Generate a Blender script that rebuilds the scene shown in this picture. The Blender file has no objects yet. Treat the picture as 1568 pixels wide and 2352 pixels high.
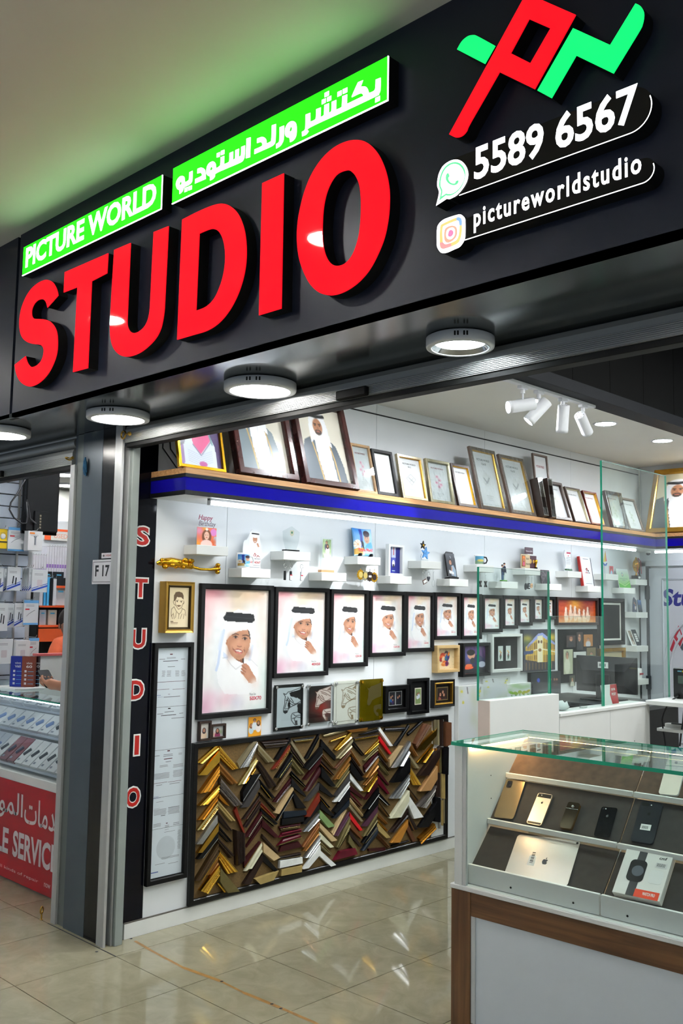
import bpy, math, random
import numpy as np
from mathutils import Vector, Matrix
from mathutils.geometry import tessellate_polygon
random.seed(7)
SC = bpy.context.scene
COL = SC.collection
# ---------------------------------------------------------------- camera, world, exposure
CAM = Vector((4.100, -2.5653, 1.6387))
RC = ((0.7162066476556639, 0.6977115922470771, 0.015702607996256723),
      (-0.057997894479913784, 0.08192751443471813, -0.9949493085652383),
      (-0.6954741419274569, 0.7116785906732037, 0.09914283376860909))
FPX = 2169.18
cd = bpy.data.cameras.new('camera'); cd.sensor_fit = 'HORIZONTAL'; cd.sensor_width = 36.0
cd.lens = 36.0 * FPX / 1568.0; cd.clip_start = .05; cd.clip_end = 60
cam = bpy.data.objects.new('camera', cd); COL.objects.link(cam)
cam.matrix_world = Matrix(((RC[0][0], -RC[1][0], -RC[2][0], CAM.x), (RC[0][1], -RC[1][1], -RC[2][1], CAM.y),
                           (RC[0][2], -RC[1][2], -RC[2][2], CAM.z), (0, 0, 0, 1)))
SC.camera = cam
SC.view_settings.view_transform = 'Standard'; SC.view_settings.look = 'None'
SC.view_settings.exposure = 0.0; SC.view_settings.gamma = 1.0; SC.view_settings.use_curve_mapping = False
w = bpy.data.worlds.new('world'); SC.world = w; w.use_nodes = True
w.node_tree.nodes['Background'].inputs[0].default_value = (.70, .84, 1.0, 1)
w.node_tree.nodes['Background'].inputs[1].default_value = 0.38
# lamp strengths of the place, and of the added fill panels last
L_SOFFIT, L_TUBE, L_DOWN, L_MALL, L_SPOT, L_NEXT, L_FILL = 10.0, 14.0, 290.0, 60.0, 24.0, 42.0, 30.0

# ---------------------------------------------------------------- measuring: a point of the photograph on a known plane of the place
def ray(u, v):
    a, b = (u - 784) / FPX, (v - 1176) / FPX
    return Vector([RC[0][i] * a + RC[1][i] * b + RC[2][i] for i in range(3)])
def on(ax, val, u, v):
    d = ray(u, v); return CAM + d * ((val - CAM[ax]) / d[ax])
def px(c, p): return (c[0] + p[0] / c[2], c[1] + p[1] / c[2])
def oX(u, v, X=0.0): return on(0, X, u, v)
def oY(u, v, Y): return on(1, Y, u, v)
def oZ(u, v, Z): return on(2, Z, u, v)
cA = (20, 560, 6.5333); cB = (230, 440, 4.3556); cC = (580, 310, 4.6118); cD = (40, 390, 4.48); cE = (385, 280, 5.6)
cF = (620, 120, 5.2267); cG = (990, 340, 9.043); cH = (1020, 0, 3.2667); cI = (940, 0, 2.497)
k0 = (0, 980, 4.3556); k5 = (0, 1480, 3.458); k7 = (780, 930, 2.529); k3 = (340, 930, 2.8); k2 = (1080, 1000, 3.213)
k4 = (340, 1310, 4.3556); k6 = (620, 1310, 3.0745); k8 = (1080, 1280, 5.345); k9 = (1040, 1280, 2.97); k10 = (1260, 1400, 7.127)
m1 = (430, 1630, 4.7515); m2 = (730, 1630, 4.7515); n1 = (1380, 1040, 6.532); n2 = (1380, 1400, 6.532); c8 = (1020, 1660, 2.861)
kS = (160, 980, 4.523); kD = (320, 1450, 3.6186)

# ---------------------------------------------------------------- materials
def lin(c): 
    c = c / 255.0
    return c / 12.92 if c <= .04045 else ((c + .055) / 1.055) ** 2.4
def rgb(c): return (lin(c[0]), lin(c[1]), lin(c[2]), 1)
MATS = {}
def mat(name, c=(200, 200, 200), rough=.5, metal=0, emit=None, es=1.0, coat=0, var=.06, vs=6.0, bump=0, bs=60., spec=.5, trans=0, ior=1.45, stretch=None):
    if name in MATS: return MATS[name]
    m = bpy.data.materials.new(name); m.use_nodes = True; MATS[name] = m
    nt = m.node_tree; b = nt.nodes['Principled BSDF']; I = b.inputs
    I['Roughness'].default_value = rough; I['Metallic'].default_value = metal; I['Coat Weight'].default_value = coat
    I['Coat Roughness'].default_value = .06; I['Specular IOR Level'].default_value = spec; I['IOR'].default_value = ior
    I['Transmission Weight'].default_value = trans
    col = rgb(c); I['Base Color'].default_value = col
    if var or bump:
        tc = nt.nodes.new('ShaderNodeTexCoord'); mp = nt.nodes.new('ShaderNodeMapping')
        nt.links.new(tc.outputs['Object'], mp.inputs[0])
        if stretch: mp.inputs['Scale'].default_value = stretch
    if var:
        n = nt.nodes.new('ShaderNodeTexNoise'); n.inputs['Scale'].default_value = vs; n.inputs['Detail'].default_value = 4
        nt.links.new(mp.outputs[0], n.inputs['Vector'])
        r = nt.nodes.new('ShaderNodeValToRGB'); r.color_ramp.elements[0].position = .3; r.color_ramp.elements[1].position = .7
        r.color_ramp.elements[0].color = tuple(x * (1 - var) for x in col[:3]) + (1,)
        r.color_ramp.elements[1].color = tuple(min(1, x * (1 + var)) for x in col[:3]) + (1,)
        nt.links.new(n.outputs['Fac'], r.inputs[0]); nt.links.new(r.outputs[0], I['Base Color'])
    if bump:
        n2_ = nt.nodes.new('ShaderNodeTexNoise'); n2_.inputs['Scale'].default_value = bs
        nt.links.new(mp.outputs[0], n2_.inputs['Vector'])
        bp = nt.nodes.new('ShaderNodeBump'); bp.inputs['Strength'].default_value = bump; bp.inputs['Distance'].default_value = .002
        nt.links.new(n2_.outputs['Fac'], bp.inputs['Height']); nt.links.new(bp.outputs[0], I['Normal'])
    if emit is not None:
        I['Emission Color'].default_value = rgb(emit); I['Emission Strength'].default_value = es
    return m
def glass_mat(name, tint=(236, 246, 242), refl=1.0, haze=0.0):
    if name in MATS: return MATS[name]
    m = bpy.data.materials.new(name); m.use_nodes = True; MATS[name] = m; nt = m.node_tree
    nt.nodes.clear(); o = nt.nodes.new('ShaderNodeOutputMaterial')
    t = nt.nodes.new('ShaderNodeBsdfTransparent'); t.inputs[0].default_value = rgb(tint)
    g = nt.nodes.new('ShaderNodeBsdfGlossy'); g.inputs['Roughness'].default_value = .01; g.inputs[0].default_value = (.9, .95, .93, 1)
    f = nt.nodes.new('ShaderNodeLayerWeight'); f.inputs['Blend'].default_value = .5
    pw = nt.nodes.new('ShaderNodeMath'); pw.operation = 'POWER'; pw.inputs[1].default_value = 4.0; nt.links.new(f.outputs['Facing'], pw.inputs[0])
    mm = nt.nodes.new('ShaderNodeMath'); mm.operation = 'MULTIPLY_ADD'; mm.inputs[1].default_value = .8; mm.inputs[2].default_value = .018 * refl
    nt.links.new(pw.outputs[0], mm.inputs[0])
    x = nt.nodes.new('ShaderNodeMixShader'); nt.links.new(mm.outputs[0], x.inputs[0])
    nt.links.new(t.outputs[0], x.inputs[1]); nt.links.new(g.outputs[0], x.inputs[2]); last = x.outputs[0]
    if haze:
        d = nt.nodes.new('ShaderNodeBsdfDiffuse'); d.inputs[0].default_value = (.75, .8, .8, 1)
        tc = nt.nodes.new('ShaderNodeTexCoord'); n = nt.nodes.new('ShaderNodeTexNoise'); n.inputs['Scale'].default_value = 5; n.inputs['Detail'].default_value = 6
        nt.links.new(tc.outputs['Object'], n.inputs['Vector'])
        mr = nt.nodes.new('ShaderNodeMapRange'); mr.inputs[1].default_value = .42; mr.inputs[2].default_value = .75; mr.inputs[3].default_value = 0.004; mr.inputs[4].default_value = haze
        nt.links.new(n.outputs['Fac'], mr.inputs[0])
        y = nt.nodes.new('ShaderNodeMixShader'); nt.links.new(mr.outputs[0], y.inputs[0]); nt.links.new(last, y.inputs[1]); nt.links.new(d.outputs[0], y.inputs[2]); last = y.outputs[0]
    nt.links.new(last, o.inputs[0]); return m
def print_mat(name, rough=.35, coat=0.):
    if name in MATS: return MATS[name]
    m = bpy.data.materials.new(name); m.use_nodes = True; MATS[name] = m; nt = m.node_tree; b = nt.nodes['Principled BSDF']
    a = nt.nodes.new('ShaderNodeVertexColor'); a.layer_name = 'ink'; nt.links.new(a.outputs[0], b.inputs['Base Color'])
    b.inputs['Roughness'].default_value = rough; b.inputs['Coat Weight'].default_value = coat; b.inputs['Coat Roughness'].default_value = .05; b.inputs['Coat IOR'].default_value = 1.35
    return m
def wood_mat(name, c0, c1, scale=(1, 1, 14), rough=.4, dist=3.0):
    if name in MATS: return MATS[name]
    m = bpy.data.materials.new(name); m.use_nodes = True; MATS[name] = m; nt = m.node_tree; b = nt.nodes['Principled BSDF']
    tc = nt.nodes.new('ShaderNodeTexCoord'); mp = nt.nodes.new('ShaderNodeMapping'); mp.inputs['Scale'].default_value = scale
    n = nt.nodes.new('ShaderNodeTexNoise'); n.inputs['Scale'].default_value = 3; n.inputs['Detail'].default_value = 8; n.inputs['Distortion'].default_value = dist * .2
    r = nt.nodes.new('ShaderNodeValToRGB'); r.color_ramp.elements[0].position = .32; r.color_ramp.elements[1].position = .68
    r.color_ramp.elements[0].color = rgb(c0); r.color_ramp.elements[1].color = rgb(c1)
    nt.links.new(tc.outputs['Object'], mp.inputs[0]); nt.links.new(mp.outputs[0], n.inputs['Vector']); nt.links.new(n.outputs['Fac'], r.inputs[0]); nt.links.new(r.outputs[0], b.inputs['Base Color'])
    b.inputs['Roughness'].default_value = rough; return m
white = mat('white laminate', (226, 228, 226), .35, var=.02)
wallw = mat('white wall board', (222, 226, 228), .55, var=.02, vs=2)
black = mat('black lacquer', (9, 9, 10), .3, var=.1, spec=.35)
blackm = mat('matt black', (11, 11, 12), .55, var=.1, spec=.25)
darkgap = mat('dark joint', (40, 42, 44), .8)
alu = mat('brushed aluminium', (186, 188, 188), .4, .45, var=.08, vs=30, stretch=(1, 1, .03))
steel = mat('chrome', (215, 215, 215), .15, 1, var=0)
gold = mat('bright gold', (214, 160, 40), .25, 1, var=.1, vs=20)
brass = mat('brass', (176, 140, 60), .35, 1)
PRINT = print_mat('printed picture', .4); PRINTG = print_mat('glossy print', .3, .5)
GLASS = glass_mat('clear glass'); GEDGE = mat('green glass edge', (34, 150, 118), .2, var=.1)
gpane = glass_mat('dusty clear glass', (228, 240, 236), 1.0, .075)
clear = glass_mat('clear acrylic', (246, 248, 248), 1.2)

# ---------------------------------------------------------------- objects
def link(o, parent=None):
    COL.objects.link(o)
    if parent is not None: o.parent = parent
    return o
def tag(o, label, cat, group=None):
    o['label'] = label; o['category'] = cat
    if group: o['group'] = group
    return o
def thing(name, label, cat, loc=(0, 0, 0), rot=None, group=None):
    o = bpy.data.objects.new(name, None); o.empty_display_size = .05; link(o)
    M = Matrix.Translation(Vector(loc))
    if rot is not None: M = M @ rot
    o.matrix_world = M; tag(o, label, cat, group); return o
def structure(o): o['kind'] = 'structure'; return o
WALL = Matrix(((0, 0, 1, 0), (1, 0, 0, 0), (0, 1, 0, 0), (0, 0, 0, 1)))     # local x = along wall (+Y), y = up, z = out (+X)
FRONT = Matrix(((1, 0, 0, 0), (0, 0, -1, 0), (0, 1, 0, 0), (0, 0, 0, 1)))   # local x = +X, y = up, z = out (-Y)
UP = Matrix.Identity(4)
def RX(a): return Matrix.Rotation(math.radians(a), 4, 'X')
def RY(a): return Matrix.Rotation(math.radians(a), 4, 'Y')
def RZ(a): return Matrix.Rotation(math.radians(a), 4, 'Z')
class MB:
    def __init__(s): s.v = []; s.f = []; s.m = []; s.sm = []; s.mats = []
    def mi(s, m):
        if m not in s.mats: s.mats.append(m)
        return s.mats.index(m)
    def add(s, vs, fs, m, smooth=False):
        k = len(s.v); s.v += [tuple(p) for p in vs]; i = s.mi(m)
        for f in fs: s.f.append([k + j for j in f]); s.m.append(i); s.sm.append(smooth)
        return s
    def box(s, x0, x1, y0, y1, z0, z1, m, c=0.0, skip=()):
        if c <= 0:
            vs = [(x, y, z) for z in (z0, z1) for y in (y0, y1) for x in (x0, x1)]
            fs = [(0, 2, 3, 1), (4, 5, 7, 6), (0, 1, 5, 4), (2, 6, 7, 3), (0, 4, 6, 2), (1, 3, 7, 5)]
            return s.add(vs, fs, m)
        c = min(c, (x1 - x0) * .49, (y1 - y0) * .49, (z1 - z0) * .49)
        vs = []; ix = {}
        X = (x0, x1); Y = (y0, y1); Z = (z0, z1); sg = (1, -1)
        for a in (0, 1):
            for b in (0, 1):
                for d in (0, 1):
                    for t in range(3):
                        p = [X[a] + sg[a] * c, Y[b] + sg[b] * c, Z[d] + sg[d] * c]; p[t] = (X, Y, Z)[t][(a, b, d)[t]]
                        ix[(a, b, d, t)] = len(vs); vs.append(p)
        fs = []
        g = lambda a, b, d, t: ix[(a, b, d, t)]
        for t in range(3):
            for e in (0, 1):
                q = []
                for (i, j) in ((0, 0), (1, 0), (1, 1), (0, 1)):
                    k = [0, 0, 0]; k[t] = e; k[(t + 1) % 3] = i; k[(t + 2) % 3] = j; q.append(g(*k, t))
                fs.append(q if e else q[::-1])
        for t in range(3):
            t1, t2 = (t + 1) % 3, (t + 2) % 3
            for i in (0, 1):
                for j in (0, 1):
                    k0_ = [0, 0, 0]; k1_ = [0, 0, 0]; k0_[t] = 0; k1_[t] = 1
                    for k in (k0_, k1_): k[t1] = i; k[t2] = j
                    q = [g(*k0_, t1), g(*k1_, t1), g(*k1_, t2), g(*k0_, t2)]
                    fs.append(q[::-1] if i == j else q)
        for a in (0, 1):
            for b in (0, 1):
                for d in (0, 1):
                    q = [g(a, b, d, 0), g(a, b, d, 1), g(a, b, d, 2)]
                    fs.append(q if (a + b + d) % 2 else q[::-1])
        return s.add(vs, fs, m)
    def quad(s, a, b, c, d, m): return s.add([a, b, c, d], [(0, 1, 2, 3)], m)
    def prism(s, loops, z0, z1, face, side=None, back=True):
        """flat polygon (first loop) with holes, local xy, from z0 to z1 (z1 = front)"""
        side = side or face; flat = [Vector((p[0], p[1], 0)) for l in loops for p in l]
        tri = tessellate_polygon([[Vector((p[0], p[1], 0)) for p in l] for l in loops])
        T = []
        for t in tri:
            a, b, c = (flat[i] for i in t)
            n = (b - a).cross(c - a).z
            if abs(n) < 1e-14: continue
            T.append(tuple(t) if n > 0 else tuple(t)[::-1])
        s.add([(p.x, p.y, z1) for p in flat], T, face)
        if z0 != z1:
            if back: s.add([(p.x, p.y, z0) for p in flat], [t[::-1] for t in T], side)
            for li, l in enumerate(loops):
                n = len(l); ar = sum(l[i][0] * l[(i + 1) % n][1] - l[(i + 1) % n][0] * l[i][1] for i in range(n))
                vs = [(p[0], p[1], z0) for p in l] + [(p[0], p[1], z1) for p in l]
                fs = [(i, (i + 1) % n, n + (i + 1) % n, n + i) for i in range(n)]
                if (ar < 0) != (li > 0): fs = [f[::-1] for f in fs]
                s.add(vs, fs, side)
        return s
    def lathe(s, prof, m, n=24, o=(0, 0, 0), ax="z", smooth=True, a0=0, a1=360, cap=(1, 1)):
        """prof: [(r, h)] around local axis"""
        full = abs(a1 - a0) >= 360; N = n if full else n + 1; vs = []; fs = []
        for r, h in prof:
            for i in range(N):
                t = math.radians(a0 + (a1 - a0) * i / n); x, y = r * math.cos(t), r * math.sin(t)
                p = (x, y, h) if ax == 'z' else ((h, x, y) if ax == 'x' else (y, h, x))
                vs.append((p[0] + o[0], p[1] + o[1], p[2] + o[2]))
        for k in range(len(prof) - 1):
            for i in range(n if full else N - 1):
                j = (i + 1) % N
                fs.append((k * N + i, k * N + j, (k + 1) * N + j, (k + 1) * N + i))
        s.add(vs, fs, m, smooth)
        for k, fl in [((0, True), (len(prof) - 1, False))[e] for e in (0, 1) if cap[e]]:
            if prof[k][0] > 1e-6 and full:
                q = [(vs[k * N + i]) for i in range(N)]
                s.add(q, [tuple(range(N))[::-1] if fl else tuple(range(N))], m)
        return s
    def tube(s, pts, r, m, n=8, caps=True, closed=False):
        P = [Vector(p) for p in pts]; R = r if isinstance(r, (list, tuple)) else [r] * len(P); vs = []; fs = []; up = None
        L = len(P)
        for i, p in enumerate(P):
            d = (P[(i + 1) % L] - P[i - 1]) if closed else (P[min(i + 1, L - 1)] - P[max(i - 1, 0)])
            d = d.normalized() if d.length > 1e-9 else Vector((0, 0, 1))
            if up is None:
                up = Vector((0, 0, 1)) if abs(d.z) < .9 else Vector((1, 0, 0))
            a = d.cross(up); a = a.normalized() if a.length > 1e-6 else d.orthogonal().normalized(); up = a.cross(d).normalized()
            for k in range(n):
                t = 2 * math.pi * k / n; vs.append(p + (a * math.cos(t) + up * math.sin(t)) * R[i])
        for i in range(L if closed else L - 1):
            for k in range(n):
                j = (i + 1) % L; fs.append((i * n + k, i * n + (k + 1) % n, j * n + (k + 1) % n, j * n + k))
        s.add(vs, fs, m, True)
        if caps and not closed:
            s.add(vs[:n], [tuple(range(n))[::-1]], m); s.add(vs[-n:], [tuple(range(n))], m)
        return s
    def ball(s, o, r, m, n=12, sc=(1, 1, 1)):
        vs = []; fs = []; h = n // 2
        for i in range(h + 1):
            t = math.pi * i / h
            for k in range(n):
                q = 2 * math.pi * k / n
                vs.append((o[0] + r * sc[0] * math.sin(t) * math.cos(q), o[1] + r * sc[1] * math.sin(t) * math.sin(q), o[2] + r * sc[2] * math.cos(t)))
        for i in range(h):
            for k in range(n): fs.append((i * n + k, (i + 1) * n + k, (i + 1) * n + (k + 1) % n, i * n + (k + 1) % n))
        return s.add(vs, fs, m, True)
    def xf(s, M):
        s.v = [tuple(M @ Vector(p)) for p in s.v]; return s
    def mesh(s, name):
        me = bpy.data.meshes.new(name); me.from_pydata(s.v, [], s.f)
        for m in s.mats: me.materials.append(m)
        me.polygons.foreach_set('material_index', s.m); me.polygons.foreach_set('use_smooth', s.sm); me.validate(); me.update(); return me
    def obj(s, name, parent=None, label=None):
        o = link(bpy.data.objects.new(name, s.mesh(name)), parent)
        if label: o['label'] = label
        return o
def copy_tree(o, parent=None):
    c = o.copy(); link(c, parent)
    for ch in list(o.children):
        d = copy_tree(ch, c); d.matrix_parent_inverse = ch.matrix_parent_inverse.copy()
    return c
def smooth(pts, k=5):
    """closed outline through pts; a third value 1 marks a corner"""
    n = len(pts); out = []
    for i in range(n):
        p1, p2 = pts[i], pts[(i + 1) % n]; p0, p3 = pts[i - 1], pts[(i + 2) % n]
        c1, c2 = len(p1) > 2, len(p2) > 2
        if c1 and c2: out.append(p1[:2]); continue
        if c1: p0 = p1
        if c2: p3 = p2
        for j in range(k):
            t = j / k
            out.append(tuple(.5 * (2 * p1[d] + (p2[d] - p0[d]) * t + (2 * p0[d] - 5 * p1[d] + 4 * p2[d] - p3[d]) * t * t + (3 * p1[d] - p0[d] - 3 * p2[d] + p3[d]) * t ** 3) for d in (0, 1)))
    return out
# ---------------------------------------------------------------- lettering
TXT = {}
def text2d(sx, bold=0.0, sp=1.0):
    key = (sx, bold, sp)
    if key in TXT: return TXT[key]
    c = bpy.data.curves.new('lettering', 'FONT'); c.body = sx; c.offset = bold; c.resolution_u = 3; c.space_character = sp; c.fill_mode = 'FRONT'
    o = bpy.data.objects.new('lettering', c); COL.objects.link(o); bpy.context.view_layer.update()
    me = bpy.data.meshes.new_from_object(o.evaluated_get(bpy.context.evaluated_depsgraph_get()))
    V = np.array([v.co[:2] for v in me.vertices]); F = [tuple(p.vertices) for p in me.polygons]
    COL.objects.unlink(o); bpy.data.objects.remove(o); bpy.data.curves.remove(c); bpy.data.meshes.remove(me)
    lo = V.min(0); hi = V.max(0); V = (V - lo) / np.maximum(hi - lo, 1e-9); TXT[key] = (V, F, (hi - lo)[0] / max((hi - lo)[1], 1e-9)); return TXT[key]
def put_text(mb, sx, x, y, h, z, m, wd=None, bold=0.0, depth=0.0, shear=0.0, anchor='l', sp=1.0, side=None):
    V, F, asp = text2d(sx, bold, sp); wd = wd or h * asp
    if anchor == 'c': x -= wd / 2
    if anchor == 'r': x -= wd
    pts = [(x + a * wd + shear * b * h, y + b * h) for a, b in V]
    mb.add([(p[0], p[1], z + depth) for p in pts], F, m)
    if depth:
        from collections import Counter
        ec = Counter(tuple(sorted((f[i], f[(i + 1) % len(f)]))) for f in F for i in range(len(f))); k = len(pts)
        vs = [(p[0], p[1], z) for p in pts] + [(p[0], p[1], z + depth) for p in pts]; fs = []
        for f in F:
            for i in range(len(f)):
                a, b = f[i], f[(i + 1) % len(f)]
                if ec[tuple(sorted((a, b)))] == 1: fs.append((a, b, b + k, a + k))
        mb.add(vs, fs, side or m)
    return mb
# ---------------------------------------------------------------- printed pictures (ink per vertex of a fine grid)
def homog(q):
    """crop pixels of TL,TR,BR,BL -> unit square, x right, y down"""
    A = []; B = []
    for (x, y), (u, v) in zip(q, ((0, 0), (1, 0), (1, 1), (0, 1))):
        A += [[x, y, 1, 0, 0, 0, -u * x, -u * y], [0, 0, 0, x, y, 1, -v * x, -v * y]]; B += [u, v]
    h = np.append(np.linalg.solve(np.array(A, float), np.array(B, float)), 1).reshape(3, 3)
    def f(p):
        r = h @ np.array([p[0], p[1], 1.0]); return (r[0] / r[2], r[1] / r[2])
    return f
class Art:
    def __init__(s, nx, ny, bg=(240, 240, 240), H=None):
        s.nx, s.ny = nx, ny; s.X, s.Y = np.meshgrid(np.linspace(0, 1, nx), np.linspace(0, 1, ny)); s.c = np.zeros((ny, nx, 3)) + np.array(bg, float); s.H = H; s.asp = ny / nx
    def t(s, p): return s.H(p) if s.H else p
    def put(s, a, c): s.c = s.c * (1 - a[..., None]) + np.array(c, float) * a[..., None]; return s
    def grad(s, c0, c1, ax=1):
        t = (s.Y if ax else s.X)[..., None]; s.c = np.array(c0, float) * (1 - t) + np.array(c1, float) * t; return s
    def ell(s, x, y, rx, ry, c, rot=0, soft=.15, a=1.0):
        """unit coordinates; radii in units of the width"""
        dx = s.X - x; dy = (s.Y - y) * s.asp; t = math.radians(rot); u = dx * math.cos(t) + dy * math.sin(t); v = -dx * math.sin(t) + dy * math.cos(t)
        d = np.sqrt((u / rx) ** 2 + (v / ry) ** 2); return s.put(np.clip((1 - d) / soft + .5, 0, 1) * a, c)
    def blob(s, x, y, rx, ry, c, a=1.0):
        d = ((s.X - x) / rx) ** 2 + ((s.Y - y) * s.asp / ry) ** 2; return s.put(np.exp(-d) * a, c)
    def poly(s, pts, c, a=1.0):
        P = [s.t(p) for p in pts]; ins = np.zeros_like(s.X, bool)
        for i in range(len(P)):
            (x0, y0), (x1, y1) = P[i], P[(i + 1) % len(P)]
            if y0 == y1: continue
            k = ((s.Y >= min(y0, y1)) & (s.Y < max(y0, y1))) & (s.X < x0 + (s.Y - y0) * (x1 - x0) / (y1 - y0)); ins ^= k
        return s.put(ins * a, c)
    def line(s, pts, wd, c, a=1.0):
        P = [s.t(p) for p in pts]; D = np.full_like(s.X, 9.)
        for (x0, y0), (x1, y1) in zip(P, P[1:]):
            ux, uy = x1 - x0, (y1 - y0) * s.asp; L = ux * ux + uy * uy + 1e-12
            t = np.clip(((s.X - x0) * ux + (s.Y - y0) * s.asp * uy) / L, 0, 1)
            D = np.minimum(D, np.hypot(s.X - x0 - t * ux, (s.Y - y0) * s.asp - t * uy))
        return s.put(np.clip((wd - D) * s.nx + .5, 0, 1) * a, c)
    def rect(s, x0, y0, x1, y1, c, a=1.0):
        return s.put(((s.X >= x0) & (s.X <= x1) & (s.Y >= y0) & (s.Y <= y1)) * a, c)
    def noise(s, amt, seed=1, cells=9):
        r = np.random.RandomState(seed).rand(cells, cells, 1) * 2 - 1; gx = s.X * (cells - 1); gy = s.Y * (cells - 1); ix = np.minimum(gx.astype(int), cells - 2); iy = np.minimum(gy.astype(int), cells - 2)
        fx = (gx - ix)[..., None]; fy = (gy - iy)[..., None]; n = r[iy, ix] * (1 - fx) * (1 - fy) + r[iy, ix + 1] * fx * (1 - fy) + r[iy + 1, ix] * (1 - fx) * fy + r[iy + 1, ix + 1] * fx * fy
        s.c = np.clip(s.c + n * amt, 0, 255); return s
    def mesh(s, name, m=None):
        nx, ny = s.nx, s.ny; me = bpy.data.meshes.new(name)
        V = np.stack([s.X - .5, .5 - s.Y, np.zeros_like(s.X)], -1).reshape(-1, 3)
        i = np.arange((ny - 1) * (nx - 1)); r, c = i // (nx - 1), i % (nx - 1); a = r * nx + c
        F = np.stack([a, a + nx, a + nx + 1, a + 1], -1)
        me.from_pydata(V.tolist(), [], F.tolist())
        at = me.color_attributes.new('ink', 'FLOAT_COLOR', 'POINT')
        k = np.clip(s.c, 0, 255) / 255.; k = np.where(k <= .04045, k / 12.92, ((k + .055) / 1.055) ** 2.4).reshape(-1, 3)
        at.data.foreach_set('color', np.hstack([k, np.ones((len(k), 1))]).astype(np.float32).ravel())
        me.materials.append(m or PRINT); me.update(); return me
def print_part(me, parent, w, h, x=0., y=0., z=0., name='picture', label=None):
    """unit picture mesh scaled to w x h, centre at local x,y,z"""
    o = link(bpy.data.objects.new(name, me), parent); o.location = (x, y, z); o.scale = (w, h, 1)
    if label: o['label'] = label
    return o
def frame_mb(w, h, b, d, m, prof=None, m2=None):
    """mitred rail of a picture frame; local origin bottom centre; prof = [(across 0..1, height 0..1)]"""
    prof = prof or [(0, 0), (0, .9), (.08, 1), (.85, 1), (1, .8), (1, .15)]
    mb = MB(); vs = []; fs = []; mm = []
    for t, e in prof:
        k = t * b; vs += [(-w / 2 + k, k, e * d), (w / 2 - k, k, e * d), (w / 2 - k, h - k, e * d), (-w / 2 + k, h - k, e * d)]
    for j in range(len(prof) - 1):
        fs = [(j * 4 + i, j * 4 + (i + 1) % 4, (j + 1) * 4 + (i + 1) % 4, (j + 1) * 4 + i) for i in range(4)]
        mb.add(vs, fs, (m2 if (m2 and prof[j][0] > .55) else m))
    return mb
def framed(name, label, loc, rot, w, h, b, d, fm, art, group=None, cat='picture frame', mb_=0., mbm=None, prof=None, m2=None, gl=False, back=True, pz=.3):
    t = thing(name, label, cat, loc, rot, group)
    frame_mb(w, h, b, d, fm, prof, m2).obj('frame', t)
    iw, ih = w - 2 * b, h - 2 * b
    if back: MB().box(-w / 2 + b * .5, w / 2 - b * .5, b * .5, h - b * .5, 0.0005, d * .25, blackm).obj('backing', t)
    z = d * pz
    if pz > .4: MB().box(-w / 2 + b * .9, w / 2 - b * .9, b * .9, h - b * .9, d * .25, z - .0006, blackm).obj('spacer', t)
    if mb_:
        MB().box(-iw / 2, iw / 2, b, h - b, z - .002, z, mbm or white).obj('mount', t); z += .001
        iw -= 2 * mb_; ih -= 2 * mb_
    if art is not None: print_part(art, t, iw, ih, 0, h / 2, z)
    if gl: MB().box(-w / 2 + b * .8, w / 2 - b * .8, b * .8, h - b * .8, d * .55, d * .6, clear).obj('glazing', t)
    return t
def wall_rect(tl, br, X=0.02):
    a = oX(*tl, X); b = oX(*br, X); return (a.y, b.y, b.z, a.z)   # y0,y1,z0,z1
# ================================================================ THE SETTING
ZC, ZS, YF, YB = 2.96, 2.53, -.447, 5.565      # shop ceiling, soffit, sign fascia plane, back wall
# ---- floor: polished tiles 0.5 m
def tile_material():
    m = bpy.data.materials.new('polished beige tile'); m.use_nodes = True; nt = m.node_tree; b = nt.nodes['Principled BSDF']
    g = nt.nodes.new('ShaderNodeNewGeometry'); n = nt.nodes.new('ShaderNodeTexNoise'); n.inputs['Scale'].default_value = 7; n.inputs['Detail'].default_value = 9; n.inputs['Roughness'].default_value = .62; n.inputs['Distortion'].default_value = 1.2
    nt.links.new(g.outputs['Position'], n.inputs['Vector'])
    r = nt.nodes.new('ShaderNodeValToRGB'); e = r.color_ramp.elements; e[0].position = .3; e[0].color = rgb((138, 132, 108)); e[1].position = .72; e[1].color = rgb((156, 151, 128))
    nt.links.new(n.outputs['Fac'], r.inputs[0]); nt.links.new(r.outputs[0], b.inputs['Base Color'])
    b.inputs['Roughness'].default_value = .05; b.inputs['Specular IOR Level'].default_value = .75
    return m
tilem = tile_material(); grout = mat('dark grout', (44, 40, 34), .8)
fl = structure(MB().box(-6.3, 8, -6, 5.7, -.1, -.004, grout).obj('floor'))
tme = None; rest = MB()
ty = MB().box(.002, .498, .002, .498, -.012, 0, tilem).mesh('tile')
for i in range(-13, 16):
    for j in range(-12, 12):
        x, y = .172 + .5 * i, .5 * j
        if x > 7.4 or y > 5.1: continue
        if -2.4 < x < 2.6 and -1.6 < y < 3.6:
            o = link(bpy.data.objects.new('tile', ty), fl); o.location = (x, y, 0)
        else: rest.box(x + .002, x + .498, y + .002, y + .498, -.012, 0, tilem)
ro = rest.obj('tile_field', fl); ro['kind'] = 'stuff'
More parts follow.
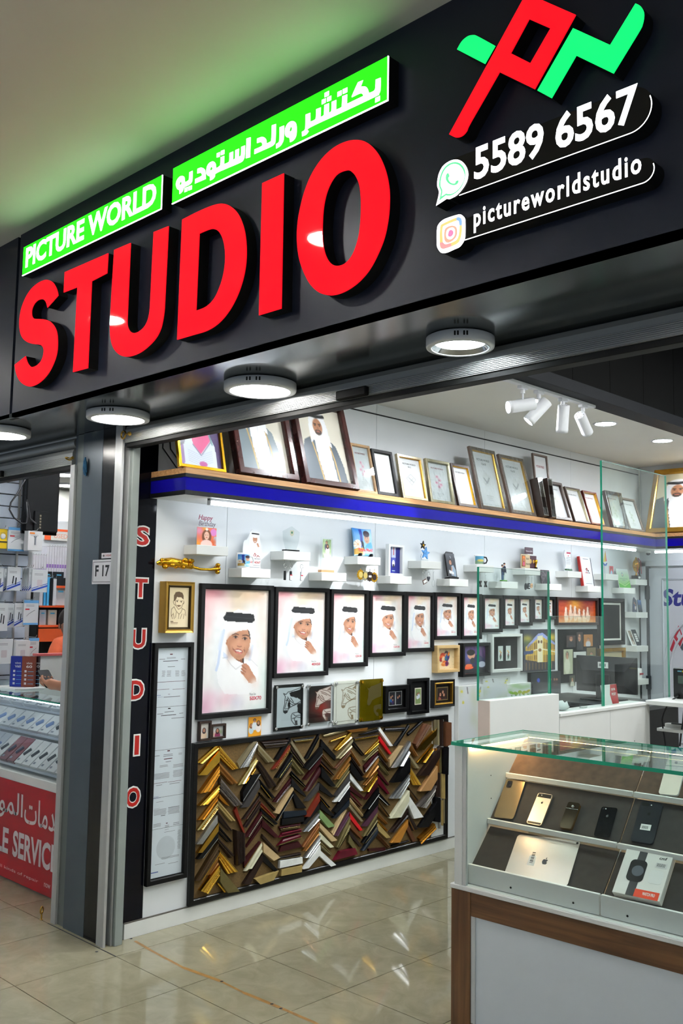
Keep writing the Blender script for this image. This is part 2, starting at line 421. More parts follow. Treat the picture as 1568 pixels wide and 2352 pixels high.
# rust streak, drain spots and the dark joint at the threshold
rust = mat('rust stain', (146, 108, 58), .35, var=.25, vs=30)
mbk = MB(); P = [oZ(*p, 0.0006) for p in ((310, 2161), (345, 2182), (420, 2222), (508, 2254), (560, 2280), (640, 2313), (725, 2350), (800, 2388))]
for a, b_ in zip(P, P[1:]):
    d = (b_ - a).normalized(); n = Vector((-d.y, d.x, 0)) * random.uniform(.006, .013); mbk.quad(a - n, b_ - n, b_ + n, a + n, rust)
mbk.obj('stain', fl)
mb = MB()
for u, v in ((301, 2156), (509, 2254), (624, 2306), (645, 2316), (222, 2186)):
    p = oZ(u, v, .0005); mb.lathe([(.008, 0), (.006, .0008), (0, .001)], darkgap, 8, p)
mb.obj('plugged_hole', fl)
MB().box(-.46, .17, -.004, .002, -.003, .0009, darkgap).obj('threshold_joint', fl)

# ---- photo wall (X = 0) of white panels, its black name strip, baseboard
wl = structure(MB().box(-.09, -.004, .10, 5.7, 0, ZC + .3, darkgap).obj('wall_left'))
ys = [.256, .725, 1.946, 3.143, 4.362, YB]
for a, b_ in zip(ys, ys[1:]):
    for z0, z1 in ((.075, 2.888), (2.896, ZC)):
        MB().box(-.004, 0, a + .0012, b_ - .0012, z0 + .001, z1 - .001, wallw, .0008).obj('panel', wl)
navy = mat('glossy black navy strip', (8, 9, 18), .12, var=.05, spec=.25)
strip_ = MB().box(-.004, .002, .107, .254, .078, 2.86, navy).obj('name_strip', wl)
vinr = mat('red vinyl', (178, 30, 22), .35); vinw = mat('white vinyl', (226, 226, 222), .35)
zs = [oX(335, v).z for v in (1232, 1351, 1467, 1583, 1709, 1826)]
for ch, z in zip('STUDIO', zs):
    mb = MB(); wd = {'I': .026, 'T': .082}.get(ch, .08); h = .094; yc = .174 if ch != 'I' else .186
    V, F, asp = text2d(ch, .0)
    for (bd, m, z_, ex) in ((.075, vinw, .0026, .016), (.03, vinr, .0032, 0)):
        put_text(mb, ch, yc - (wd + ex) / 2, z - (h + ex) / 2, h + ex, z_, m, wd + ex, bold=bd)
    mb.xf(WALL); mb.obj('letter_' + ch.lower(), strip_, f'red letter {ch} with white outline')
bb = structure(MB().box(0, .013, .145, YB, 0, .073, mat('white marble skirting', (218, 220, 216), .2, var=.05, vs=4), .001).obj('baseboard_left'))
MB().box(0, .0135, .146, YB, .0735, .0765, mat('skirting joint', (84, 80, 74), .7)).obj('joint', bb)

# ---- back wall with arched door
wbk = structure(MB().box(-.1, 6.2, YB, YB + .1, 0, ZC + .3, wallw).obj('wall_back'))
MB().box(-.0, 1.15, YB - .006, YB, 2.30, 2.888, wallw, .001).obj('panel', wbk)
MB().box(-.0, 1.15, YB - .006, YB, 2.896, ZC, wallw, .001).obj('panel', wbk)
# ---- shop ceiling, bulkhead
structure(MB().box(-.1, 1.03, .1, 5.7, ZC, ZC + .06, mat('white ceiling', (232, 232, 226), .7, var=.02, vs=2)).obj('ceiling'))
slate = mat('slate board', (27, 29, 34), .6, spec=.2); blk = mat('black bulkhead board', (6, 6, 6), .7, var=.15, spec=.1)
bh = structure(MB().box(1.03, 1.18, .12, 5.6, 2.95, 3.02, slate).obj('wall_bulkhead'))
for i in range(12):
    a = .12 + i * .456; MB().box(1.165, 1.18, a + .002, a + .454, 3.02, 3.6, blk).obj('panel', bh)
structure(MB().box(1.1, 6.3, .1, 5.7, 3.6, 3.66, blackm).obj('ceiling_dark'))
structure(MB().box(6.2, 6.3, .1, 5.7, 0, 3.6, wallw).obj('wall_right'))
# ---- pillar between the two shops
pg = mat('blue grey painted steel', (74, 84, 92), .38, .3, var=.05, vs=3); pdk = mat('dark brown steel', (28, 27, 26), .22, .4)
pil = structure(MB().box(-.45, -.01, .035, .2, 0, ZS, pg).obj('wall_pillar'))
MB().box(-.345, -.152, .018, .035, 0, ZS, pg, .001).obj('panel', pil)
MB().box(-.151, -.022, .019, .035, 0, ZS, pdk, .001).obj('panel', pil)
for x0, x1, nm in ((-.46, -.352, 'guide'), (-.022, .04, 'guide')):
    mb = MB(); w_ = x1 - x0
    if x0 < -.1: mb.box(x0, x0 + .045, .012, .06, 0, ZS - .16, alu, .001); mb.box(x0 + .045, x1, .026, .06, 0, ZS, mat('grey channel', (108, 114, 112), .4, .5), .001)
    else:
        mb.box(x0, x1, .010, .018, 0, ZS, alu, .001); mb.box(x0, x0 + .006, .018, .06, 0, ZS, alu); mb.box(x0, x1, .052, .06, 0, ZS - .1, alu)
        mb.box(x1 - .02, x1, .018, .024, 0, ZS, alu)
    mb.obj(nm, pil, 'bare aluminium shutter guide')
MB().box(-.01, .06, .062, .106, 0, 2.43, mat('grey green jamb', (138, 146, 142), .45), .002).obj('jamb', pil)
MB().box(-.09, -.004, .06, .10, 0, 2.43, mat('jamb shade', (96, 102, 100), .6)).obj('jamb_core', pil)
# ---- sign fascia, soffit, mall ceiling
fas = mat('graphite composite panel', (33, 38, 55), .36, .2, var=.04, vs=2, spec=.4)
fw = structure(MB().box(-.228, 6, YF, YF + .02, ZS, 3.5, fas).obj('wall_fascia'))
MB().box(-3.2, -.262, YF + .004, YF + .024, ZS + .002, 3.5, fas).obj('panel', fw)
MB().box(-.30, -.22, YF + .024, YF + .04, ZS, 3.5, blackm).obj('seam', fw)
sof = mat('polished graphite soffit', (72, 77, 78), .15, .5, var=.04, vs=3)
so = structure(MB().box(-.228, 6, YF, .076, ZS, ZS + .02, sof).obj('ceiling_soffit'))
MB().box(-3.2, -.232, YF + .004, .076, ZS + .001, ZS + .021, sof).obj('panel', so)
structure(MB().box(-5, 8, -6, YF + .02, 3.45, 3.55, mat('mall ceiling', (218, 218, 214), .75, var=.03, vs=1.5)).obj('ceiling_mall'))
# ---- back of fascia box so no light leaks
structure(MB().box(-3.2, 6, .10, .12, 2.55, 3.6, blackm).obj('wall_header'))

# ---- roller shutters: ribbed bottom bar, slat curtain, lock, lifting ring
alub = mat('satin aluminium bar', (166, 168, 168), .42, .4, var=.05, vs=40, stretch=(.02, 1, 1), spec=.4)
rub = mat('black rubber', (16, 16, 16), .7)
def shutter(x0, x1, z, label):
    t = thing('roller_shutter', label, 'shutter', (x0, .048, z))
    L = x1 - x0; mb = MB(); pr = [(.07, .10), (.05, .10), (.012, .085), (.004, .066), (.004, .046)]
    for k in range(7): pr += [(.0, .044 - k * .006), (.0, .041 - k * .006), (.004, .0405 - k * .006), (.004, .0395 - k * .006)]
    pr += [(.002, 0), (.05, 0)]
    vs = [(x, y - .03, h) for y, h in pr for x in (0, L)]
    mb.add(vs, [(2 * k, 2 * k + 1, 2 * k + 3, 2 * k + 2) for k in range(len(pr) - 1)], alub)
    mb.add([(0, y - .03, h) for y, h in pr], [tuple(range(len(pr)))], alub); mb.add([(L, y - .03, h) for y, h in pr], [tuple(range(len(pr)))[::-1]], alub)
    mb.obj('bottom_bar', t)
    MB().box(.005, L - .005, -.022, .03, -.022, 0, rub, .002).obj('rubber_seal', t)
    return t
sh = shutter(.045, 5.5, 2.4355, 'raised ribbed aluminium roller shutter over the photo studio entrance')
MB().box(1.505, 1.665, -.05, -.026, .0, .035, blackm, .004).obj('lock', sh)
sh2 = shutter(-3.1, -.462, 2.3735, 'raised roller shutter over the phone shop left of the pillar')
MB().box(1.64, 1.86, -.05, -.026, .0, .035, blackm, .004).obj('lock', sh2)
for k in range(3): MB().lathe([(.028, 0), (.028, 2.63)], alub, 16, (0, .012 + .012 * k, .125 + .048 * k * .8), 'x').obj('slat', sh2)
def eye_bolt(label, loc, rot, s=1.0):
    t = thing('eye_bolt', label, 'bolt', loc, rot)
    r = .017 * s; pts = [(r + r * math.cos(a), r * math.sin(a), 0) for a in [math.radians(x) for x in range(-170, 175, 15)]]
    MB().tube(pts, .0042 * s, brass, 8).obj('ring', t)
    mb = MB(); mb.tube([(0, 0, 0), (-.028 * s, 0, 0)], .0042 * s, brass, 8); mb.lathe([(.010 * s, -.034 * s), (.010 * s, -.028 * s)], brass, 6, ax='x'); mb.obj('shank', t)
    return t
p = oY(283, 999, -.01); eye_bolt('yellow zinc eye bolt at the end of the studio shutter bar', p + Vector((.02, 0, 0)), RZ(180) @ RX(90), 1.1)
p = oY(160, 1053, -.01); eye_bolt('small eye bolt at the end of the phone shop shutter bar', p + Vector((-.0, 0, 0)), RZ(180) @ RX(20), .9)
p = oZ(95, 2112, 0); eye_bolt('rusty eye bolt standing in the floor before the red counter', p + Vector((0, 0, .03)), RY(-90) @ RX(40), 1.0)
# ---- number plates and rag on the pillar
ply = mat('white enamel plate', (206, 206, 212), .35); ink = mat('black ink', (30, 32, 36), .5)
t = thing('number_plate', 'white shop number plate F 17 on the grey pillar', 'sign', (-.20, .017, 1.73), FRONT)
MB().box(0, .187, 0, .124, 0, .003, ply, .001).obj('plate', t)
mb = MB()
for a in ((.008, .179, .010, .0125), (.008, .179, .1115, .114)): mb.box(a[0], a[1], a[2], a[3], .003, .0034, ink)
for a in ((.008, .0105, .010, .114), (.1765, .179, .010, .114)): mb.box(a[0], a[1], a[2], a[3], .003, .0034, ink)
mb.obj('border', t)
put_text(MB(), 'F 17', .030, .038, .058, .0035, ink, .132, .03).obj('lettering', t)
t = thing('meter_tag', 'small white number tag with 1142645 above the F 17 plate', 'sign', (-.12, .017, 1.86), FRONT)
MB().box(0, .106, 0, .027, 0, .002, ply, .001).obj('plate', t)
put_text(MB(), '1142645', .034, .009, .011, .0024, mat('red ink', (150, 40, 40), .5), .06, .02).obj('lettering', t)
mb = MB(); mb.lathe([(.006, 0), (.006, .0006)], ink, 10, (.022, .0135, .002)); mb.lathe([(.002, 0), (.002, .001)], ink, 8, (.007, .0135, .002)); mb.lathe([(.002, 0), (.002, .001)], ink, 8, (.1, .0135, .002)); mb.obj('emblem', t)
p = oY(195, 1070, .005); t = thing('rag', 'blue twisted rag hanging on the grey pillar', 'rag', p)
ragm = mat('blue cloth', (40, 92, 128), .9, var=.25, vs=60)
mb = MB()
for k in range(4):
    a = k * 1.6; mb.tube([(0, 0, .045), (.005 * math.cos(a), .004 * math.sin(a), .02), (.008 * math.cos(a), .005 * math.sin(a), -.01), (.010 * math.cos(a + .5), .005, -.035 - .006 * k)], [.004, .007, .008, .005], ragm, 6)
mb.obj('cloth', t); MB().tube([(0, .012, .05), (0, 0, .045)], .0015, steel, 6).obj('wire', t)
mb = MB()
# ---- round soffit lamps
whp = mat('white lamp body', (228, 230, 234), .4, var=.01)
def glow(n, c, s): return mat(n, (235, 235, 235), .4, emit=c, es=s, var=0)
lampf = glow('lamp diffuser', (255, 252, 246), L_SOFFIT)
for i, (x, y, lab, kind) in enumerate(((-.56, -.335, 'round white surface lamp at the left end of the soffit', 0), (.292, -.178, 'round white surface lamp above the pillar', 0), (1.252, -.130, 'round white surface lamp in the middle of the soffit', 0), (2.244, -.118, 'round white surface lamp with glass reflector above the counter', 1), (3.25, -.135, 'round white surface lamp at the right end of the soffit', 0))):
    t = thing('soffit_lamp', lab, 'lamp', (x, y, ZS), group='soffit lamps'); R = .146 if kind == 0 else .113
    mb = MB().lathe([(R * .93, -.002), (R, -.006), (R, -.033), (R * .985, -.038), (R * .84, -.040), (R * .82, -.034)], whp, 40, cap=(1, 0))
    mb.obj('body', t)
    if kind == 0: MB().lathe([(R * .82, -.0365), (0, -.0365)], lampf, 40).obj('diffuser', t)
    else:
        MB().lathe([(R * .82, -.037), (R * .74, -.02)], steel, 40, cap=(0, 0)).obj('reflector', t); MB().lathe([(R * .75, -.0205), (0, -.0205)], glow('downlight lamp', (240, 252, 255), L_SOFFIT * 1.1), 40).obj('diffuser', t)
    mb = MB()
    for a in (-62, -57, -47, -42): 
        c, s = math.cos(math.radians(a)), math.sin(math.radians(a)); mb.box(R * c - .002 + .001, R * c + .003, R * s - .002, R * s + .002, -.026, -.012, blackm)
    mb.obj('slot', t)
# ---- staff side of the shop: added fill panels, out of view, to brighten the interior
for i, (x, y) in enumerate(((2.6, .9), (4.2, .9), (2.6, 2.6), (4.2, 2.6), (2.6, 4.4), (4.2, 4.4))):
    t = thing('fill_panel', f'added unseen fill panel on the dark ceiling, {["first", "second", "third"][i // 2]} pair, {["nearer the bulkhead", "nearer the right wall"][i % 2]}', 'lamp', (x, y, 3.6), group='added fill panels')
    MB().box(-.3, .3, -.3, .3, -.05, 0, whp, .004).obj('body', t); MB().box(-.285, .285, -.285, .285, -.054, -.0501, glow('fill panel diffuser', (250, 252, 250), L_FILL)).obj('diffuser', t)
# ---- mall downlights (behind and above the viewer)
for i, x in enumerate((-3.1, -1.13, .88, 2.9, 4.9)):
    for y in (-1.6, -3.4, -5.2):
        if y == -1.6 and x > 1: continue
        t = thing('mall_downlight', f'round mall ceiling downlight, row {["nearest the fascia", "in the middle", "far from the fascia"][[-1.6, -3.4, -5.2].index(y)]}, {["first", "second", "third", "fourth", "fifth"][i]} along', 'lamp', (x, y, 3.45), group='mall ceiling downlights')
        MB().lathe([(.125, 0), (.125, -.006), (.105, -.008), (.1, -.002)], whp, 28, cap=(0, 0)).obj('rim', t); MB().lathe([(.1, -.003), (0, -.003)], glow('mall lamp', (255, 250, 240), L_MALL), 28).obj('diffuser', t)
# ---- shop ceiling: downlights, track with four spots
dlm = glow('shop downlight', (245, 250, 255), L_DOWN)
for i, y in enumerate((.62, 1.55, 2.49, 3.47, 4.36, 5.2)):
    t = thing('ceiling_downlight', ['first', 'second', 'third', 'fourth', 'fifth', 'sixth'][i] + ' recessed downlight in the white ceiling, counted from the entrance', 'lamp', (.81, y, ZC), group='recessed shop downlights')
    MB().lathe([(.088, 0), (.088, -.004), (.072, -.006), (.068, .002)], whp, 28, cap=(0, 0)).obj('rim', t); MB().lathe([(.068, -.0015), (0, -.0015)], dlm, 28).obj('diffuser', t)
t = thing('light_track', 'white light track on the shop ceiling edge', 'track', (1.07, 1.84, 2.95))
MB().box(-.018, .018, 0, 1.0, -.018, 0, whp, .002).obj('rail', t)
MB().tube([(0, 0, -.008), (-.02, -.05, -.01), (-.03, -.09, .004)], .007, steel, 8).obj('feed', t)
for i, (y, d, lab) in enumerate(((2.03, (-.515, -.83, -.19), 'aimed almost level, first on the track'), (2.2, (-.5, -.42, -.72), 'tilted down, second on the track'), (2.47, (-.26, .29, -.92), 'pointing straight down, third on the track'), (2.71, (-.165, .83, -.53), 'turned to the rear, last on the track'))):
    d = Vector(d).normalized(); t = thing('track_spotlight', 'white cylinder spotlight ' + lab, 'spotlight', (1.07, y, 2.932), group='track spotlights')
    mb = MB().box(-.016, .016, -.035, .035, -.02, 0, whp, .003); mb.lathe([(.013, -.02), (.013, -.045)], whp, 16); mb.obj('adapter', t)
    MB().tube([(0, 0, -.045), (0, 0, -.085)], .006, whp, 10).obj('stem', t)
    c = Vector((0, 0, -.115)); q = d.to_track_quat('Z', 'Y').to_matrix().to_4x4(); Mx = Matrix.Translation(c) @ q
    MB().lathe([(.030, -.075), (.036, -.072), (.036, .072), (.037, .073), (.037, .095), (.033, .095), (.031, .085)], whp, 28, cap=(1, 0)).xf(Mx).obj('head', t)
    MB().lathe([(.031, .087), (0, .087)], glow('spot lens', (255, 255, 255), L_SPOT), 20).xf(Mx).obj('lens', t)
    mb = MB()
    for a in range(0, 360, 60): mb.lathe([(.0025, 0), (.0025, .001)], blackm, 6, (.024 * math.cos(math.radians(a)), .024 * math.sin(math.radians(a)), -.0765))
    mb.xf(Mx).obj('rear_screw', t)
    ld = bpy.data.lights.new('spot_beam', 'SPOT'); ld.energy = L_SPOT * (.5, 4.2, 1.2, 1.2)[i]; ld.spot_size = math.radians((60, 52, 60, 60)[i]); ld.spot_blend = .25; ld.shadow_soft_size = .03; ld.color = (.95, .98, 1)
    lo = bpy.data.objects.new('beam', ld); link(lo, t); lo.matrix_local = Mx @ Matrix.Translation((0, 0, .1)) @ RX(180)
# ================================================================ ILLUMINATED SIGNS ON THE FASCIA
YL = YF - .05                                   # front plane of the sign boxes
def T(c, pts, Y=None):
    out = []
    for p in pts:
        q = oY(*px(c, p), YL if Y is None else Y); out.append((q.x, q.z) + tuple(p[2:]))
    return out
redf = mat('red backlit acrylic', (190, 12, 24), .03, emit=(255, 8, 30), es=1.1, var=0)
side = mat('black sign return', (10, 10, 11), .5, var=.1)
gface = mat('green backlit acrylic', (40, 190, 10), .3, emit=(22, 255, 8), es=2.8, var=0)
g2face = mat('mint backlit acrylic', (20, 200, 90), .2, emit=(8, 255, 112), es=1.25, var=0)
wface = mat('white backlit acrylic', (235, 235, 235), .3, emit=(255, 255, 255), es=3.2, var=0)
bface = mat('black sign face', (7, 8, 11), .16, var=.05)
def channel(name, label, loops, face, cat='letter', group=None):
    xs = [p[0] for p in loops[0]]; zs_ = [p[1] for p in loops[0]]; ox, oz = min(xs), min(zs_)
    t = thing(name, label, cat, (ox, YF, oz), FRONT, group)
    L = [[(p[0] - ox, p[1] - oz) for p in l] for l in loops]
    MB().prism(L, 0, .047, side, side).obj('return', t); MB().prism(L, .047, .050, face, face, back=False).obj('face', t)
    return t
S = [(740, 775, 1), (578, 957, 1), (565, 900), (540, 850), (500, 830), (440, 845), (385, 895), (350, 970), (342, 1040), (355, 1100), (390, 1125), (470, 1128), (560, 1140), (630, 1175), (690, 1250), (722, 1340), (732, 1450), (728, 1580), (705, 1700), (655, 1830), (590, 1945), (510, 2040), (420, 2108), (330, 2140), (250, 2125), (180, 2075), (130, 2000), (100, 1900), (87, 1815, 1), (252, 1685, 1), (265, 1740), (290, 1800), (330, 1843), (370, 1845), (430, 1815), (480, 1760), (510, 1690), (522, 1610), (515, 1560), (490, 1525), (450, 1510), (370, 1502), (290, 1480), (220, 1430), (180, 1360), (160, 1260), (158, 1150), (175, 1020), (210, 900), (270, 770), (350, 660), (450, 580), (540, 542), (600, 545), (660, 580), (705, 650), (730, 720)]
channel('sign_letter', 'red backlit letter S at the left end of the STUDIO sign', [smooth(T(cA, S))], redf)
channel('sign_letter', 'red backlit letter T of the STUDIO sign', [T(cA, [(838, 425), (1490, 140), (1473, 440), (1243, 560), (1185, 1865), (962, 1925), (1028, 650), (822, 730)])], redf)
U = [(138, 583, 1), (303, 513, 1), (268, 1300), (272, 1350), (295, 1395), (335, 1415), (385, 1400), (440, 1350), (475, 1280), (493, 1190), (533, 405, 1), (682, 345, 1), (640, 1180), (628, 1270), (605, 1370), (560, 1460), (490, 1540), (400, 1610), (300, 1648), (220, 1645), (160, 1605), (120, 1540), (100, 1450), (95, 1350)]
# straight shafts: drop in mid points so the curve stays straight there
U = [(138, 583, 1), (303, 513, 1), (286, 900), (272, 1220), (269, 1300), (274, 1350), (295, 1395), (335, 1415), (385, 1400), (440, 1350), (475, 1280), (493, 1190), (500, 1080), (516, 740), (533, 405, 1), (682, 345, 1), (662, 760), (645, 1090), (640, 1180), (628, 1270), (605, 1370), (560, 1460), (490, 1540), (400, 1610), (300, 1648), (220, 1645), (160, 1605), (120, 1540), (100, 1450), (96, 1350), (99, 1260), (118, 920)]
channel('sign_letter', 'red backlit letter U of the STUDIO sign', [smooth(T(cB, U))], redf)
D0 = [(818, 280, 1), (940, 217), (1060, 162), (1150, 130), (1220, 120), (1290, 140), (1360, 200), (1410, 290), (1445, 410), (1460, 560), (1455, 720), (1425, 880), (1370, 1040), (1290, 1190), (1190, 1310), (1070, 1390), (920, 1437), (768, 1482, 1)]
D1 = [(990, 420, 1), (1080, 382), (1130, 373), (1180, 395), (1220, 460), (1243, 560), (1248, 680), (1235, 800), (1205, 920), (1155, 1040), (1100, 1115), (1040, 1160), (957, 1192, 1)]
channel('sign_letter', 'red backlit letter D of the STUDIO sign', [smooth(T(cB, D0)), smooth(T(cB, D1))], redf)
channel('sign_letter', 'red backlit letter I of the STUDIO sign', [T(cC, [(100, 510), (328, 405), (302, 1838), (65, 1910)])], redf)
O0 = [(1110, 52), (1200, 75), (1280, 140), (1350, 240), (1410, 390), (1442, 550), (1448, 700), (1435, 880), (1395, 1080), (1330, 1250), (1240, 1420), (1130, 1550), (1010, 1640), (890, 1690), (790, 1695), (690, 1660), (600, 1570), (530, 1430), (485, 1280), (467, 1100), (475, 930), (500, 780), (550, 590), (630, 400), (740, 240), (870, 125), (1000, 65)]
O1 = [(1005, 372), (1060, 400), (1100, 455), (1130, 540), (1143, 660), (1145, 780), (1138, 940), (1118, 1080), (1080, 1210), (1030, 1305), (960, 1370), (880, 1385), (815, 1350), (770, 1270), (745, 1160), (737, 1030), (740, 880), (752, 750), (780, 620), (830, 500), (900, 410)]
channel('sign_letter', 'red backlit letter O at the right end of the STUDIO sign', [smooth(T(cC, O0)), smooth(T(cC, O1))], redf)
# ---- green light boxes
def green_box(label, tl, tr, br, bl):
    q = [oY(*p, YL) for p in (tl, tr, br, bl)]; x0 = (q[0].x + q[3].x) / 2; x1 = (q[1].x + q[2].x) / 2; z0 = (q[2].z + q[3].z) / 2; z1 = (q[0].z + q[1].z) / 2
    t = thing('light_box', label, 'sign', (x0, YF, z0), FRONT, 'green light boxes'); w_, h_ = x1 - x0, z1 - z0
    MB().box(0, w_, 0, h_, 0, .046, side).obj('casing', t)
    MB().box(.0025, w_ - .0025, .003, h_ - .001, .046, .050, gface).obj('face', t)
    mb = MB().box(0, w_, 0, .003, .046, .0505, wface); mb.box(w_ - .0025, w_, .003, h_, .046, .0505, wface); mb.obj('bright_edge', t)
    for k in (.1, .5, .9): MB().lathe([(.004, -.002), (.004, 0)], blackm, 8, (w_ * k, 0, .02), 'y').obj('screw', t)
    return t, x0, z0, w_, h_
t, x0, z0, w_, h_ = green_box('green light box reading PICTURE WORLD in white letters', (54.7, 565.5), (373, 404), (369.5, 483), (50, 632))
a = oY(*px(cD, (80, 1015)), YL); b_ = oY(*px(cD, (97, 805)), YL); e = oY(*px(cD, (1430, 300)), YL)
put_text(MB(), 'PICTURE WORLD', a.x - x0 + .002, a.z - z0, (b_.z - a.z), .0508, wface, e.x - a.x - .004, .034).obj('lettering', t)
t, x0, z0, w_, h_ = green_box('long green light box with white Arabic lettering', (397.6, 384.6), (891.3, 130.3), (890, 232.5), (393.6, 467.9))
AR = [(cE, [[(108, 820), (112, 770), (135, 725), (165, 700), (195, 697), (218, 715), (226, 772), (262, 755), (275, 735), (278, 650, 1), (322, 628, 1), (320, 740), (305, 785), (270, 815), (215, 842), (200, 880), (180, 910), (152, 930, 1), (150, 880), (125, 865)], [(158, 790), (168, 770), (178, 775), (180, 795), (168, 812), (155, 808)]]),
      (cE, [[(383, 605, 1), (430, 588), (470, 605), (488, 640), (492, 735, 1), (350, 795, 1), (355, 735, 1), (437, 695), (438, 670), (425, 655), (382, 665, 1)]]),
      (cE, [[(498, 640), (505, 580), (530, 535), (570, 510), (600, 515), (620, 545), (627, 592), (665, 570), (678, 545), (682, 455, 1), (730, 437, 1), (728, 545, 1), (780, 520), (793, 495), (797, 400, 1), (845, 380, 1), (842, 487, 1), (860, 478), (868, 460), (870, 365, 1), (920, 343, 1), (917, 450, 1), (935, 440), (943, 420), (947, 322, 1), (997, 302, 1), (993, 430), (975, 490), (935, 525), (780, 592), (625, 662), (610, 700), (585, 735), (545, 757, 1), (543, 705), (515, 690), (500, 665)], [(550, 600), (562, 580), (575, 590), (575, 610), (560, 625), (550, 620)]]),
      (cE, [[(1015, 215, 1), (1070, 197, 1), (1062, 455, 1), (1005, 470, 1)]]),
      (cE, [[(1340, 45, 1), (1395, 27, 1), (1388, 240), (1370, 290), (1330, 320), (1220, 370), (1115, 417, 1), (1117, 355, 1), (1205, 315), (1218, 295), (1212, 270), (1190, 262), (1150, 275, 1), (1150, 215, 1), (1215, 193), (1255, 210), (1272, 240), (1275, 275), (1310, 260), (1333, 230)]]),
      (cE, [[(1440, 70, 1), (1500, 47, 1), (1495, 210), (1478, 270), (1445, 315), (1395, 345, 1), (1395, 285, 1), (1425, 265), (1437, 225)]]),
      (cF, [[(180, 970), (185, 910), (215, 855), (260, 828), (300, 838), (320, 880), (320, 975), (305, 1030), (275, 1065), (240, 1082, 1), (233, 1030), (205, 1022), (185, 1000)], [(238, 930), (250, 900), (263, 905), (263, 930), (250, 952), (238, 948)]]),
      (cF, [[(427, 750, 1), (485, 727, 1), (485, 835, 1), (530, 815), (550, 790), (555, 685, 1), (612, 663, 1), (608, 778, 1), (640, 762), (648, 735), (652, 635, 1), (710, 612, 1), (708, 728, 1), (730, 715), (738, 690), (740, 597, 1), (797, 572, 1), (795, 690, 1), (850, 665), (862, 640), (868, 530, 1), (928, 505, 1), (925, 620, 1), (1122, 525, 1), (1110, 503), (1080, 497), (985, 542, 1), (985, 520), (1050, 375), (1060, 360, 1), (1120, 335, 1), (1090, 415, 1), (1140, 412), (1170, 435), (1190, 490, 1), (1245, 465), (1263, 430), (1268, 330, 1), (1330, 305, 1), (1328, 440), (1310, 500), (1265, 535), (880, 718), (480, 905), (465, 950), (435, 990), (385, 1012, 1), (383, 955, 1), (415, 935), (425, 890)]])]
for q in ([(218, 850), (262, 835), (258, 890), (215, 908)], [(270, 830), (315, 815), (312, 868), (268, 885)], [(632, 405), (675, 388), (672, 448), (630, 460)], [(685, 375), (732, 357), (730, 415), (685, 432)]): AR.append((cE, [[p + (1,) for p in q]]))
for q in ([(655, 490), (710, 463), (708, 520), (655, 545)], [(622, 573), (672, 552), (670, 605), (620, 630)], [(685, 545), (737, 520), (735, 575), (685, 598)], [(810, 480), (862, 455), (860, 515), (808, 538)], [(872, 447), (930, 422), (928, 480), (875, 505)], [(1263, 550), (1322, 522), (1320, 580), (1262, 608)]): AR.append((cF, [[p + (1,) for p in q]]))
mb = MB()
for c, loops in AR: mb.prism([[(p[0] - x0, p[1] - z0) for p in smooth(T(c, l), 4)] for l in loops], .0508, .0508, wface)
mb.obj('lettering', t)
# ---- logo above the phone number
RL = [(614, -53, 1), (985, 110, 1), (677, 668, 1), (413, 540, 1), (300, 738), (190, 930), (165, 985), (130, 1020), (85, 1030), (35, 1007, 1)]
channel('logo_piece', 'red backlit logo stroke with a square loop', [smooth(T(cH, RL)), T(cH, [(635, 142), (795, 212), (645, 473), (497, 398)])], redf, 'sign', 'sign logo')
channel('logo_piece', 'small mint green logo leaf left of the red stroke', [smooth(T(cH, [(95, 370, 1), (130, 310), (175, 272), (215, 263), (250, 272), (380, 343, 1), (303, 478, 1)]))], g2face, 'sign', 'sign logo')
channel('logo_piece', 'mint green backlit zigzag right of the red logo stroke', [smooth(T(cH, [(965, 210, 1), (1243, 337, 1), (1433, 25, 1), (1470, 45), (1493, 85), (1495, 130), (1485, 180), (1465, 225), (1366, 388), (1267, 550, 1), (988, 415, 1), (803, 735, 1), (697, 678, 1)]))], g2face, 'sign', 'sign logo')
# ---- capsules
def capsule(label, tl, tr, bl, xr, icon, txt, tx0, tx1, tb, th, bold, sp=1.0):
    z1 = (oY(*px(cI, tl), YL).z + oY(*px(cI, tr), YL).z) / 2; b0 = oY(*px(cI, bl), YL); z0 = b0.z; x0 = b0.x - .03; x1 = oY(*px(cI, xr), YL).x; h_ = z1 - z0; w_ = x1 - x0; r = h_ / 2
    t = thing('contact_sign', label, 'sign', (x0, YF, z0), FRONT)
    out = [(0, 0), (w_ - r, 0)] + [(w_ - r + r * math.cos(math.radians(a)), r + r * math.sin(math.radians(a))) for a in range(-80, 90, 10)] + [(w_ - r, h_), (0, h_)]
    MB().prism([out], 0, .047, side, side).obj('casing', t); MB().prism([out], .047, .0485, bface, bface).obj('face', t)
    e_ = .0022; arc = [(w_ - r + (r - e_ * .5) * math.cos(math.radians(a)), r + (r - e_ * .5) * math.sin(math.radians(a))) for a in range(-90, 30, 8)]
    inn = [(w_ - r + (r - e_ * 1.7) * math.cos(math.radians(a)), r + (r - e_ * 1.7) * math.sin(math.radians(a))) for a in range(-90, 30, 8)]
    MB().prism([[(.02, e_ * .4)] + arc + inn[::-1] + [(.02, e_ * 1.6)]], .0488, .0488, wface).obj('bright_edge', t)
    A_ = oY(*px(cI, tx0), YL); B_ = oY(*px(cI, tx1), YL)
    put_text(MB(), txt, A_.x - x0, A_.z - z0, th, .0487, wface, B_.x - A_.x, bold, .0012, sp=sp).obj('lettering', t)
    return t, x0, z0
t, x0, z0 = capsule('black capsule sign with white number 5589 6567 and a chat icon', (265, 890), (1300, 507), (300, 1118), (1393, 620), None, '5589 6567', (370, 1038), (1308, 560), 0, .098, .022)
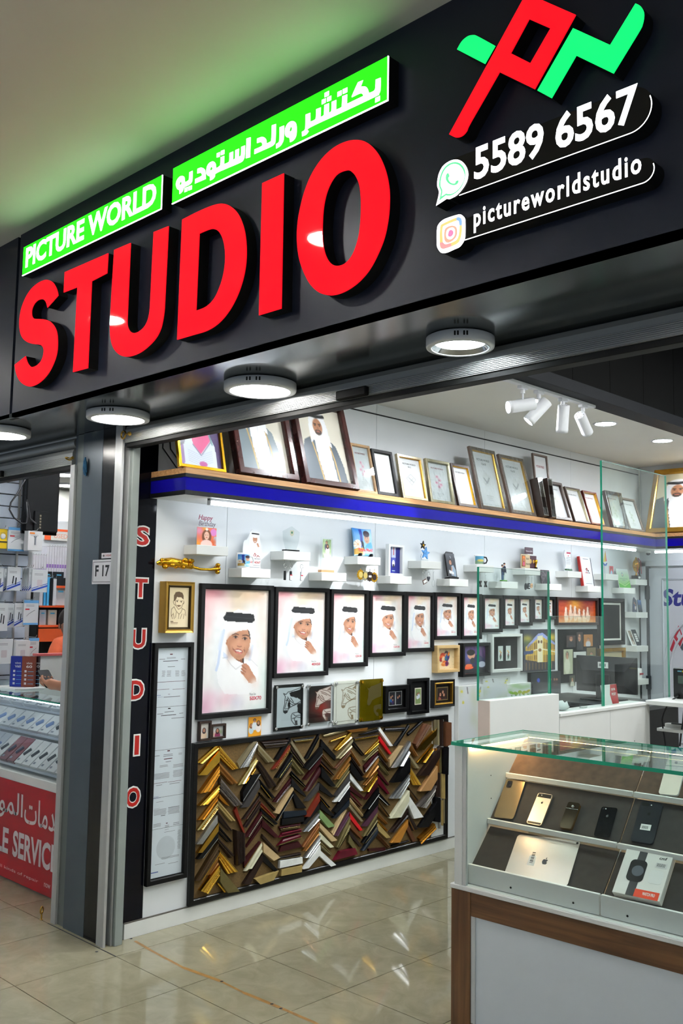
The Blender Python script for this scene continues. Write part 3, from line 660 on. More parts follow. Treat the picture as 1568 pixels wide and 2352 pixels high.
chat = [(100, 1205, 1), (160, 935), (128, 800), (128, 690), (160, 530), (240, 380), (350, 290), (440, 250), (540, 240), (640, 280), (720, 370), (765, 480), (770, 590), (735, 720), (650, 860), (540, 980), (440, 1040), (380, 1063), (325, 1057, 1)]
def GI(pts): return [(p[0] - x0, p[1] - z0) + tuple(p[2:]) for p in T(cG, pts)]
ic = smooth(GI(chat)); mb = MB().prism([ic], 0, .050, side, side); o = mb.obj('icon_casing', t)
MB().prism([ic], .0505, .0505, wface).obj('icon_face', t)
mint = mat('pale mint backlit', (150, 240, 190), .3, emit=(100, 255, 160), es=.85, var=0)
rin = [(165, 1100, 1), (205, 910), (168, 800), (168, 700), (198, 560), (260, 430), (350, 340), (440, 300), (520, 292), (600, 320), (670, 390), (708, 480), (710, 590), (680, 710), (610, 840), (510, 935), (430, 980), (370, 995), (310, 985, 1)]
rin2 = [(218, 1005, 1), (238, 890), (200, 790), (200, 700), (228, 570), (285, 455), (365, 375), (445, 338), (515, 335), (580, 360), (640, 420), (680, 500), (695, 590), (665, 705), (595, 825), (500, 915), (425, 950), (370, 955), (310, 945, 1)]
mb = MB().prism([smooth(GI(rin)), smooth(GI(rin2))], .0508, .0508, mint)
mb.prism([smooth(GI([(355, 520), (385, 585), (360, 625), (375, 680), (420, 725), (490, 735), (515, 690), (560, 672), (575, 690), (550, 745), (500, 772), (430, 770), (360, 735), (312, 670), (302, 600), (320, 545)]))], .0508, .0508, mint)
mb.obj('icon_mark', t)
t, x0, z0 = capsule('slimmer black capsule sign reading pictureworldstudio with a camera icon', (320, 1250), (1350, 905), (330, 1376), (1407, 960), None, 'pictureworldstudio', (368, 1337), (1328, 962), 0, .071, .018, 1.22)
sq = smooth(GI([(118, 1720), (150, 1590), (270, 1480), (530, 1390), (620, 1385), (695, 1450), (712, 1540), (712, 1780), (690, 1920), (600, 2050), (480, 2110), (310, 2180), (200, 2170), (130, 2070), (117, 1980)]))
MB().prism([sq], 0, .050, side, side).obj('icon_casing', t); MB().prism([sq], .0505, .0505, wface).obj('icon_face', t)
def pale(n, c): return mat('backlit ' + n, c, .3, emit=c, es=.8, var=0)
mb = MB()
yo = smooth(GI([(190, 1650), (250, 1570), (540, 1440), (610, 1450), (640, 1500), (640, 1720), (610, 1880), (540, 1990), (300, 2090), (220, 2090), (180, 2010)])); yi = smooth(GI([(240, 1680), (290, 1610), (520, 1515), (570, 1525), (590, 1570), (585, 1720), (560, 1850), (500, 1930), (330, 1995), (270, 1985), (245, 1930)]))
mb.prism([yo, yi], .0508, .0508, pale('pale yellow', (255, 226, 140)))
mb.prism([smooth(GI([(540, 1445), (605, 1450), (638, 1505), (635, 1600), (590, 1600), (575, 1520), (530, 1500)]))], .0511, .0511, pale('pale blue', (150, 196, 255)))
mb.prism([smooth(GI([(180, 1980), (220, 2090), (300, 2090), (420, 2040), (400, 1980), (300, 2000), (245, 1960)]))], .0511, .0511, pale('pale rose', (255, 170, 170)))
po = smooth(GI([(275, 1730), (320, 1650), (430, 1610), (520, 1640), (545, 1740), (520, 1850), (430, 1940), (330, 1970), (275, 1900)])); pi_ = smooth(GI([(312, 1790), (340, 1700), (430, 1655), (490, 1690), (495, 1780), (460, 1860), (390, 1900), (330, 1870)]))
mb.prism([po, pi_], .0508, .0508, pale('pale peach', (255, 186, 160)))
mb.prism([smooth(GI([(352, 1790), (375, 1720), (420, 1698), (460, 1730), (462, 1780), (430, 1830), (385, 1848), (355, 1825)]))], .0508, .0508, pale('pale pink', (255, 140, 190)))
mb.obj('icon_mark', t)
# ================================================================ PRINTED PICTURES (flat ink)
KQ = [(541, 167), (1217, 190), (1192, 1400), (505, 1465)]
def kid_art():
    A = Art(116, 166, (236, 236, 233), homog(KQ)); t = A.t
    def bl(p, rx, ry, c, a): x, y = t(p); A.blob(x, y, rx, ry, c, a)
    for p, rx, ry, c, a in [((620, 200), .2, .09, (224, 120, 132), .8), ((560, 330), .12, .2, (232, 160, 165), .6), ((700, 215), .1, .06, (214, 110, 128), .6), ((760, 300), .25, .16, (240, 205, 200), .6), ((960, 230), .2, .1, (240, 196, 150), .7), ((900, 320), .12, .18, (246, 226, 196), .7), ((1120, 225), .15, .08, (232, 190, 150), .7), ((1150, 420), .1, .3, (242, 214, 200), .6), ((560, 560), .09, .2, (236, 180, 180), .5), ((1180, 700), .06, .2, (240, 222, 208), .6), ((560, 1390), .14, .16, (220, 150, 182), .7), ((620, 1300), .12, .08, (232, 190, 206), .6), ((760, 1320), .16, .1, (228, 176, 192), .6), ((820, 1260), .1, .06, (232, 196, 206), .5), ((890, 1350), .12, .1, (206, 204, 222), .5), ((1180, 1120), .08, .3, (204, 226, 220), .6), ((1150, 1390), .2, .06, (206, 228, 222), .5), ((690, 900), .1, .5, (222, 228, 234), .6)]: bl(p, rx, ry, c, a)
    A.noise(5, 3, 22)
    W_ = (242, 242, 243)
    A.poly([(900, 378), (985, 400), (1050, 480), (1075, 640), (1090, 800), (1075, 920), (1110, 980), (1100, 1180), (1000, 1260), (760, 1260), (690, 1150), (665, 960), (690, 780), (735, 580), (790, 440)], W_, .75)
    A.line([(750, 600), (715, 760), (690, 940), (670, 1010)], .018, (190, 206, 232), .8); A.line([(740, 620), (705, 780)], .03, (212, 222, 240), .6); A.line([(1050, 760), (1020, 900)], .02, (205, 216, 236), .6)
    A.poly([(745, 820), (800, 870), (790, 900), (745, 885)], (205, 218, 240), .8)
    sk = (198, 146, 116)
    A.poly([(850, 870), (965, 860), (962, 945), (930, 930), (880, 905)], (128, 80, 58)); A.poly([(945, 885), (965, 880), (960, 940), (945, 925)], (40, 30, 28))
    A.poly([(770, 742), (776, 700), (800, 668), (835, 640), (905, 606), (1000, 590), (1022, 630), (1029, 690), (1024, 750), (1008, 800), (985, 845), (955, 885), (912, 905), (865, 890), (828, 855), (803, 810), (788, 765)], sk)
    A.poly([(1000, 590), (1020, 610), (1030, 690), (1022, 690), (1014, 640)], (45, 34, 30)); A.poly([(770, 742), (778, 698), (792, 690), (790, 740)], (170, 114, 86))
    bl((960, 760), .06, .1, (212, 156, 124), .7); bl((850, 760), .07, .09, (216, 162, 132), .7); bl((830, 690), .06, .06, (168, 112, 84), .5); bl((920, 640), .12, .04, (170, 116, 88), .5); bl((1000, 830), .05, .06, (150, 98, 74), .6); bl((830, 830), .04, .06, (160, 106, 80), .5)
    A.line([(840, 645), (870, 633), (903, 641)], .007, (74, 50, 42), .85); A.line([(948, 652), (985, 646), (1012, 659)], .007, (74, 50, 42), .85); bl((800, 800), .03, .12, (150, 100, 78), .5); bl((905, 720), .03, .07, (214, 162, 134), .6); bl((905, 870), .07, .03, (170, 116, 90), .6)
    for cx, cy in ((872, 668), (970, 684)):
        x, y = t((cx, cy)); A.ell(x, y, .031, .014, (196, 180, 172), 6); A.ell(x + .002, y, .018, .018, (34, 24, 22), 0); A.blob(x, y + .012, .05, .02, (160, 104, 80), .35); A.line([(cx - 26, cy - 2), (cx, cy - 15), (cx + 24, cy)], .004, (50, 34, 30))
    x, y = t((912, 752)); A.blob(x, y, .045, .03, (206, 146, 118), .8); A.line([(892, 762), (912, 768), (935, 764)], .005, (120, 74, 58), .8)
    x, y = t((905, 815)); A.ell(x, y, .066, .03, (162, 84, 78), 10); A.ell(x, y - .004, .052, .010, (226, 218, 210), 10); A.ell(x + .004, y + .013, .044, .011, (208, 124, 118), 10); A.line([(838, 770), (846, 800), (858, 815)], .004, (160, 106, 82), .7); A.line([(965, 775), (972, 805), (965, 825)], .004, (150, 98, 76), .7)
    A.line([(845, 790), (858, 800)], .006, (130, 80, 64)); A.line([(960, 800), (968, 812)], .006, (130, 80, 64))
    A.poly([(770, 420), (775, 405), (1060, 430), (1068, 455), (1075, 492), (1050, 520), (900, 512), (760, 500), (745, 480), (743, 462), (758, 445)], (40, 40, 43)); A.line([(760, 452), (1060, 478)], .004, (58, 58, 62))
    A.poly([(938, 962), (955, 942), (990, 944), (1018, 972), (1042, 1020), (1085, 1085), (1092, 1130), (1050, 1150), (1012, 1140), (985, 1100), (950, 1060), (927, 1040), (926, 1018), (945, 1022), (928, 996), (940, 985)], (188, 132, 104)); bl((1075, 1150), .07, .06, (236, 226, 220), .95); bl((1000, 1060), .05, .06, (208, 156, 128), .6)
    A.line([(940, 965), (985, 1000)], .004, (140, 90, 70)); A.line([(932, 998), (980, 1030)], .004, (140, 90, 70)); A.line([(930, 1020), (965, 1052)], .004, (140, 90, 70))
    A.line([(740, 885), (790, 876)], .003, (170, 165, 170), .8); A.line([(785, 895), (825, 955), (876, 1002), (940, 955)], .003, (176, 172, 176), .8); A.line([(968, 885), (1040, 905), (1105, 970)], .003, (200, 196, 198), .8)
    return A.mesh('boy_portrait', PRINTG)
ART_KID = kid_art()
def face(A, x, y, r, skin=(196, 142, 112), hair=(40, 28, 24), long=False, scarf=None):
    """small head: x,y centre, r radius in widths"""
    a = 1 / A.asp
    if long: A.ell(x, y + r * .5 * a, r * 1.35, r * 1.7, hair)
    if scarf: A.ell(x, y + r * .1 * a, r * 1.45, r * 1.6, scarf)
    else: A.ell(x, y - r * .25 * a, r * 1.08, r * 1.15, hair)
    A.ell(x, y + r * .15 * a, r * .82, r * 1.05, skin)
    if r > .06:
        for s in (-1, 1): A.ell(x + s * r * .34, y + r * .02 * a, r * .13, r * .09, (40, 28, 26)); A.line([(x + s * r * .2, y - r * .2 * a), (x + s * r * .5, y - r * .17 * a)], r * .05, (50, 34, 30))
        A.ell(x, y + r * .62 * a, r * .3, r * .09, (150, 70, 66)); A.ell(x, y + r * .32 * a, r * .1, r * .08, (170, 116, 90))
def sketch_boy():
    A = Art(64, 108, (222, 206, 170), homog([(200, 150), (420, 165), (405, 580), (182, 580)])); A.blob(.5, .1, .6, .3, (206, 186, 140), .5); k = (84, 60, 36)
    A.poly([(245, 300), (248, 240), (270, 205), (310, 200), (345, 215), (360, 245), (358, 290), (335, 262), (285, 258), (262, 300)], (92, 70, 44))
    A.poly([(262, 300), (285, 258), (335, 262), (358, 290), (350, 340), (325, 378), (300, 390), (275, 370)], (226, 208, 172))
    for l in ([(245, 295), (240, 310), (250, 335), (262, 345)], [(262, 300), (270, 350), (300, 390), (335, 372), (356, 320)], [(360, 300), (365, 320), (355, 335)], [(272, 298), (300, 292)], [(320, 302), (348, 300)], [(278, 345), (302, 362), (330, 350)], [(220, 385), (215, 440), (230, 490)], [(250, 360), (220, 385)], [(250, 362), (275, 410), (305, 440)], [(340, 380), (375, 400), (382, 460)], [(345, 385), (330, 420), (310, 440)], [(240, 430), (250, 490)], [(365, 440), (355, 490)], [(275, 420), (265, 480)], [(340, 440), (320, 490)], [(305, 440), (300, 490)], [(215, 460), (235, 440)]): A.line(l, .010, k)
    for p in ((287, 306), (333, 312)): x, y = A.t(p); A.ell(x, y, .035, .02, (60, 40, 26))
    x, y = A.t((305, 352)); A.ell(x, y, .1, .03, (110, 80, 52)); A.line([(210, 520), (235, 520)], .018, k); A.line([(210, 533), (290, 535)], .012, (110, 80, 50)); A.line([(208, 545), (285, 547)], .006, (140, 110, 76))
    return A.mesh('burnt_portrait')
def robe_man(cx=.5, top=.12, cloak=(88, 98, 104), bg=((226, 220, 204), (190, 186, 172)), head=True, beard=(60, 50, 46)):
    A = Art(72, 92); A.grad(*bg)
    A.poly([(cx - .48, 1), (cx - .44, .62), (cx - .34, .46), (cx - .12, .38), (cx + .14, .38), (cx + .34, .5), (cx + .44, .75), (cx + .48, 1)], cloak); A.line([(cx - .2, .42), (cx - .12, .7), (cx - .06, 1)], .013, (196, 160, 96)); A.line([(cx + .18, .44), (cx + .26, .7), (cx + .3, 1)], .013, (196, 160, 96))
    A.poly([(cx - .13, .36), (cx + .15, .36), (cx + .2, .55), (cx + .25, 1), (cx - .03, 1), (cx - .1, .7)], (238, 238, 240)); A.line([(cx + .04, .42), (cx + .09, 1)], .004, (214, 214, 218))
    A.poly([(cx - .16, top + .02), (cx + .16, top + .02), (cx + .22, top + .2), (cx + .25, .52), (cx + .1, .46), (cx + .04, .36), (cx - .1, .42), (cx - .2, .5), (cx - .2, top + .2)], (236, 237, 240)); A.ell(cx, top + .05, .165, .1, (238, 238, 240))
    A.ell(cx, top + .19, .105, .145, (172, 122, 92)); A.ell(cx, top + .265, .075, .05, beard); A.ell(cx, top + .258, .045, .016, (150, 90, 76))
    for s in (-1, 1): A.line([(cx + s * .03, top + .155), (cx + s * .075, top + .15)], .01, (40, 32, 28)); A.ell(cx + s * .05, top + .175, .017, .011, (34, 26, 24))
    A.ell(cx, top + .21, .022, .03, (150, 102, 76)); A.line([(cx - .17, top + .04), (cx, top + .055), (cx + .17, top + .04)], .024, (34, 36, 40)); A.line([(cx - .17, top + .02), (cx, top + .03), (cx + .17, top + .02)], .008, (60, 62, 66))
    return A.mesh('portrait_of_man', PRINTG)
def girl_art():
    A = Art(70, 90, (90, 70, 120)); A.grad((70, 50, 100), (150, 120, 170)); A.poly([(.7, 0), (1, 0), (1, 1), (.8, 1)], (58, 40, 86))
    A.poly([(.1, 1), (.12, .6), (.25, .48), (.75, .5), (.88, .7), (.9, 1)], (206, 216, 226)); A.poly([(0, .45), (.2, .5), (.14, .7), (0, .75)], (50, 46, 70)); A.ell(.5, .26, .2, .24, (200, 150, 130)); A.ell(.5, .36, .07, .03, (170, 90, 96))
    A.poly([(.26, .44), (.5, .56), (.78, .47), (.78, .62), (.52, .82), (.34, .68)], (206, 84, 132)); A.line([(.34, .7), (.52, .84), (.8, .62)], .008, (80, 60, 100)); A.line([(.74, .48), (.82, .66)], .018, (110, 150, 150))
    for i in range(6): A.line([(.2, .78 + .03 * i), (.5, .84 + .03 * i), (.8, .76 + .03 * i)], .004, (170, 176, 200))
    A.ell(.55, .96, .1, .05, (180, 90, 150)); return A.mesh('girl_portrait', PRINTG)
def cert(kind=0, tint=(204, 208, 210)):
    A = Art(40, 56, tint); g = (150, 154, 156)
    for r_, b_ in (((.08, .05), (.92, .95)),): 
        for l in ([(r_[0], r_[1]), (b_[0], r_[1]), (b_[0], b_[1]), (r_[0], b_[1]), (r_[0], r_[1])],): A.line(l, .004, (188, 190, 190), .8)
    if kind == 0:
        A.line([(.5, .4), (.72, .52), (.5, .68), (.28, .52), (.5, .4)], .006, (130, 132, 134)); A.line([(.4, .5), (.6, .6)], .02, g); A.line([(.6, .5), (.42, .6)], .012, g)
    elif kind == 1:
        for p in ((.45, .36), (.55, .44), (.4, .52), (.5, .62), (.6, .56)): A.ell(p[0], p[1], .09, .06, (216, 170, 186)); A.ell(p[0], p[1], .03, .03, (170, 100, 120))
        A.line([(.5, .4), (.46, .75)], .01, (160, 140, 140))
    elif kind == 2:
        for i in range(7): a = i * .9; A.ell(.5 + .1 * math.cos(a), .5 + .09 * math.sin(a), .11, .06, (196, 200, 200)); 
        A.line([(.38, .48), (.5, .56), (.64, .46)], .02, (120, 122, 124)); A.line([(.42, .58), (.58, .5)], .012, (130, 132, 134))
    else:
        A.line([(.5, .35), (.46, .5), (.54, .62), (.48, .78)], .012, (150, 160, 140)); 
        for p in ((.44, .42), (.57, .5), (.44, .6), (.56, .68)): A.ell(p[0], p[1], .06, .05, (176, 184, 168))
    for i, y in enumerate((.80, .835, .87)): A.line([(.34 + .03 * i, y), (.66 - .03 * i, y)], .006, (170, 172, 174))
    return A.mesh('frame_insert', PRINTG)
CERTS = [cert(i) for i in range(4)]
def horse(bg, ink, fillc=None, red=False, dark=None):
    """traced from crop (620,1550,5.6); third panel quad"""
    A = Art(58, 96, bg, homog([(858, 115), (1108, 100), (1103, 550), (858, 578)]))
    if red:
        A.blob(.55, .62, .5, .5, (168, 40, 26), .9); A.blob(.25, .8, .3, .2, (30, 18, 14), .6)
    body = [(925, 178), (950, 190), (975, 160), (1010, 150), (1060, 130), (1108, 110), (1108, 290), (1075, 300), (1030, 320), (990, 345), (975, 370), (965, 400), (945, 412), (928, 395), (928, 350), (940, 300), (940, 260), (945, 215)]
    leg = [(1108, 390), (1060, 398), (1020, 410), (1008, 440), (1012, 490), (1030, 520), (1050, 545), (1072, 540), (1066, 500), (1045, 495), (1040, 470), (1060, 450), (1108, 460)]
    if fillc: A.poly(body, fillc); A.poly(leg, fillc)
    if dark:
        A.poly([(985, 170), (1108, 130), (1108, 260), (1070, 230), (1030, 220), (1000, 215)], dark); A.poly([(970, 300), (990, 250), (1000, 330), (975, 350)], dark); A.poly([(1070, 310), (1108, 300), (1108, 420), (1075, 400)], dark)
    for l in (body + body[:1], leg + leg[:1], [(968, 220), (1000, 270), (1040, 300), (1100, 300)], [(960, 240), (1000, 300), (1040, 320)], [(970, 240), (940, 350)], [(990, 180), (1040, 200), (1100, 240)], [(1010, 160), (1080, 180), (1108, 210)], [(1000, 200), (1060, 230)], [(1000, 230), (1030, 280)], [(980, 350), (1060, 300), (1105, 270)], [(1030, 420), (1050, 440), (1100, 430)], [(1020, 470), (1050, 460)], [(940, 360), (975, 355)]): A.line(l, .012, ink)
    A.poly([(930, 375), (965, 372), (965, 400), (945, 412), (930, 398)], ink, .8); A.poly([(1030, 190), (1108, 120), (1108, 170), (1060, 165)], ink, .7); A.poly([(1045, 495), (1070, 490), (1072, 540), (1050, 545)], ink, .7)
    x, y = A.t((955, 258)); A.ell(x, y, .03, .02, ink); return A
def people(bg, figs, nx=36, ny=44, bgf=None):
    A = Art(nx, ny, bg)
    if bgf: bgf(A)
    for (x, y, r, cl, hair, lg) in figs:
        A.ell(x, y + r * 3.3 / A.asp, r * 1.9, r * 2.6, cl); face(A, x, y, r, hair=hair, long=lg)
    return A.mesh('small_photo', PRINTG)
def watercolor_couple():
    A = Art(60, 66, (224, 204, 162))
    for x, y, rx, ry, c in [(.38, .35, .14, .16, (190, 60, 30)), (.33, .45, .13, .14, (214, 90, 34)), (.3, .55, .09, .1, (150, 36, 40)), (.42, .5, .08, .14, (236, 190, 150)), (.58, .22, .1, .11, (60, 40, 50)), (.55, .3, .06, .08, (214, 150, 110)), (.62, .45, .12, .2, (40, 90, 150)), (.66, .5, .06, .2, (60, 40, 110)), (.5, .7, .14, .12, (220, 110, 50)), (.6, .75, .1, .14, (110, 40, 90)), (.42, .78, .12, .1, (216, 130, 60)), (.7, .28, .05, .12, (236, 140, 40)), (.56, .52, .07, .04, (70, 140, 120))]: A.ell(x, y, rx, ry, c, 20, .3)
    A.noise(26, 8, 16); A.c = np.where((A.c.sum(-1) > 560)[..., None], np.array((224., 204, 162)), A.c); return A.mesh('colour_splash_couple')
def boy_study():
    A = Art(62, 66); A.grad((96, 60, 130), (20, 20, 30)); 
    for i in range(6): A.poly([(.1 + .15 * i, 0), (.2 + .15 * i, 0), (.1 + .2 * i, .5), (.0 + .2 * i, .5)], (150, 70, 150), .35)
    A.blob(.3, .35, .3, .3, (90, 120, 190), .6); A.poly([(.45, .4), (.7, .3), (.95, .5), (1, .8), (.5, .75), (.45, .6)], (26, 36, 78)); A.ell(.4, .33, .16, .17, (200, 150, 120)); A.ell(.38, .24, .17, .12, (24, 20, 22)); A.ell(.45, .55, .1, .12, (40, 46, 50)); A.ell(.85, .7, .16, .12, (186, 190, 210)); A.ell(.25, .8, .24, .07, (226, 90, 40)); A.ell(.3, .72, .14, .06, (220, 110, 60)); A.rect(0, .88, 1, 1, (20, 20, 24))
    return A.mesh('boy_at_desk_picture', PRINTG)
def building():
    A = Art(72, 92); A.grad((20, 24, 44), (30, 34, 60)); A.blob(.12, .22, .15, .12, (220, 190, 40), .9); A.blob(.9, .2, .15, .14, (230, 200, 50), .9); A.blob(.1, .35, .1, .2, (80, 110, 50), .6)
    A.poly([(.06, .42), (.45, .12), (.58, .1), (1, .36), (1, .78), (.58, .8), (.06, .72)], (226, 186, 70)); A.poly([(.12, .38), (.45, .1), (.6, .08), (1, .34), (1, .4), (.6, .18), (.45, .2), (.12, .45)], (150, 160, 220)); A.poly([(.43, .16), (.6, .14), (.6, .8), (.43, .8)], (236, 226, 190))
    for i in range(6): A.line([(.1 + .06 * i, .44 - .03 * i), (.1 + .06 * i, .72)], .007, (120, 80, 30)); A.line([(.65 + .06 * i, .22 + .03 * i), (.65 + .06 * i, .78)], .007, (120, 80, 30))
    for r_ in (.3, .62):
        for i in range(11): x = .1 + .03 * i; A.rect(x, r_ + .16 * (.45 - x) * (1 if r_ < .5 else .2), x + .014, r_ + .16 + .1 * (.45 - x), (96, 60, 22), .8); x = .63 + .034 * i; A.rect(x, r_ + .2 * (x - .6) * (1 if r_ < .5 else .2), x + .016, r_ + .16 + .1 * (x - .6), (96, 60, 22), .8)
    A.line([(.06, .56), (.44, .48), (.6, .48), (1, .56)], .014, (240, 236, 220)); A.ell(.47, .3, .03, .05, (110, 70, 24)); A.ell(.56, .3, .03, .05, (110, 70, 24)); A.ell(.51, .5, .05, .05, (140, 90, 30)); A.poly([(0, .52), (.3, .5), (.3, .58), (0, .6)], (40, 60, 110))
    A.poly([(0, .78), (1, .82), (1, 1), (0, 1)], (40, 34, 44)); 
    for i in range(9): A.line([(.08 + .1 * i, .8), (.08 + .1 * i, .96)], .012, (190, 140, 60), .6)
    return A.mesh('lit_building_picture', PRINTG)
def red_horses():
    A = Art(76, 44); A.grad((150, 36, 12), (214, 120, 50)); A.blob(.45, .15, .2, .2, (250, 190, 60), .9); A.blob(.1, .4, .3, .3, (190, 60, 20), .5)
    for i, x in enumerate((.24, .36, .47, .58, .7, .8)):
        y = .42 - .1 * math.sin(i * 1.3); A.ell(x, y + .3, .055, .16, (226, 200, 180)); A.ell(x - .01, y + .02, .026, .08, (236, 216, 200)); A.line([(x + .02, y), (x + .035, y + .25)], .012, (140, 70, 40)); A.line([(x - .02, .85), (x - .03, 1)], .01, (220, 190, 170))
    A.blob(.5, 1, .5, .12, (240, 210, 160), .8); A.noise(16, 5, 20); return A.mesh('running_horses_picture', PRINTG)
def blossom(seed=2, green=False):
    A = Art(40, 70, (206, 210, 212)); A.blob(.5, .5, .5, .6, (190, 196, 202), .6); R_ = random.Random(seed)
    for i in range(6): A.blob(R_.random(), R_.random(), .16, .26, (178, 188, 150) if not green else (110, 165, 70), .4)
    if green:
        for i in range(5): A.ell(.15 + .16 * i, .55 + .05 * (i % 2), .08, .2, (120 + 14 * i, 170, 40), 10 * i - 20); A.line([(.15 + .16 * i, .7), (.2 + .16 * i, 1)], .02, (70, 130, 40))
    else:
        A.line([(.9, .05), (.8, .2)], .014, (80, 66, 60)); A.line([(.34, .03), (.37, .14)], .014, (60, 50, 50))
        for p in ((.12, .1), (.18, .3), (.86, .12), (.82, .2)): A.ell(p[0], p[1], .05, .05, (206, 200, 90))
    return A.mesh('blossom_picture')
def car_art():
    A = Art(50, 76, (28, 34, 130)); A.grad((26, 30, 120), (24, 34, 140)); A.rect(.27, 0, .64, .4, (190, 198, 220)); A.poly([(.27, .4), (.64, .4), (.6, .6), (.3, .6)], (90, 100, 190)); A.rect(.43, 0, .49, .3, (190, 50, 60)); A.ell(.46, .62, .12, .2, (236, 238, 240)); A.ell(.46, .68, .075, .05, (30, 32, 40)); A.ell(.46, .55, .07, .03, (190, 196, 206)); A.rect(.4, .72, .55, .77, (30, 32, 44)); A.line([(.36, .9), (.58, .9)], .02, (190, 220, 240)); return A.mesh('car_poster')
def bday():
    A = Art(46, 40, (230, 120, 90)); A.blob(.1, .2, .2, .2, (226, 150, 190), .9); A.blob(.4, .05, .12, .1, (230, 170, 60), .9); A.ell(.85, .25, .16, .18, (216, 130, 196)); A.ell(.95, .7, .12, .2, (190, 190, 210)); A.blob(.85, .8, .15, .2, (210, 90, 40), .9); A.blob(.05, .9, .15, .15, (240, 160, 40), .9)
    A.ell(.5, .5, .24, .34, (120, 70, 44)); A.ell(.5, .45, .13, .2, (232, 184, 160)); A.ell(.5, .1, .07, .07, (250, 236, 220)); A.ell(.5, .95, .3, .24, (240, 200, 190)); A.ell(.45, .42, .02, .015, (60, 40, 34)); A.ell(.56, .42, .02, .015, (60, 40, 34)); A.ell(.5, .56, .05, .02, (190, 80, 80)); return A.mesh('birthday_picture', PRINTG)
def pillow_art():
    A = Art(60, 60, (70, 160, 220)); A.grad((60, 140, 220), (190, 220, 220)); A.blob(.8, .25, .3, .4, (206, 236, 240), .8); A.poly([(.25, .05), (.4, .02), (.4, .45), (.3, .8), (.26, .5)], (36, 60, 160)); A.ell(.14, .6, .16, .17, (240, 236, 220)); 
    for i in range(8): a = i * math.pi / 4; A.line([(.14, .6), (.14 + .15 * math.cos(a), .6 + .15 * math.sin(a))], .006, (190, 120, 60))
    A.poly([(.3, .45), (.42, .5), (.45, .8), (.36, .8)], (30, 30, 36)); A.poly([(0, .75), (.4, .72), (.4, .95), (0, .95)], (180, 140, 60)); A.poly([(.45, .75), (.62, .55), (.85, .5), (1, .75), (.95, 1), (.5, 1)], (90, 170, 214)); A.ell(.62, .36, .15, .2, (204, 158, 130)); A.ell(.62, .2, .17, .12, (54, 34, 48))
    for s in (-1, 1): A.ell(.61 + s * .055, .35, .02, .014, (40, 28, 26))
    A.ell(.61, .47, .04, .012, (160, 80, 76)); A.blob(.7, .85, .4, .1, (240, 246, 250), .7); return A.mesh('cushion_picture')
def slate_art():
    A = Art(40, 66, (54, 58, 66)); A.poly([(.4, .95), (.5, .55), (.75, .5), (.95, .7), (.95, 1)], (150, 170, 190)); face(A, .45, .38, .16); A.line([(.5, .12), (.56, .2)], .02, (190, 196, 210)); A.line([(.55, .6), (.48, .75), (.6, .9)], .05, (196, 142, 112)); A.poly([(.2, .72), (.7, .8), (.7, .9), (.2, .86)], (226, 230, 236)); return A.mesh('slate_picture', PRINTG)
def night_photo():
    A = Art(44, 44, (26, 28, 32)); A.ell(.25, .3, .05, .08, (50, 80, 190)); 
    for x in (.65, .78, .86): A.ell(x, .3 + .1 * (x - .6), .03, .05, (150, 100, 80)); A.ell(x, .48, .045, .12, (60, 40, 40))
    A.rect(0, .72, 1, 1, (60, 66, 70)); A.blob(.5, .7, .4, .1, (80, 88, 92), .6); return A.mesh('night_photo')
# ================================================================ PHOTO WALL
# ---- long display shelf with blue fascia round the corner, tube lights under it
SD, Y0 = .30, .215; YI = YB - SD
blue = mat('blue acrylic fascia', (14, 10, 120), .06, var=.05, vs=3, spec=.25); shw = wood_mat('oak veneer edge', (150, 104, 62), (196, 150, 100), (30, 1, 30), .4)
sh_ = thing('display_shelf', 'long display shelf with glossy blue fascia along the photo wall', 'shelf', (0, 0, 2.178))
def lshape(z0, z1, ins, m, name, far=1.12, th=None):
    """L-shaped board: outer line at depth SD-ins from walls"""
    d = SD - ins; mb = MB(); mb.prism([[(0.0, Y0 + ins), (d, Y0 + ins), (d, YB - d), (far, YB - d), (far, YB), (0.0, YB)]], z0, z1, m, m); return mb.obj(name, sh_)
lshape(0, .006, .004, white, 'underside')
def lband(z0, z1, out, m, name, far=1.12):
    d0, d1 = SD - .006, SD + out; mb = MB()
    mb.prism([[(0, Y0 - out), (d1, Y0 - out), (d1, YB - d1), (far, YB - d1), (far, YB - d0), (d0, YB - d0), (d0, Y0 + .006), (0, Y0 + .006)]], z0, z1, m, m); return mb.obj(name, sh_)
lband(0, .022, .004, blackm, 'lower_trim'); lband(.022, .088, .001, blue, 'fascia'); lband(.088, .106, .004, blackm, 'upper_trim')
lshape(.106, .136, .0, shw, 'top_board')
tubem = glow('white tube', (238, 245, 255), L_TUBE)
for i, (a, b_) in enumerate(((.40, 1.52), (1.53, 2.65), (2.66, 3.78), (3.79, 4.99))):
    t = thing('tube_light', ['first', 'second', 'third', 'fourth'][i] + ' white tube light under the long shelf, counted from the entrance', 'lamp', (.25, a, 2.178), group='tube lights under the shelf')
    MB().box(-.012, .012, 0, b_ - a, -.012, 0, whp, .002).obj('holder', t); MB().lathe([(.004, .004), (.011, .006), (.011, b_ - a - .006), (.004, b_ - a - .004)], tubem, 14, (0, 0, -.022), 'y').obj('tube', t)
    MB().box(-.012, .012, 0, .006, -.034, 0, whp).obj('end_cap', t)
t = thing('tube_light', 'white tube light under the shelf on the back wall', 'lamp', (.27, YB - .25, 2.178), group='tube lights under the shelf')
MB().box(0, .84, -.012, .012, -.012, 0, whp).obj('holder', t); MB().lathe([(.011, 0), (.011, .84)], tubem, 14, (0, 0, -.022), 'x').obj('tube', t)
ZT = 2.178 + .136
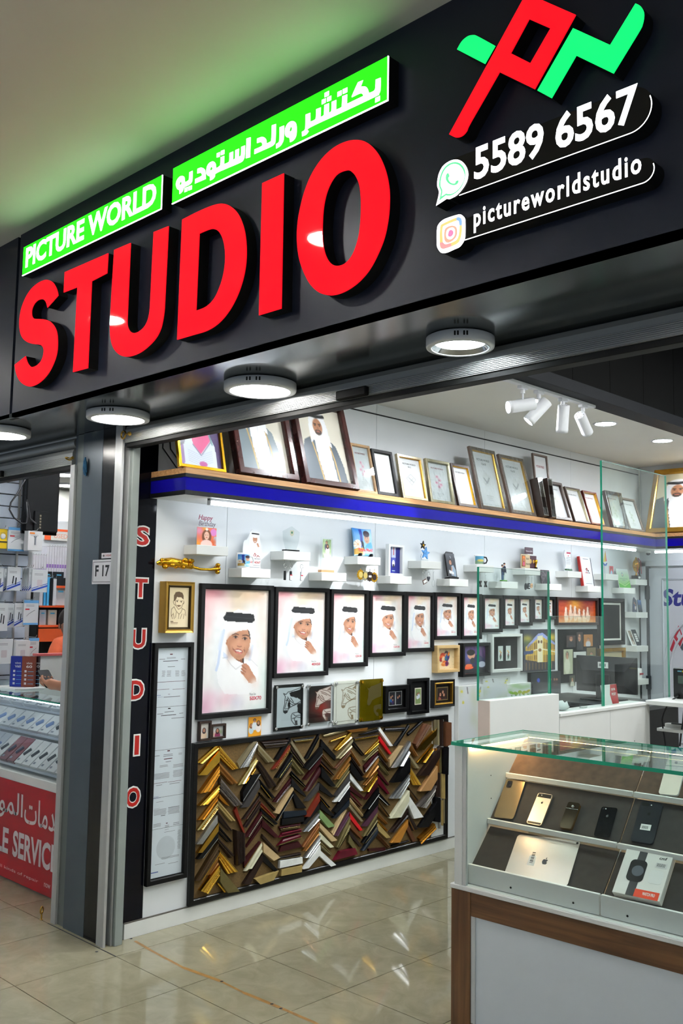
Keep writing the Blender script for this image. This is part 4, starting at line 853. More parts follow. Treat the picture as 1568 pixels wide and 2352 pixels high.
# ---- framed pictures leaning on the long shelf
mahog = mat('mahogany lacquer', (52, 22, 20), .22, var=.2, vs=12); oakl = mat('light oak', (196, 152, 108), .45, var=.1, vs=20); silv = mat('champagne silver', (176, 166, 138), .28, .9, var=.15, vs=30); dwal = mat('dark walnut', (48, 34, 28), .35, var=.2, vs=14); ggold = mat('satin gold', (196, 150, 62), .3, .95, var=.1, vs=20); rdbr = mat('red brown lacquer', (92, 34, 24), .25, var=.15); taupe = mat('taupe wood', (98, 82, 72), .4, var=.15, vs=20)
def leaning(label, c, BL, BR, TP, left, fm, b, art, d=.02, Xb=.262, m2=None, mb_=0, text=None, wrap=False, tcol=None, cat='picture frame', hh=None):
    bl, br = oX(*px(c, BL), Xb), oX(*px(c, BR), Xb); y = (bl.y if left else br.y); tp = oY(*px(c, TP), y)
    dx, dz = tp.x - Xb, tp.z - ZT; h = math.hypot(dx, dz); ang = math.degrees(math.atan2(-dx, dz))
    if hh: h = hh
    ang = min(ang, math.degrees(math.asin(min(1, (Xb - .01) / h))))
    w_ = br.y - bl.y
    t = framed('leaning_picture', label, (Xb, (bl.y + br.y) / 2, ZT), WALL @ RX(-ang), w_, h, b, d, fm, art, 'frames on the long shelf', cat, mb_, None, None, m2)
    if text:
        mb = MB(); iw = w_ - 2 * b; tm = tcol or mat('grey print', (96, 98, 100), .5)
        put_text(mb, text[0], 0, h * .80, h * .035, d * .3 + .0008, tm, iw * .62, .03, anchor='c')
        if len(text) > 1: put_text(mb, text[1], 0, h * .735, h * .038, d * .3 + .0008, tm, None, .03, anchor='c')
        mb.obj('lettering', t)
    if wrap: MB().box(-w_ / 2, w_ / 2, 0, h, d + .001, d + .0016, WRAP).obj('plastic_wrap', t)
    return t
def wrap_mat():
    m = glass_mat('crinkled film', (244, 246, 246), 1.6); nt = m.node_tree
    n = nt.nodes.new('ShaderNodeTexNoise'); n.inputs['Scale'].default_value = 26; n.inputs['Detail'].default_value = 5; tc = nt.nodes.new('ShaderNodeTexCoord'); bp = nt.nodes.new('ShaderNodeBump'); bp.inputs['Strength'].default_value = 1.; bp.inputs['Distance'].default_value = .012
    nt.links.new(tc.outputs['Object'], n.inputs['Vector']); nt.links.new(n.outputs['Fac'], bp.inputs['Height'])
    for k in nt.nodes:
        if k.bl_idname in ('ShaderNodeBsdfGlossy', 'ShaderNodeLayerWeight'): nt.links.new(bp.outputs[0], k.inputs['Normal'])
        if k.bl_idname == 'ShaderNodeBsdfGlossy': k.inputs['Roughness'].default_value = .12
    return m
WRAP = wrap_mat()
leaning('gold framed girl in a pink neckerchief at the shelf end', k3, (190, 418), (490, 455), (172, 225), True, gold, .018, girl_art(), .02, hh=.42)
leaning('wide mahogany framed portrait of a man in a white robe, head hidden by the shutter', k3, (560, 455), (945, 492), (870, 95), False, mahog, .04, robe_man(.42, .07, (112, 124, 130)), .045, hh=.56)
leaning('mahogany framed portrait of a man in white headdress and dark cloak', k3, (990, 497), (1333, 550), (1225, 30), False, mahog, .036, robe_man(.46, .07, (84, 94, 102)), .04)
PW = ['PICTURE WORLD']; red_t = mat('dark red print', (130, 50, 60), .5)
leaning('light oak frame with a pink flower insert beside the portraits', k7, (95, 500), (210, 515), (160, 245), False, oakl, .016, CERTS[1], .018, text=PW, wrap=True, tcol=red_t)
leaning('black frame with an empty pale sheet on the long shelf', k7, (212, 515), (333, 530), (290, 280), False, blackm, .022, None, .02, mb_=.001)
leaning('champagne silver frame marked 8x12 on the long shelf', k7, (357, 540), (500, 558), (460, 315), False, silv, .018, CERTS[0], .022, m2=ggold, text=PW + ['8x12'])
leaning('crinkle wrapped silver frame with a pink flower insert', k7, (517, 565), (655, 582), (620, 340), False, silv, .02, CERTS[1], .024, text=PW, wrap=True, tcol=red_t)
leaning('narrow brown frame with a gold inner edge', k7, (682, 585), (790, 603), (737, 362), False, dwal, .022, CERTS[3], .02, m2=gold, text=PW)
leaning('tall dark frame marked 12x18, nearer the entrance of the two', k7, (812, 605), (960, 628), (885, 275), False, taupe, .03, CERTS[2], .022, m2=ggold, text=PW + ['12x18'], wrap=True)
leaning('tall dark frame marked 12x18, further from the entrance of the two', k7, (987, 632), (1130, 655), (1050, 320), False, taupe, .03, CERTS[2], .022, m2=ggold, text=PW + ['12x18'], wrap=True)
leaning('slim taupe frame standing high at the wall behind the others', k7, (1150, 655), (1235, 668), (1195, 300), False, taupe, .016, CERTS[3], .016, Xb=.14, text=PW, tcol=red_t)
for i, (a, b_) in enumerate((((1140, 655), (1168, 658)), ((1185, 660), (1212, 664)))):
    leaning('film wrapped dark frame seen edge on, ' + ['nearer the entrance', 'against the walnut frame'][i], k7, a, b_, (1130 + 55 * i, 440), False, dwal, .012, None, .07, wrap=True)
leaning('dark walnut frame with a pencil flower insert', k7, (1237, 668), (1335, 685), (1270, 462), False, dwal, .026, CERTS[3], .03, text=PW)
leaning('dark frame with a slim silver edge further along the shelf', k7, (1352, 690), (1440, 702), (1375, 497), False, dwal, .016, CERTS[3], .03, m2=silv, text=PW)
leaning('red brown frame with a yellow green flower insert', k7, (1447, 705), (1525, 715), (1470, 517), False, rdbr, .016, CERTS[3], .03, m2=ggold, text=PW, tcol=red_t)
leaning('film wrapped mahogany frame behind the tall glass edge', k2, (1032, 693), (1150, 708), (1085, 435), False, mahog, .024, CERTS[3], .034, text=PW, wrap=True)
leaning('bronze frame nearest the shelf corner', k2, (1167, 712), (1275, 722), (1195, 480), False, taupe, .02, CERTS[3], .02, text=PW)
# gold portrait on the back shelf
q = oY(*px(k2, (1300, 730)), YB - .27); tp = oY(*px(k2, (1370, 268)), YB - .07); hh = math.hypot(tp.z - ZT, .2)
t = framed('leaning_picture', 'large gold framed portrait of a smiling man on the back shelf', (q.x + .33, YB - .268, ZT), FRONT @ RX(-math.degrees(math.asin(.2 / hh))), .66, hh, .045, .035, ggold, robe_man(.33, .13, (66, 74, 78), ((206, 196, 164), (196, 186, 156))), 'frames on the long shelf')
# cable in the shelf corner and above the name strip
cab = mat('black cable', (26, 27, 30), .5); cabw = mat('white cable', (200, 204, 200), .5)
t = thing('cable', 'black cables behind the girl portrait at the shelf end', 'cable', (.0, .24, ZT + .1))
for k in range(3): MB().tube([(.012, .02 * k, .45), (.02, .03 + .02 * k, .2), (.03, .02 + .05 * k, .03), (.05, .1 + .05 * k, -.07), (.08, .25, -.095)], .004, cab, 6).obj('strand', t)
t = thing('wall_cable', 'pale cable running down the corner above the shelf', 'cable', (.014, YB - .02, ZT))
MB().tube([(0, 0, ZC - ZT), (.004, -.004, .45), (.012, -.01, .3), (.004, -.004, .1), (0, 0, 0)], .008, cabw, 8).obj('strand', t)

# ---- row of boy portraits in black frames
KID = [((462, 1339.5), (622, 1638), '50X70'), ((632, 1347.4), (752.7, 1550.7), '40X50'), ((759.9, 1353), (843.8, 1530), '12X18'), ((849.6, 1356.5), (930.6, 1506), '12X18'), ((931.6, 1358.8), (995.7, 1496), '12X15'), ((998, 1360.4), (1056.8, 1468.4), '8X12'), ((1059.8, 1363), (1105.6, 1467.7), '8X12'), ((1108, 1366), (1153.3, 1452), '6X9'), ((1155, 1367), (1188.5, 1444), '6X8'), ((1190, 1368), (1222, 1436.8), '5X7'), ((1223.7, 1369), (1250.6, 1429), '4X6'), ((1252, 1370), (1275, 1423), '4X6')]
ORD = ['largest', 'second largest', 'third largest', 'fourth largest', 'fifth largest', 'sixth largest', 'seventh largest', 'eighth largest', 'ninth largest', 'tenth largest', 'second smallest', 'smallest']
capr = mat('raspberry print', (206, 62, 84), .5); capg = mat('pencil grey print', (110, 118, 122), .5)
for i, (tl, br, cap) in enumerate(KID):
    y0, y1, z0, z1 = wall_rect(tl, br, .02); w_, h_ = y1 - y0, z1 - z0; b = max(.012, min(.03, h_ * .042)) if i else .030
    if i: b = .026
    t = framed('framed_portrait', f'{ORD[i]} black framed portrait of the smiling boy in white headdress', (.002, (y0 + y1) / 2, z0), WALL, w_, h_, b, .024, blackm, ART_KID, 'boy portraits from large to small')
    iw, ih = w_ - 2 * b, h_ - 2 * b; x, y = w_ / 2 - b - iw * .08, b + ih * .075
    put_text(MB(), cap, x, y, ih * .032, .0085, capr, iw * .185, .018, anchor='r').obj('size_caption', t)
    mb = MB(); put_text(mb, 'Photo Size', x - iw * .19, y + ih * .042, ih * .02, .0085, capg, iw * .1, .0); mb.obj('small_caption', t)
# ---- gold frame with burnt portrait, long licence frame
y0, y1, z0, z1 = wall_rect((382.5, 1335), (444.5, 1453.5), .06)
framed('framed_sketch', 'deep gold box frame with a burnt wood portrait of a boy', (.002, (y0 + y1) / 2, z0), WALL, y1 - y0, z1 - z0, .03, .058, mat('pale gold', (178, 138, 58), .35, .7, var=.1), sketch_boy(), prof=[(0, 0), (0, .98), (.03, 1), (.05, 1), (.3, .93), (.62, .9), (.66, .97), (.78, .97), (.8, .8), (1, .78), (1, .3)], m2=mat('dark bronze line', (70, 54, 26), .4, .6), pz=.78)
y0, y1, z0, z1 = wall_rect((354, 1477), (428, 2015), .02)
t = thing('framed_licence', 'tall narrow black frame holding trade licences', 'picture frame', (.002, (y0 + y1) / 2, z0), WALL); w_, h_ = y1 - y0, z1 - z0
frame_mb(w_, h_, .026, .026, blackm).obj('frame', t); MB().box(-w_ / 2 + .01, w_ / 2 - .01, .01, h_ - .01, .0005, .006, blackm).obj('backing', t)
H = homog([(160, 125), (423, 120), (357, 1995), (90, 2080)])
def lic(name, v0, v1, items):
    """one paper sheet of the licence stack; coordinates traced in the crop"""
    iw, ih = w_ - .052, h_ - .052; ya, yb = ih * (1 - v1) + .026, ih * (1 - v0) + .026
    o = MB().box(-iw / 2, iw / 2, ya + .0008, yb - .0008, .006, .0075, mat('licence paper', (198, 208, 214), .5, var=.02)).obj(name, t)
    mb = MB(); g_ = mat('grey type', (120, 124, 130), .6); mr = mat('maroon bar', (84, 34, 46), .6); bl_ = mat('blue pen', (70, 90, 150), .6); bk = mat('black bar', (40, 36, 40), .6)
    for it in items:
        m = {'g': g_, 'm': mr, 'b': bl_, 'k': bk}[it[0]]; p, q = H(it[1:3]), H(it[3:5])
        X0, X1 = (p[0] - .5) * iw, (q[0] - .5) * iw; Yc = ih * (1 - p[1]) + .026; hh = it[5] * ih / 1900.
        n = 1 if it[0] != 'g' else max(1, int(it[5] // 9))
        for k in range(n): mb.box(X0 + (random.random() * .004 if n > 1 else 0), X1 - (random.random() * .006 if n > 1 else 0), Yc - hh * (k + .35) / n, Yc - hh * k / n if n > 1 else Yc, .0076, .0079, m)
    mb.obj('print', o); return o
lic('licence_sheet', 0, .262, [('m', 270, 175, 292, 190, 26), ('g', 240, 205, 318, 205, 18), ('k', 211, 236, 336, 250, 13), ('g', 178, 220, 228, 220, 14), ('g', 362, 218, 395, 218, 14), ('k', 250, 284, 310, 290, 9), ('g', 200, 322, 232, 322, 54), ('g', 242, 320, 280, 320, 54), ('g', 312, 318, 350, 318, 54), ('g', 362, 316, 398, 316, 54), ('m', 148, 418, 395, 418, 9), ('m', 148, 482, 262, 482, 8), ('m', 290, 476, 390, 476, 8), ('b', 150, 530, 190, 548, 10), ('b', 165, 545, 208, 548, 5), ('g', 215, 542, 352, 542, 16), ('m', 252, 518, 268, 522, 8)])
lic('licence_sheet', .262, .45, [('k', 252, 635, 272, 650, 26), ('g', 222, 668, 300, 668, 16), ('k', 192, 700, 318, 705, 14), ('g', 160, 688, 210, 688, 14), ('g', 345, 676, 378, 676, 14), ('g', 280, 720, 384, 720, 14)])
lic('licence_sheet', .45, .655, [('m', 245, 992, 266, 1000, 28), ('g', 210, 1030, 296, 1030, 26), ('m', 216, 1064, 286, 1070, 18), ('k', 230, 1088, 274, 1092, 9), ('g', 126, 1046, 180, 1046, 14), ('g', 336, 1012, 372, 1012, 18), ('g', 176, 1124, 250, 1124, 20), ('g', 290, 1110, 380, 1110, 30), ('g', 120, 1200, 262, 1200, 50), ('g', 290, 1160, 372, 1160, 60), ('m', 132, 1276, 243, 1276, 8), ('m', 250, 1256, 360, 1256, 8), ('g', 150, 1290, 200, 1290, 12), ('g', 262, 1270, 345, 1270, 12)])
lic('licence_sheet', .655, .79, [('b', 118, 1405, 188, 1410, 6), ('b', 130, 1390, 170, 1396, 8), ('g', 150, 1430, 210, 1430, 9), ('k', 130, 1490, 180, 1490, 4), ('g', 128, 1500, 236, 1500, 50), ('k', 190, 1538, 226, 1540, 12), ('g', 248, 1470, 348, 1470, 60), ('k', 250, 1468, 346, 1468, 3)])
o_ = lic('licence_sheet', .79, .998, [('m', 232, 1596, 246, 1600, 20), ('g', 124, 1618, 190, 1618, 30), ('g', 292, 1592, 342, 1592, 26), ('g', 222, 1620, 258, 1620, 22), ('k', 222, 1654, 254, 1654, 5), ('g', 218, 1674, 306, 1674, 9), ('g', 328, 1650, 356, 1650, 160), ('g', 190, 1890, 345, 1870, 18), ('g', 140, 1950, 220, 1950, 9), ('g', 250, 1930, 330, 1930, 9), ('b', 106, 2020, 165, 2025, 22)])
mb = MB(); iw, ih = w_ - .052, h_ - .052; p = H((230, 1800)); mb.lathe([(.058, 0), (.052, .0002)], mat('seal watermark', (182, 192, 198), .6), 24, ((p[0] - .5) * iw, ih * (1 - p[1]) + .026, .0076)); mb.obj('seal', o_)
# ---- small dark twin frames, yellow family magnet
def fr(label, c, tl, br, b, d, fm, art, X=.02, name='framed_photo', **k):
    y0, y1, z0, z1 = wall_rect(px(c, tl), px(c, br), X); return framed(name, label, (.002, (y0 + y1) / 2, z0), WALL, y1 - y0, z1 - z0, b, d, fm, art, **k)
one = (0, 0, 1)
fam = lambda A: A.blob(.5, .1, .6, .2, (240, 240, 236), .8)
fr('small upright dark brown frame with a child eating', k4, (515, 1515), (632, 1700), .012, .02, dwal, people((214, 212, 206), [(.5, .45, .17, (216, 190, 160), (50, 30, 40), True)], 24, 36))
fr('small wide dark brown frame with a woman in maroon', k4, (637, 1545), (778, 1678), .012, .02, dwal, people((206, 206, 208), [(.5, .42, .13, (130, 40, 80), (50, 30, 24), True)], 34, 28, lambda A: (A.blob(.2, .8, .2, .2, (220, 170, 140), .8), A.blob(.75, .6, .2, .2, (120, 150, 90), .7))))
y0, y1, z0, z1 = wall_rect(px(k4, (1005, 1470)), px(k4, (1128, 1655)), .004)
t = thing('photo_magnet', 'yellow family photo card on the wall above the moulding board', 'photo', (.001, (y0 + y1) / 2, z0), WALL); MB().box(-(y1 - y0) / 2, (y1 - y0) / 2, 0, z1 - z0, 0, .003, white, .002).obj('card', t)
print_part(people((232, 160, 36), [(.22, .42, .1, (190, 210, 220), (120, 70, 40), True), (.48, .2, .11, (214, 222, 228), (50, 36, 30), False), (.78, .32, .11, (236, 226, 224), (60, 36, 26), True)], 34, 46), t, y1 - y0, z1 - z0, 0, (z1 - z0) / 2, .0034)
# ---- acrylic horse plaques
j6 = (620, 1550, 5.6)
def plaque(label, tl, br, art, base, hw, inset=(.0, .0, .0, .0), X=.018, border=None):
    y0, y1, z0, z1 = wall_rect(px(j6, tl), px(j6, br), X); w_, h_ = y1 - y0, z1 - z0
    t = thing('acrylic_plaque', label, 'plaque', (.001, (y0 + y1) / 2, z0), WALL, 'horse plaques')
    if base is not None: MB().box(-w_ / 2, w_ / 2, 0, h_, .010, .013, base, .0008).obj('panel', t)
    l, r, b, tp_ = inset
    if art is not None: print_part(art, t, w_ - l - r, h_ - b - tp_, (l - r) / 2, b + (h_ - b - tp_) / 2, .0136)
    if border: 
        mb = MB(); e = .018
        for q in ((e, w_ - e, e, e + .001), (e, w_ - e, h_ - e - .001, h_ - e), (e, e + .001, e, h_ - e), (w_ - e - .001, w_ - e, e, h_ - e)): mb.box(q[0] - w_ / 2, q[1] - w_ / 2, q[2], q[3], .0138, .0142, border)
        mb.obj('border_line', t)
    MB().box(-w_ / 2, w_ / 2, 0, h_, .016, .019, clear, .0005).obj('acrylic_sheet', t)
    for sx in (-1, 1):
        for yy in (.014, h_ - .014): MB().lathe([(.0075, 0), (.0075, .018), (.009, .0185), (.009, .024), (.0075, .025)], hw, 14, (sx * (w_ / 2 - .014), yy, 0)).obj('standoff', t)
    return t
hsm = horse((196, 206, 210), (16, 16, 18), None, False, (16, 16, 18)).mesh('horse_print'); plaque('silver and black horse plaque with standoffs', (62, 135), (425, 690), hsm, blackm, steel, (.022, .02, .018, .018))
plaque('red and black painted horse plaque', (478, 120), (815, 635), horse((22, 20, 18), (96, 56, 40), (224, 206, 196), True).mesh('horse_print'), None, steel, (.02, .022, .02, .014))
plaque('cream horse plaque with tan line drawing', (832, 85), (1130, 615), horse((228, 226, 214), (124, 98, 62)).mesh('horse_print'), mat('cream board', (228, 226, 214), .4), steel, (.018, .018, .02, .02), border=mat('tan line', (130, 110, 80), .5))
gm = mat('gold mirror acrylic', (120, 106, 10), .12, .7, var=.15, vs=5); hA = horse((120, 106, 10), (60, 52, 14), (84, 74, 12))
y0, y1, z0, z1 = wall_rect(px(j6, (1165, 65)), px(j6, (1450, 575)), .018); w_, h_ = y1 - y0, z1 - z0
t = thing('acrylic_plaque', 'olive gold mirror horse plaque', 'plaque', (.001, (y0 + y1) / 2, z0), WALL, 'horse plaques')
MB().box(-w_ / 2, w_ / 2, 0, h_, .010, .015, gm, .0008).obj('panel', t)
mb = MB(); ek = mat('etched olive', (64, 56, 14), .5)
HH = homog([(858, 115), (1108, 100), (1103, 550), (858, 578)])
for l in ([(925, 178), (950, 190), (975, 160), (1010, 150), (1060, 130), (1104, 110), (1104, 290), (1030, 320), (990, 345), (965, 400), (945, 412), (928, 395), (928, 350), (940, 300), (940, 260), (945, 215)], [(1104, 390), (1060, 398), (1020, 410), (1008, 440), (1012, 490), (1030, 520), (1050, 545), (1072, 540), (1066, 500), (1045, 495), (1040, 470), (1060, 450), (1104, 460)]):
    P_ = [HH(p) for p in l]; mb.prism([[((a - .5) * (w_ - .03), (1 - b_) * (h_ - .04) + .02) for a, b_ in P_]], .0152, .0152, ek)
mb.obj('etched_horse', t)
for sx in (-1, 1):
    for yy in (.014, h_ - .014): MB().lathe([(.0075, 0), (.0075, .018), (.009, .019), (.009, .024)], gold, 14, (sx * (w_ / 2 - .014), yy, 0)).obj('standoff', t)
# ---- other framed pictures on the wall
j8 = (870, 1470, 6.031)
t = fr('black frame with two family photos side by side', j8, (95, 640), (418, 990), .03, .034, black, None, X=.034, m2=black)
w_ = 0
for k, (cx, fg) in enumerate(((-.032, [(.3, .4, .1, (40, 90, 140), (150, 110, 70), True), (.55, .3, .1, (30, 30, 40), (40, 30, 26), False), (.6, .6, .09, (60, 40, 90), (90, 60, 40), False)]), (.033, [(.35, .45, .12, (30, 32, 44), (90, 60, 40), False), (.62, .35, .12, (24, 26, 36), (70, 46, 30), False)]))):
    MB().box(cx - .031, cx + .031, .045, .135, .011, .0125, mat('silver mount', (170, 172, 172), .4)).obj('mount', t); print_part(people((34, 36, 40), fg, 24, 36), t, .055, .083, cx, .09, .013)
t = fr('black upright frame with a wide black mount and one small photo', j8, (435, 540), (698, 1010), .022, .03, black, None, X=.03); MB().box(-.034, .034, .06, .17, .010, .0115, mat('cream mount', (220, 214, 196), .5)).obj('mount', t); print_part(people((120, 140, 90), [(.38, .35, .12, (206, 210, 216), (60, 40, 30), True), (.62, .3, .12, (190, 200, 214), (30, 24, 22), False)], 22, 44), t, .057, .098, 0, .115, .012)
t = fr('black and gold frame with a dim party photo', j8, (755, 560), (1050, 915), .03, .03, black, None, X=.03, m2=ggold, prof=[(0, 0), (0, .9), (.1, 1), (.15, 1), (.5, .9), (.6, .9), (.75, 1), (1, .9), (1, .2)]); MB().box(-.062, .062, .045, .135, .010, .0115, mat('bronze mount', (140, 124, 80), .4, .5)).obj('mount', t); print_part(people((36, 24, 20), [(.3, .55, .1, (150, 80, 70), (60, 30, 20), True), (.55, .35, .1, (26, 22, 24), (20, 16, 16), False), (.65, .6, .1, (60, 40, 40), (40, 24, 20), True)], 34, 26), t, .112, .078, 0, .09, .012)
fr('pale oak box frame with a colour splash couple', j8, (810, 80), (1118, 440), .022, .05, wood_mat('pale oak box', (186, 154, 100), (206, 176, 122), (1, 12, 1), .5), watercolor_couple(), X=.05)
fr('deep black frame with a boy bending over an orange toy', j8, (1165, 45), (1545, 490), .024, .045, black, boy_study(), X=.045)
# canvases
def canvas(label, c, tl, br, art, d=.03, edge=None, X0=.002, tilt=0):
    y0, y1, z0, z1 = wall_rect(px(c, tl), px(c, br), X0 + d); w_, h_ = y1 - y0, z1 - z0; t = thing('canvas_print', label, 'canvas', (X0, (y0 + y1) / 2, z0), WALL @ RX(-tilt), 'canvas prints')
    MB().box(-w_ / 2, w_ / 2, 0, h_, 0, d, edge or white, .001).obj('stretcher', t); print_part(art, t, w_ - .002, h_ - .002, 0, h_ / 2, d + .0006); return t
canvas('canvas of an illuminated corner building at night', k8, (650, 888), (1040, 1380), building(), .03, mat('night edge', (24, 24, 34), .6))
canvas('tall pale blossom canvas leaning by the moulding board', k9, (38, 880), (205, 1235), blossom(2), .035)
canvas('pale blossom canvas behind the glass partition edge', k9, (205, 828), (390, 1010), blossom(5), .02)
canvas('canvas of green tulips low behind the glass', k9, (372, 866), (545, 960), blossom(4, True), .03)
canvas('dark night photo canvas beside the tulips', k9, (530, 790), (735, 945), night_photo(), .03, blackm)
t = fr('white frame with two flower vases on a black mount', k8, (268, 945), (640, 1395), .022, .045, mat('off white frame', (214, 216, 212), .45), None, X=.045)
MB().box(-.11, .11, .03, .24, .012, .0135, blackm).obj('mount', t)
for k, cx in enumerate((-.05, .05)):
    A = Art(20, 36, (196, 204, 200)); A.line([(.5, .5), (.4, .9)], .06, (60, 110, 80)); A.ell(.5, .7, .2, .3, (70, 90, 70)); A.ell(.4, .35, .12, .1, (226, 180, 60)); A.ell(.6, .45, .12, .1, (206, 130, 40)); A.ell(.5, .6, .14, .1, (150, 50, 50)); print_part(A.mesh('vase_photo'), t, .062, .11, cx, .135, .0142)
fr('brown framed picture of white horses in an orange sunset', k9, (710, 270), (995, 462), .022, .03, dwal, red_horses(), X=.03)
t = fr('large black frame with white inner line and empty dark mount', k10, (840, -190), (1250, 575), .03, .035, black, None, X=.035, m2=None); y0, y1, z0, z1 = wall_rect(px(k10, (840, -190)), px(k10, (1250, 575)), .035); w_, h_ = y1 - y0, z1 - z0
frame_mb(w_ - .08, h_ - .08, .016, .004, mat('white slip', (216, 216, 208), .5)).obj('slip', t).location = (0, .04, .012)
fr('ornate gold frame partly hidden by the monitor', k10, (842, 640), (1262, 900), .03, .035, ggold, None, X=.035, mb_=.004, mbm=mat('cream panel', (200, 192, 160), .5))
t = fr('black collage board with small photos', k10, (165, 325), (833, 1150), .001, .012, blackm, None, X=.014); Q = homog([(165, 325), (833, 300), (833, 1400), (165, 1480)])
y0, y1, z0, z1 = wall_rect(px(k10, (165, 325)), px(k10, (833, 1150)), .014); w_, h_ = y1 - y0, z1 - z0
for k, (a, b_, bg, fg) in enumerate((((290, 425), (440, 615), (60, 40, 34), [(.5, .3, .2, (20, 20, 22), (120, 60, 30), False)]), ((455, 370), (560, 660), (40, 28, 24), [(.45, .3, .24, (30, 30, 34), (60, 40, 30), False)]), ((570, 410), (720, 600), (170, 110, 40), [(.5, .45, .14, (190, 190, 196), (70, 60, 50), False)]), ((240, 655), (395, 1050), (176, 180, 150), [(.4, .25, .16, (210, 212, 190), (90, 90, 76), False)]), ((405, 695), (610, 780), (200, 204, 200), [(.6, .8, .12, (30, 30, 30), (20, 20, 20), False)]), ((620, 625), (770, 780), (110, 96, 60), [(.5, .6, .16, (90, 140, 110), (60, 50, 40), False)]), ((340, 1080), (430, 1250), (60, 60, 40), [(.5, .4, .2, (190, 190, 170), (80, 80, 60), False)]))):
    ya, yb, za, zb = wall_rect(px(k10, a), px(k10, b_), .016); o = print_part(people(bg, fg, 16, 20), t, yb - ya, zb - za, (ya + yb) / 2 - (y0 + y1) / 2, (za + zb) / 2 - z0, .0135, 'collage_photo')
# ================================================================ SMALL WHITE SHELVES AND WHAT STANDS ON THEM
j1 = (360, 1180, 5.6); j2 = (630, 1180, 5.6); j3 = (880, 1220, 6.533); j4 = (1070, 1230, 6.817); j5 = (1280, 1240, 7.84)
shm = mat('white floating shelf', (224, 226, 222), .4, var=.01)
one_sh = MB().box(-.105, .105, -.05, 0, 0, .115, shm, .0015).mesh('floating_shelf')
SY = [.435 + .105 + .3065 * i for i in range(16)]; SZ = [1.947 if i % 2 == 0 else 1.837 for i in range(16)]
NTH = ['first', 'second', 'third', 'fourth', 'fifth', 'sixth', 'seventh', 'eighth', 'ninth', 'tenth', 'eleventh', 'twelfth', 'thirteenth', 'fourteenth', 'fifteenth', 'sixteenth']
SY[3] -= .0; 
for i in range(16):
    o = link(bpy.data.objects.new('floating_shelf', one_sh)); o.matrix_world = Matrix.Translation((.0005, SY[i], SZ[i])) @ WALL
    tag(o, f'{NTH[i]} small white floating shelf from the entrance, {"upper" if i % 2 == 0 else "lower"} row', 'shelf', 'small white wall shelves')
for k, (v, lab) in enumerate(((1330, 'trophy'), (1406, 'couple photos'), (1484, 'open photo folder'), (1561, 'black and white mug'))):
    z = oX(1461, v, .115).z; o = link(bpy.data.objects.new('floating_shelf', one_sh)); o.matrix_world = Matrix.Translation((.0005, 5.36, z)) @ WALL
    tag(o, f'small white corner shelf carrying the {lab}', 'shelf', 'small white wall shelves')
CZ = [oX(1461, v, .115).z for v in (1330, 1406, 1484, 1561)]
def on_shelf(i, name, label, cat, dx=0., x=.06, rot=None, group=None): return thing(name, label, cat, (x, SY[i] + dx, SZ[i] + .0005), WALL @ rot if rot else WALL, group)
# 1 birthday block
t = on_shelf(0, 'photo_block', 'photo block of a curly haired girl with a Happy Birthday topper', 'photo block', -.012, .075)
MB().box(-.066, .066, 0, .098, -.012, .0, clear, .004).obj('block', t); print_part(bday(), t, .130, .096, 0, .049, .0005)
tp = mat('metallic rose lettering', (150, 70, 90), .3, .6); mb = MB(); put_text(mb, 'Happy', -.055, .128, .036, -.006, tp, .09, .0, .002, .25); mb.obj('topper_word', t); mb = MB(); put_text(mb, 'Birthday', -.052, .096, .036, -.006, mat('metallic grey lettering', (140, 130, 140), .3, .6), .11, .0, .002, .2); mb.obj('topper_word', t)
# gold cartouche handle on the wall
y0, y1, z0, z1 = wall_rect(px(j1, (5, 565)), px(j1, (833, 765)), .03); t = thing('ornate_handle', 'ornate golden scroll handle mounted on the wall under the first shelf', 'ornament', (.0, y0, (z0 + z1) / 2), WALL); L = y1 - y0
mb = MB(); gk = gold
mb.tube([(.005, .004, .02), (.03, .01, .03), (.08, .012, .036), (.14, .008, .034), (L * .52, -.002, .03)], [.008, .02, .026, .024, .018], gk, 12); mb.obj('head', t)
for k in range(15):
    a = k * 2.4; x = .012 + L * .5 * k / 15; MB().ball((x, .008 + .02 * math.sin(a), .045 + .008 * math.cos(a)), .011 + .003 * (k % 3), gk, 8, (1.2, .8, .8)).obj('leaf', t)
MB().tube([(L * .5, -.004, .03), (L * .65, -.016, .034), (L * .8, -.016, .034), (L * .93, -.01, .028)], [.009, .007, .007, .009], gk, 10).obj('grip', t)
mb = MB()
for k in range(6): mb.ball((L * .95 + .006 * math.cos(k), -.008 + .022 * math.sin(k * 1.05), .022), .012, gk, 8)
mb.lathe([(.014, 0), (.01, .02)], gk, 12, (L * .95, -.008, 0)); mb.obj('foot', t)
# 2 mug and cut-out
def mug(t, art, r=.038, h=.085, inner=None, hand=True, hm=None, side=1):
    w_ = mat('white ceramic', (232, 232, 230), .15, var=0)
    MB().lathe([(r * .9, 0), (r, .004), (r, h), (r - .004, h), (r - .004, .006), (0, .006)], w_, 28, cap=(1, 0), ax='y').obj('body', t)
    if art is not None:
        nx, ny = 24, 20; me = art.copy(); vs = me.vertices
        for v in vs:
            a = math.radians(v.co.x * 150); v.co = (math.sin(a) * (r + .0006), h * (.5 + v.co.y * .78), math.cos(a) * (r + .0006))
        o = link(bpy.data.objects.new('mug_print', me), t)
    if hand: MB().tube([(side * (r - .002), h * .82, 0), (side * (r + .022), h * .78, 0), (side * (r + .03), h * .5, 0), (side * (r + .022), h * .24, 0), (side * (r - .002), h * .18, 0)], .0055, hm or w_, 8).obj('handle', t)
cush = pillow_art()
t = on_shelf(1, 'mug', 'white mug printed with a boy in a blue shirt', 'mug', -.06, .07, RY(-12)); mug(t, cush)
t = on_shelf(1, 'cutout_figure', 'standing cut-out of the boy with the shop logo and phone number', 'cutout', .03, .045)
